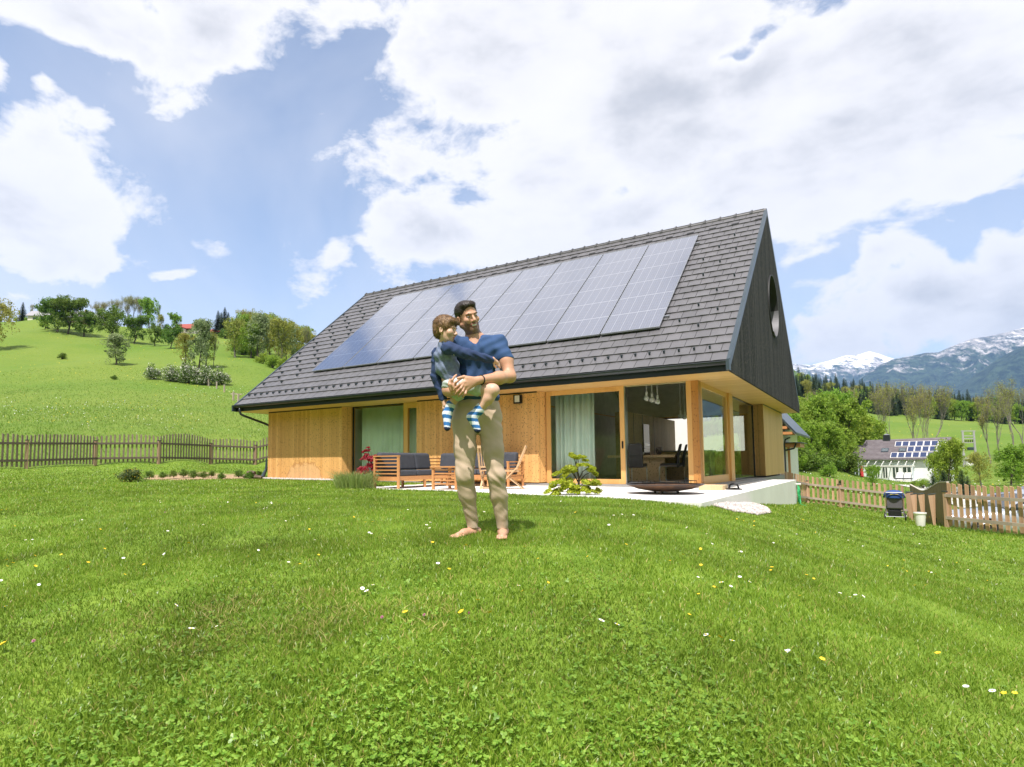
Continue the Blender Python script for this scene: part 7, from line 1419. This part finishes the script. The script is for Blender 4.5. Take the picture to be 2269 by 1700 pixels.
sh.box(J(1057, 896, 4.86)+[0, 0, -.053], (.3, .3, .05), frame(np.array([-.03, 0, 1.]), np.array([0, -1., 0])), .004, True)
sh.cap(nkB+[0, 0, -.005], nkT, .066, .066, .008, True); sh.cap(nkB+[-.002, -.085, -.0], nkB+[.004, -.135, -.058], .046, .008, .01, True)
def shn(X_, Y_, Z_):
    m_ = np.clip((1.25-Z_)/.25, .15, 1); return fold(X_, Y_, Z_, 46, .0050)*m_+.0026*np.sin(X_*70-Z_*55+3*np.sin(Z_*14+X_*9))+.0035*np.sin((X_*.8+Z_*.7)*58+2*np.sin(X_*15))*np.sin(Z_*9+1)
sh.mesh('t_shirt', .0055, SHIRT, man, noise=shn)
# trousers
tr = SDF(); pel = (hipL+hipR)/2
tr.ell(pel+[0, 0, .045], (.182, .118, .125), None, .05); tr.ell(J(1057, 890, 4.84), (.172, .115, .07), None, .04)
tr.chain([hipL+[-.004, 0, -.01], hipL*.45+kneL*.55, kneL], [.102, .084, .068], .035); tr.chain([kneL, kneL*.62+ankL*.38+[-.006, .012, 0], ankL+[0, 0, .02]], [.069, .066, .044], .03)
tr.chain([hipR+[.004, 0, -.01], hipR*.45+kneR*.55, kneR], [.102, .082, .066], .035); tr.chain([kneR, kneR*.62+ankR*.38+[.004, .012, 0], ankR+[0, 0, .02]], [.067, .066, .044], .03)
tr.cap(ankL+[0, 0, .02], ankL+[.0, 0, -.045], .045, .044, .01); tr.cap(ankR+[0, 0, .02], ankR+[.0, 0, -.045], .045, .044, .01)
tr.box(ankL+[0, 0, -.062], (.09, .09, .04), None, .002, True); tr.box(ankR+[0, 0, -.062], (.09, .09, .04), None, .002, True)
def trn_(X_, Y_, Z_):
    kz, az_, cz_ = kneL[2], ankL[2], pel[2]-.06
    m_ = .25+1.0*np.exp(-((Z_-kz)/.11)**2)+.45*np.exp(-((Z_-az_-.05)/.07)**2)+.4*np.exp(-((Z_-cz_)/.10)**2)
    a_ = np.sin(Z_*62+4.6*np.sin(X_*19+Z_*6+1)+3.1*np.sin(Y_*14+Z_*9)+2.0*np.sin(Z_*17))*np.clip(.5+np.sin(X_*27+Z_*13+Y_*11), 0, 1); return .0030*m_*a_+.0006*m_*np.sin(Z_*120+X_*60+6*np.sin(X_*20+Z_*12)+1)+.0045*(.3+.7*m_)*np.sin(Z_*29+2.5*np.sin(X_*12)+Y_*14)*np.sin(X_*31+Z_*9+1)+.0022*np.sin(Z_*71+5*np.sin(X_*13+Z_*5))*np.clip(np.sin(Z_*19+X_*23),0,1)+.0016*np.sin(X_*60+Z_*20)
tro = tr.mesh('trousers', .0052, KHAKI, man, noise=trn_)
bl = SDF(); wd = (elL-wrL)/np.linalg.norm(elL-wrL); bc = wrL+wd*.022; BM = frame(wd, np.array([0., -1, 0])); bm_ = MB()
ring = [bc+BM@np.array([.0335*math.cos(a), .0335*math.sin(a), 0]) for a in np.linspace(0, 2*math.pi, 25)]; bm_.tube([tuple(p) for p in ring], .0045, 8); tag(bm_.build('bracelet', DARKM, man, smooth=True))
n_g = 5200; a_ = nrs.rand(n_g)*6.28; r_ = .42*np.sqrt(nrs.rand(n_g)); o = blades('lawn_grass', MO[0]+r_*np.cos(a_), MO[1]+r_*np.sin(a_), np.full(n_g, 4.8), .045, .0050, GM, .8); tag(o, 'mown lawn grass blades standing around the bare feet', 'grass')
# ------------------------------------------------------------------ child
child = thing('person', 'small boy in a grey-blue shirt and striped socks carried on the man\'s arm', 'person', tuple(MO), rz=YAW)
cb = SDF(); CS = .80; CL_ = head(cb, HCC, HCM, CS*1.06, True)
cT = J(988, 768, 4.64); cH = J(1000, 845, 4.65); cb.chain([J(984, 748, 4.62), cT], [.036, .045], .02); cb.chain([cT, cH], [.060, .070], .04)
e1, w1 = J(1038, 779, 4.50), J(1091, 791, 4.58); s1 = J(996, 766, 4.53); cb.chain([s1, e1, w1], [.034, .028, .021], .015)
kh = [J(1098, 794, 4.575), J(1097, 798, 4.57)]
cb.cap(w1, J(1100, 797, 4.60), .019, .017, .01)
for i in range(4): cb.chain([J(1099+i*.6, 793+i*3, 4.60), J(1104+i*.5, 797+i*3, 4.605), J(1107+i*.3, 802+i*2.5, 4.625)], [.0075, .0068, .006], .003)
cb.chain([w1+[.01, 0, -.005], J(1095, 804, 4.585), J(1099, 809, 4.60)], [.010, .0075, .0065], .004)
s2, e2, w2 = J(969, 777, 4.73), J(965, 828, 4.74), J(982, 880, 4.68); cb.chain([s2, e2, w2], [.034, .028, .021], .015); cb.cap(w2, J(986, 892, 4.67), .020, .019, .01)
for i, (a, b) in enumerate(((981, 903), (985, 906), (989, 905), (993, 900))): cb.chain([J(982+i*2.6, 893, 4.67), J(982+i*3, 899, 4.665), J(a+1, b, 4.67)], [.0075, .0068, .006], .003)
cb.chain([J(990, 888, 4.66), J(995, 893, 4.655), J(995, 900, 4.66)], [.009, .0075, .0065], .004)
h1_, k1, a1_ = J(1012, 852, 4.58), J(1092, 859, 4.47), J(1061, 903, 4.49); cb.chain([h1_, k1], [.062, .047], .03); cb.chain([k1, k1*.6+a1_*.4+[.006, 0, 0], a1_], [.046, .043, .027], .02); cb.chain([a1_, J(1047, 920, 4.49), J(1058, 946, 4.48)], [.026, .024, .018], .01)
h2_, k2_, a2_ = J(998, 852, 4.68), J(1014, 868, 4.66), J(998, 893, 4.665); cb.chain([h2_, k2_, a2_], [.058, .040, .026], .02); cb.chain([a2_, J(993, 910, 4.66), J(991, 940, 4.63)], [.026, .024, .018], .01)
def cskin(P):
    q = (P-HCC)@HCM/(CS*1.06); mi = np.zeros(len(P), np.int32); near = np.linalg.norm(P-HCC, axis=1) < .14; mi[near & (np.abs(q[:, 0]) < .017) & (q[:, 1] > .088) & (np.abs(q[:, 2]+.057) < .009)] = 1; return mi
cb.mesh('body', .0040, [SKINC, LIP], child, matfn=cskin); face_bits(child, CL_, HCM, CS*1.06, HAIRC)
h_ = SDF(); h_.ell(CL_(0, -.018, .050), (.086*CS*1.08, .108*CS*1.08, .090*CS*1.08), HCM, .01).ell(CL_(0, .060, .090), (.058, .036, .026), HCM, .015).ell(CL_(0, -.06, -.01), (.060, .045, .055), HCM, .02)
h_.ell(CL_(0, .095, .005), (.062, .055, .052), HCM, .006, True).box(CL_(0, .11, -.075), (.1, .085, .058), HCM, .01, True).ell(CL_(0, .01, -.11), (.07, .07, .055), HCM, .01, True)
for q in (-1, 1): h_.ell(CL_(q*.085, -.002, -.012), (.016, .022, .027), HCM, .004, True)
ho = h_.mesh('hair', .0032, HAIRC, child, noise=hairn(HCM, HCC, .0014)); strands('hair_strands', ho, 6000, .028, lambda P: (P-HCC-HCM@np.array([0, -.03, .14]))@np.eye(3)*6+HCM@np.array([0, .35, -.25]), HAIRC, 2, lift=.22)
cs_ = SDF(); cs_.ell(J(986, 782, 4.64), (.088, .078, .072), None, .03).ell(J(991, 808, 4.645), (.096, .085, .08), None, .04).ell(J(1003, 834, 4.65), (.088, .09, .055), frame(np.array([.25, 0, 1]), np.array([0, -1., 0])), .04); cs_.cap(J(985, 757, 4.62), J(988, 775, 4.62), .048, .07, .03); cs_.cap(J(984, 752, 4.62), J(983, 740, 4.62), .040, .040, .006, True)
cs_.mesh('shirt', .0048, HEATH, child, noise=lambda X_, Y_, Z_: fold(X_, Y_, Z_, 62, .0022)+.002*np.sin((X_+Z_)*95+3*np.sin(X_*20)))
for nm_, pts, r in (('sleeve', [s1+[-.02, 0, .0], s1, e1, w1+[-.012, 0, 0]], [.048, .047, .039, .030]), ('sleeve', [s2, e2, w2+[0, 0, .01]], [.046, .038, .029])):
    q = SDF(); q.chain(pts, r, .015); q.mesh(nm_, .0044, SHIRTD, child, noise=lambda X_, Y_, Z_: .0028*np.sin(X_*85+Z_*45+2*np.sin(Z_*60)))
pi2 = SDF(); pi2.chain([J(989, 757, 4.545), J(998, 768, 4.50), J(1006, 781, 4.50)], [.0032]*3, .004); pi2.mesh('piping', .0022, pm('white_piping', (.75, .75, .75), .8), child)
so_ = SDF(); so_.ell(J(1001, 846, 4.64), (.076, .085, .050), None, .03); so_.cap(h1_+[0, 0, .012], h1_*.34+k1*.66+[0, 0, .006], .062, .060, .03); so_.cap(h2_, k2_, .068, .055, .02); sk_ = (k1-h1_)/np.linalg.norm(k1-h1_); so_.box(h1_*.30+k1*.70+sk_*.06, (.09, .09, .05), frame(sk_, np.array([0, 0, 1.])), .003, True)
so_.mesh('shorts', .0046, DENIM, child, noise=lambda X_, Y_, Z_: .0028*np.sin(X_*90+Z_*50+2*np.sin(Z_*70)+2*np.sin(X_*31)))
for a_, m2_, t2_, dd_ in ((a1_, J(1046, 918, 4.49), J(1058, 946, 4.47), 1), (a2_, J(991, 912, 4.66), J(991, 942, 4.62), 2)):
    q = SDF(); q.chain([a_+(k1-a1_)*.10*(dd_ == 1)+np.array([0, 0, .012]), a_, m2_, t2_], [.031, .034, .036, .025], .02); ax2 = (t2_-a_)/np.linalg.norm(t2_-a_); L2 = np.linalg.norm(t2_-a_)
    def sockfn(P, a_=a_, ax2=ax2, L2=L2, m2_=m2_):
        t_ = (P-a_)@ax2/L2; mi = (np.floor((t_+1)*6.2) % 2).astype(np.int32); mi[t_ > 1.0] = 2; mi[np.linalg.norm(P-m2_-(m2_-a_)*.25, axis=1) < .026] = 2; return mi
    q.mesh('sock', .0036, [SKW, SKB, SKN], child, matfn=sockfn)
# ------------------------------------------------------------------ labels that tell look-alikes in a row apart
ORD = 'first second third fourth fifth sixth seventh eighth ninth tenth eleventh twelfth thirteenth fourteenth fifteenth sixteenth seventeenth eighteenth nineteenth twentieth'.split()
bpy.context.view_layer.update()
def azim(o):
    q = np.array(o.matrix_world.translation)-CAM; return (q@RT)/max(q@FW, .1)
byl = {}
for o in list(COL.objects):
    if o.parent is None and o.get('group') and o.get('label'): byl.setdefault((o['group'], o['label']), []).append(o)
for (g_, l_), os_ in byl.items():
    if 2 <= len(os_) <= 20 and len(l_.split()) <= 12:
        os_.sort(key=azim)
        for i, o in enumerate(os_): o['label'] = l_+', '+('leftmost' if i == 0 else 'rightmost' if i == len(os_)-1 else ORD[i]+' from the left')
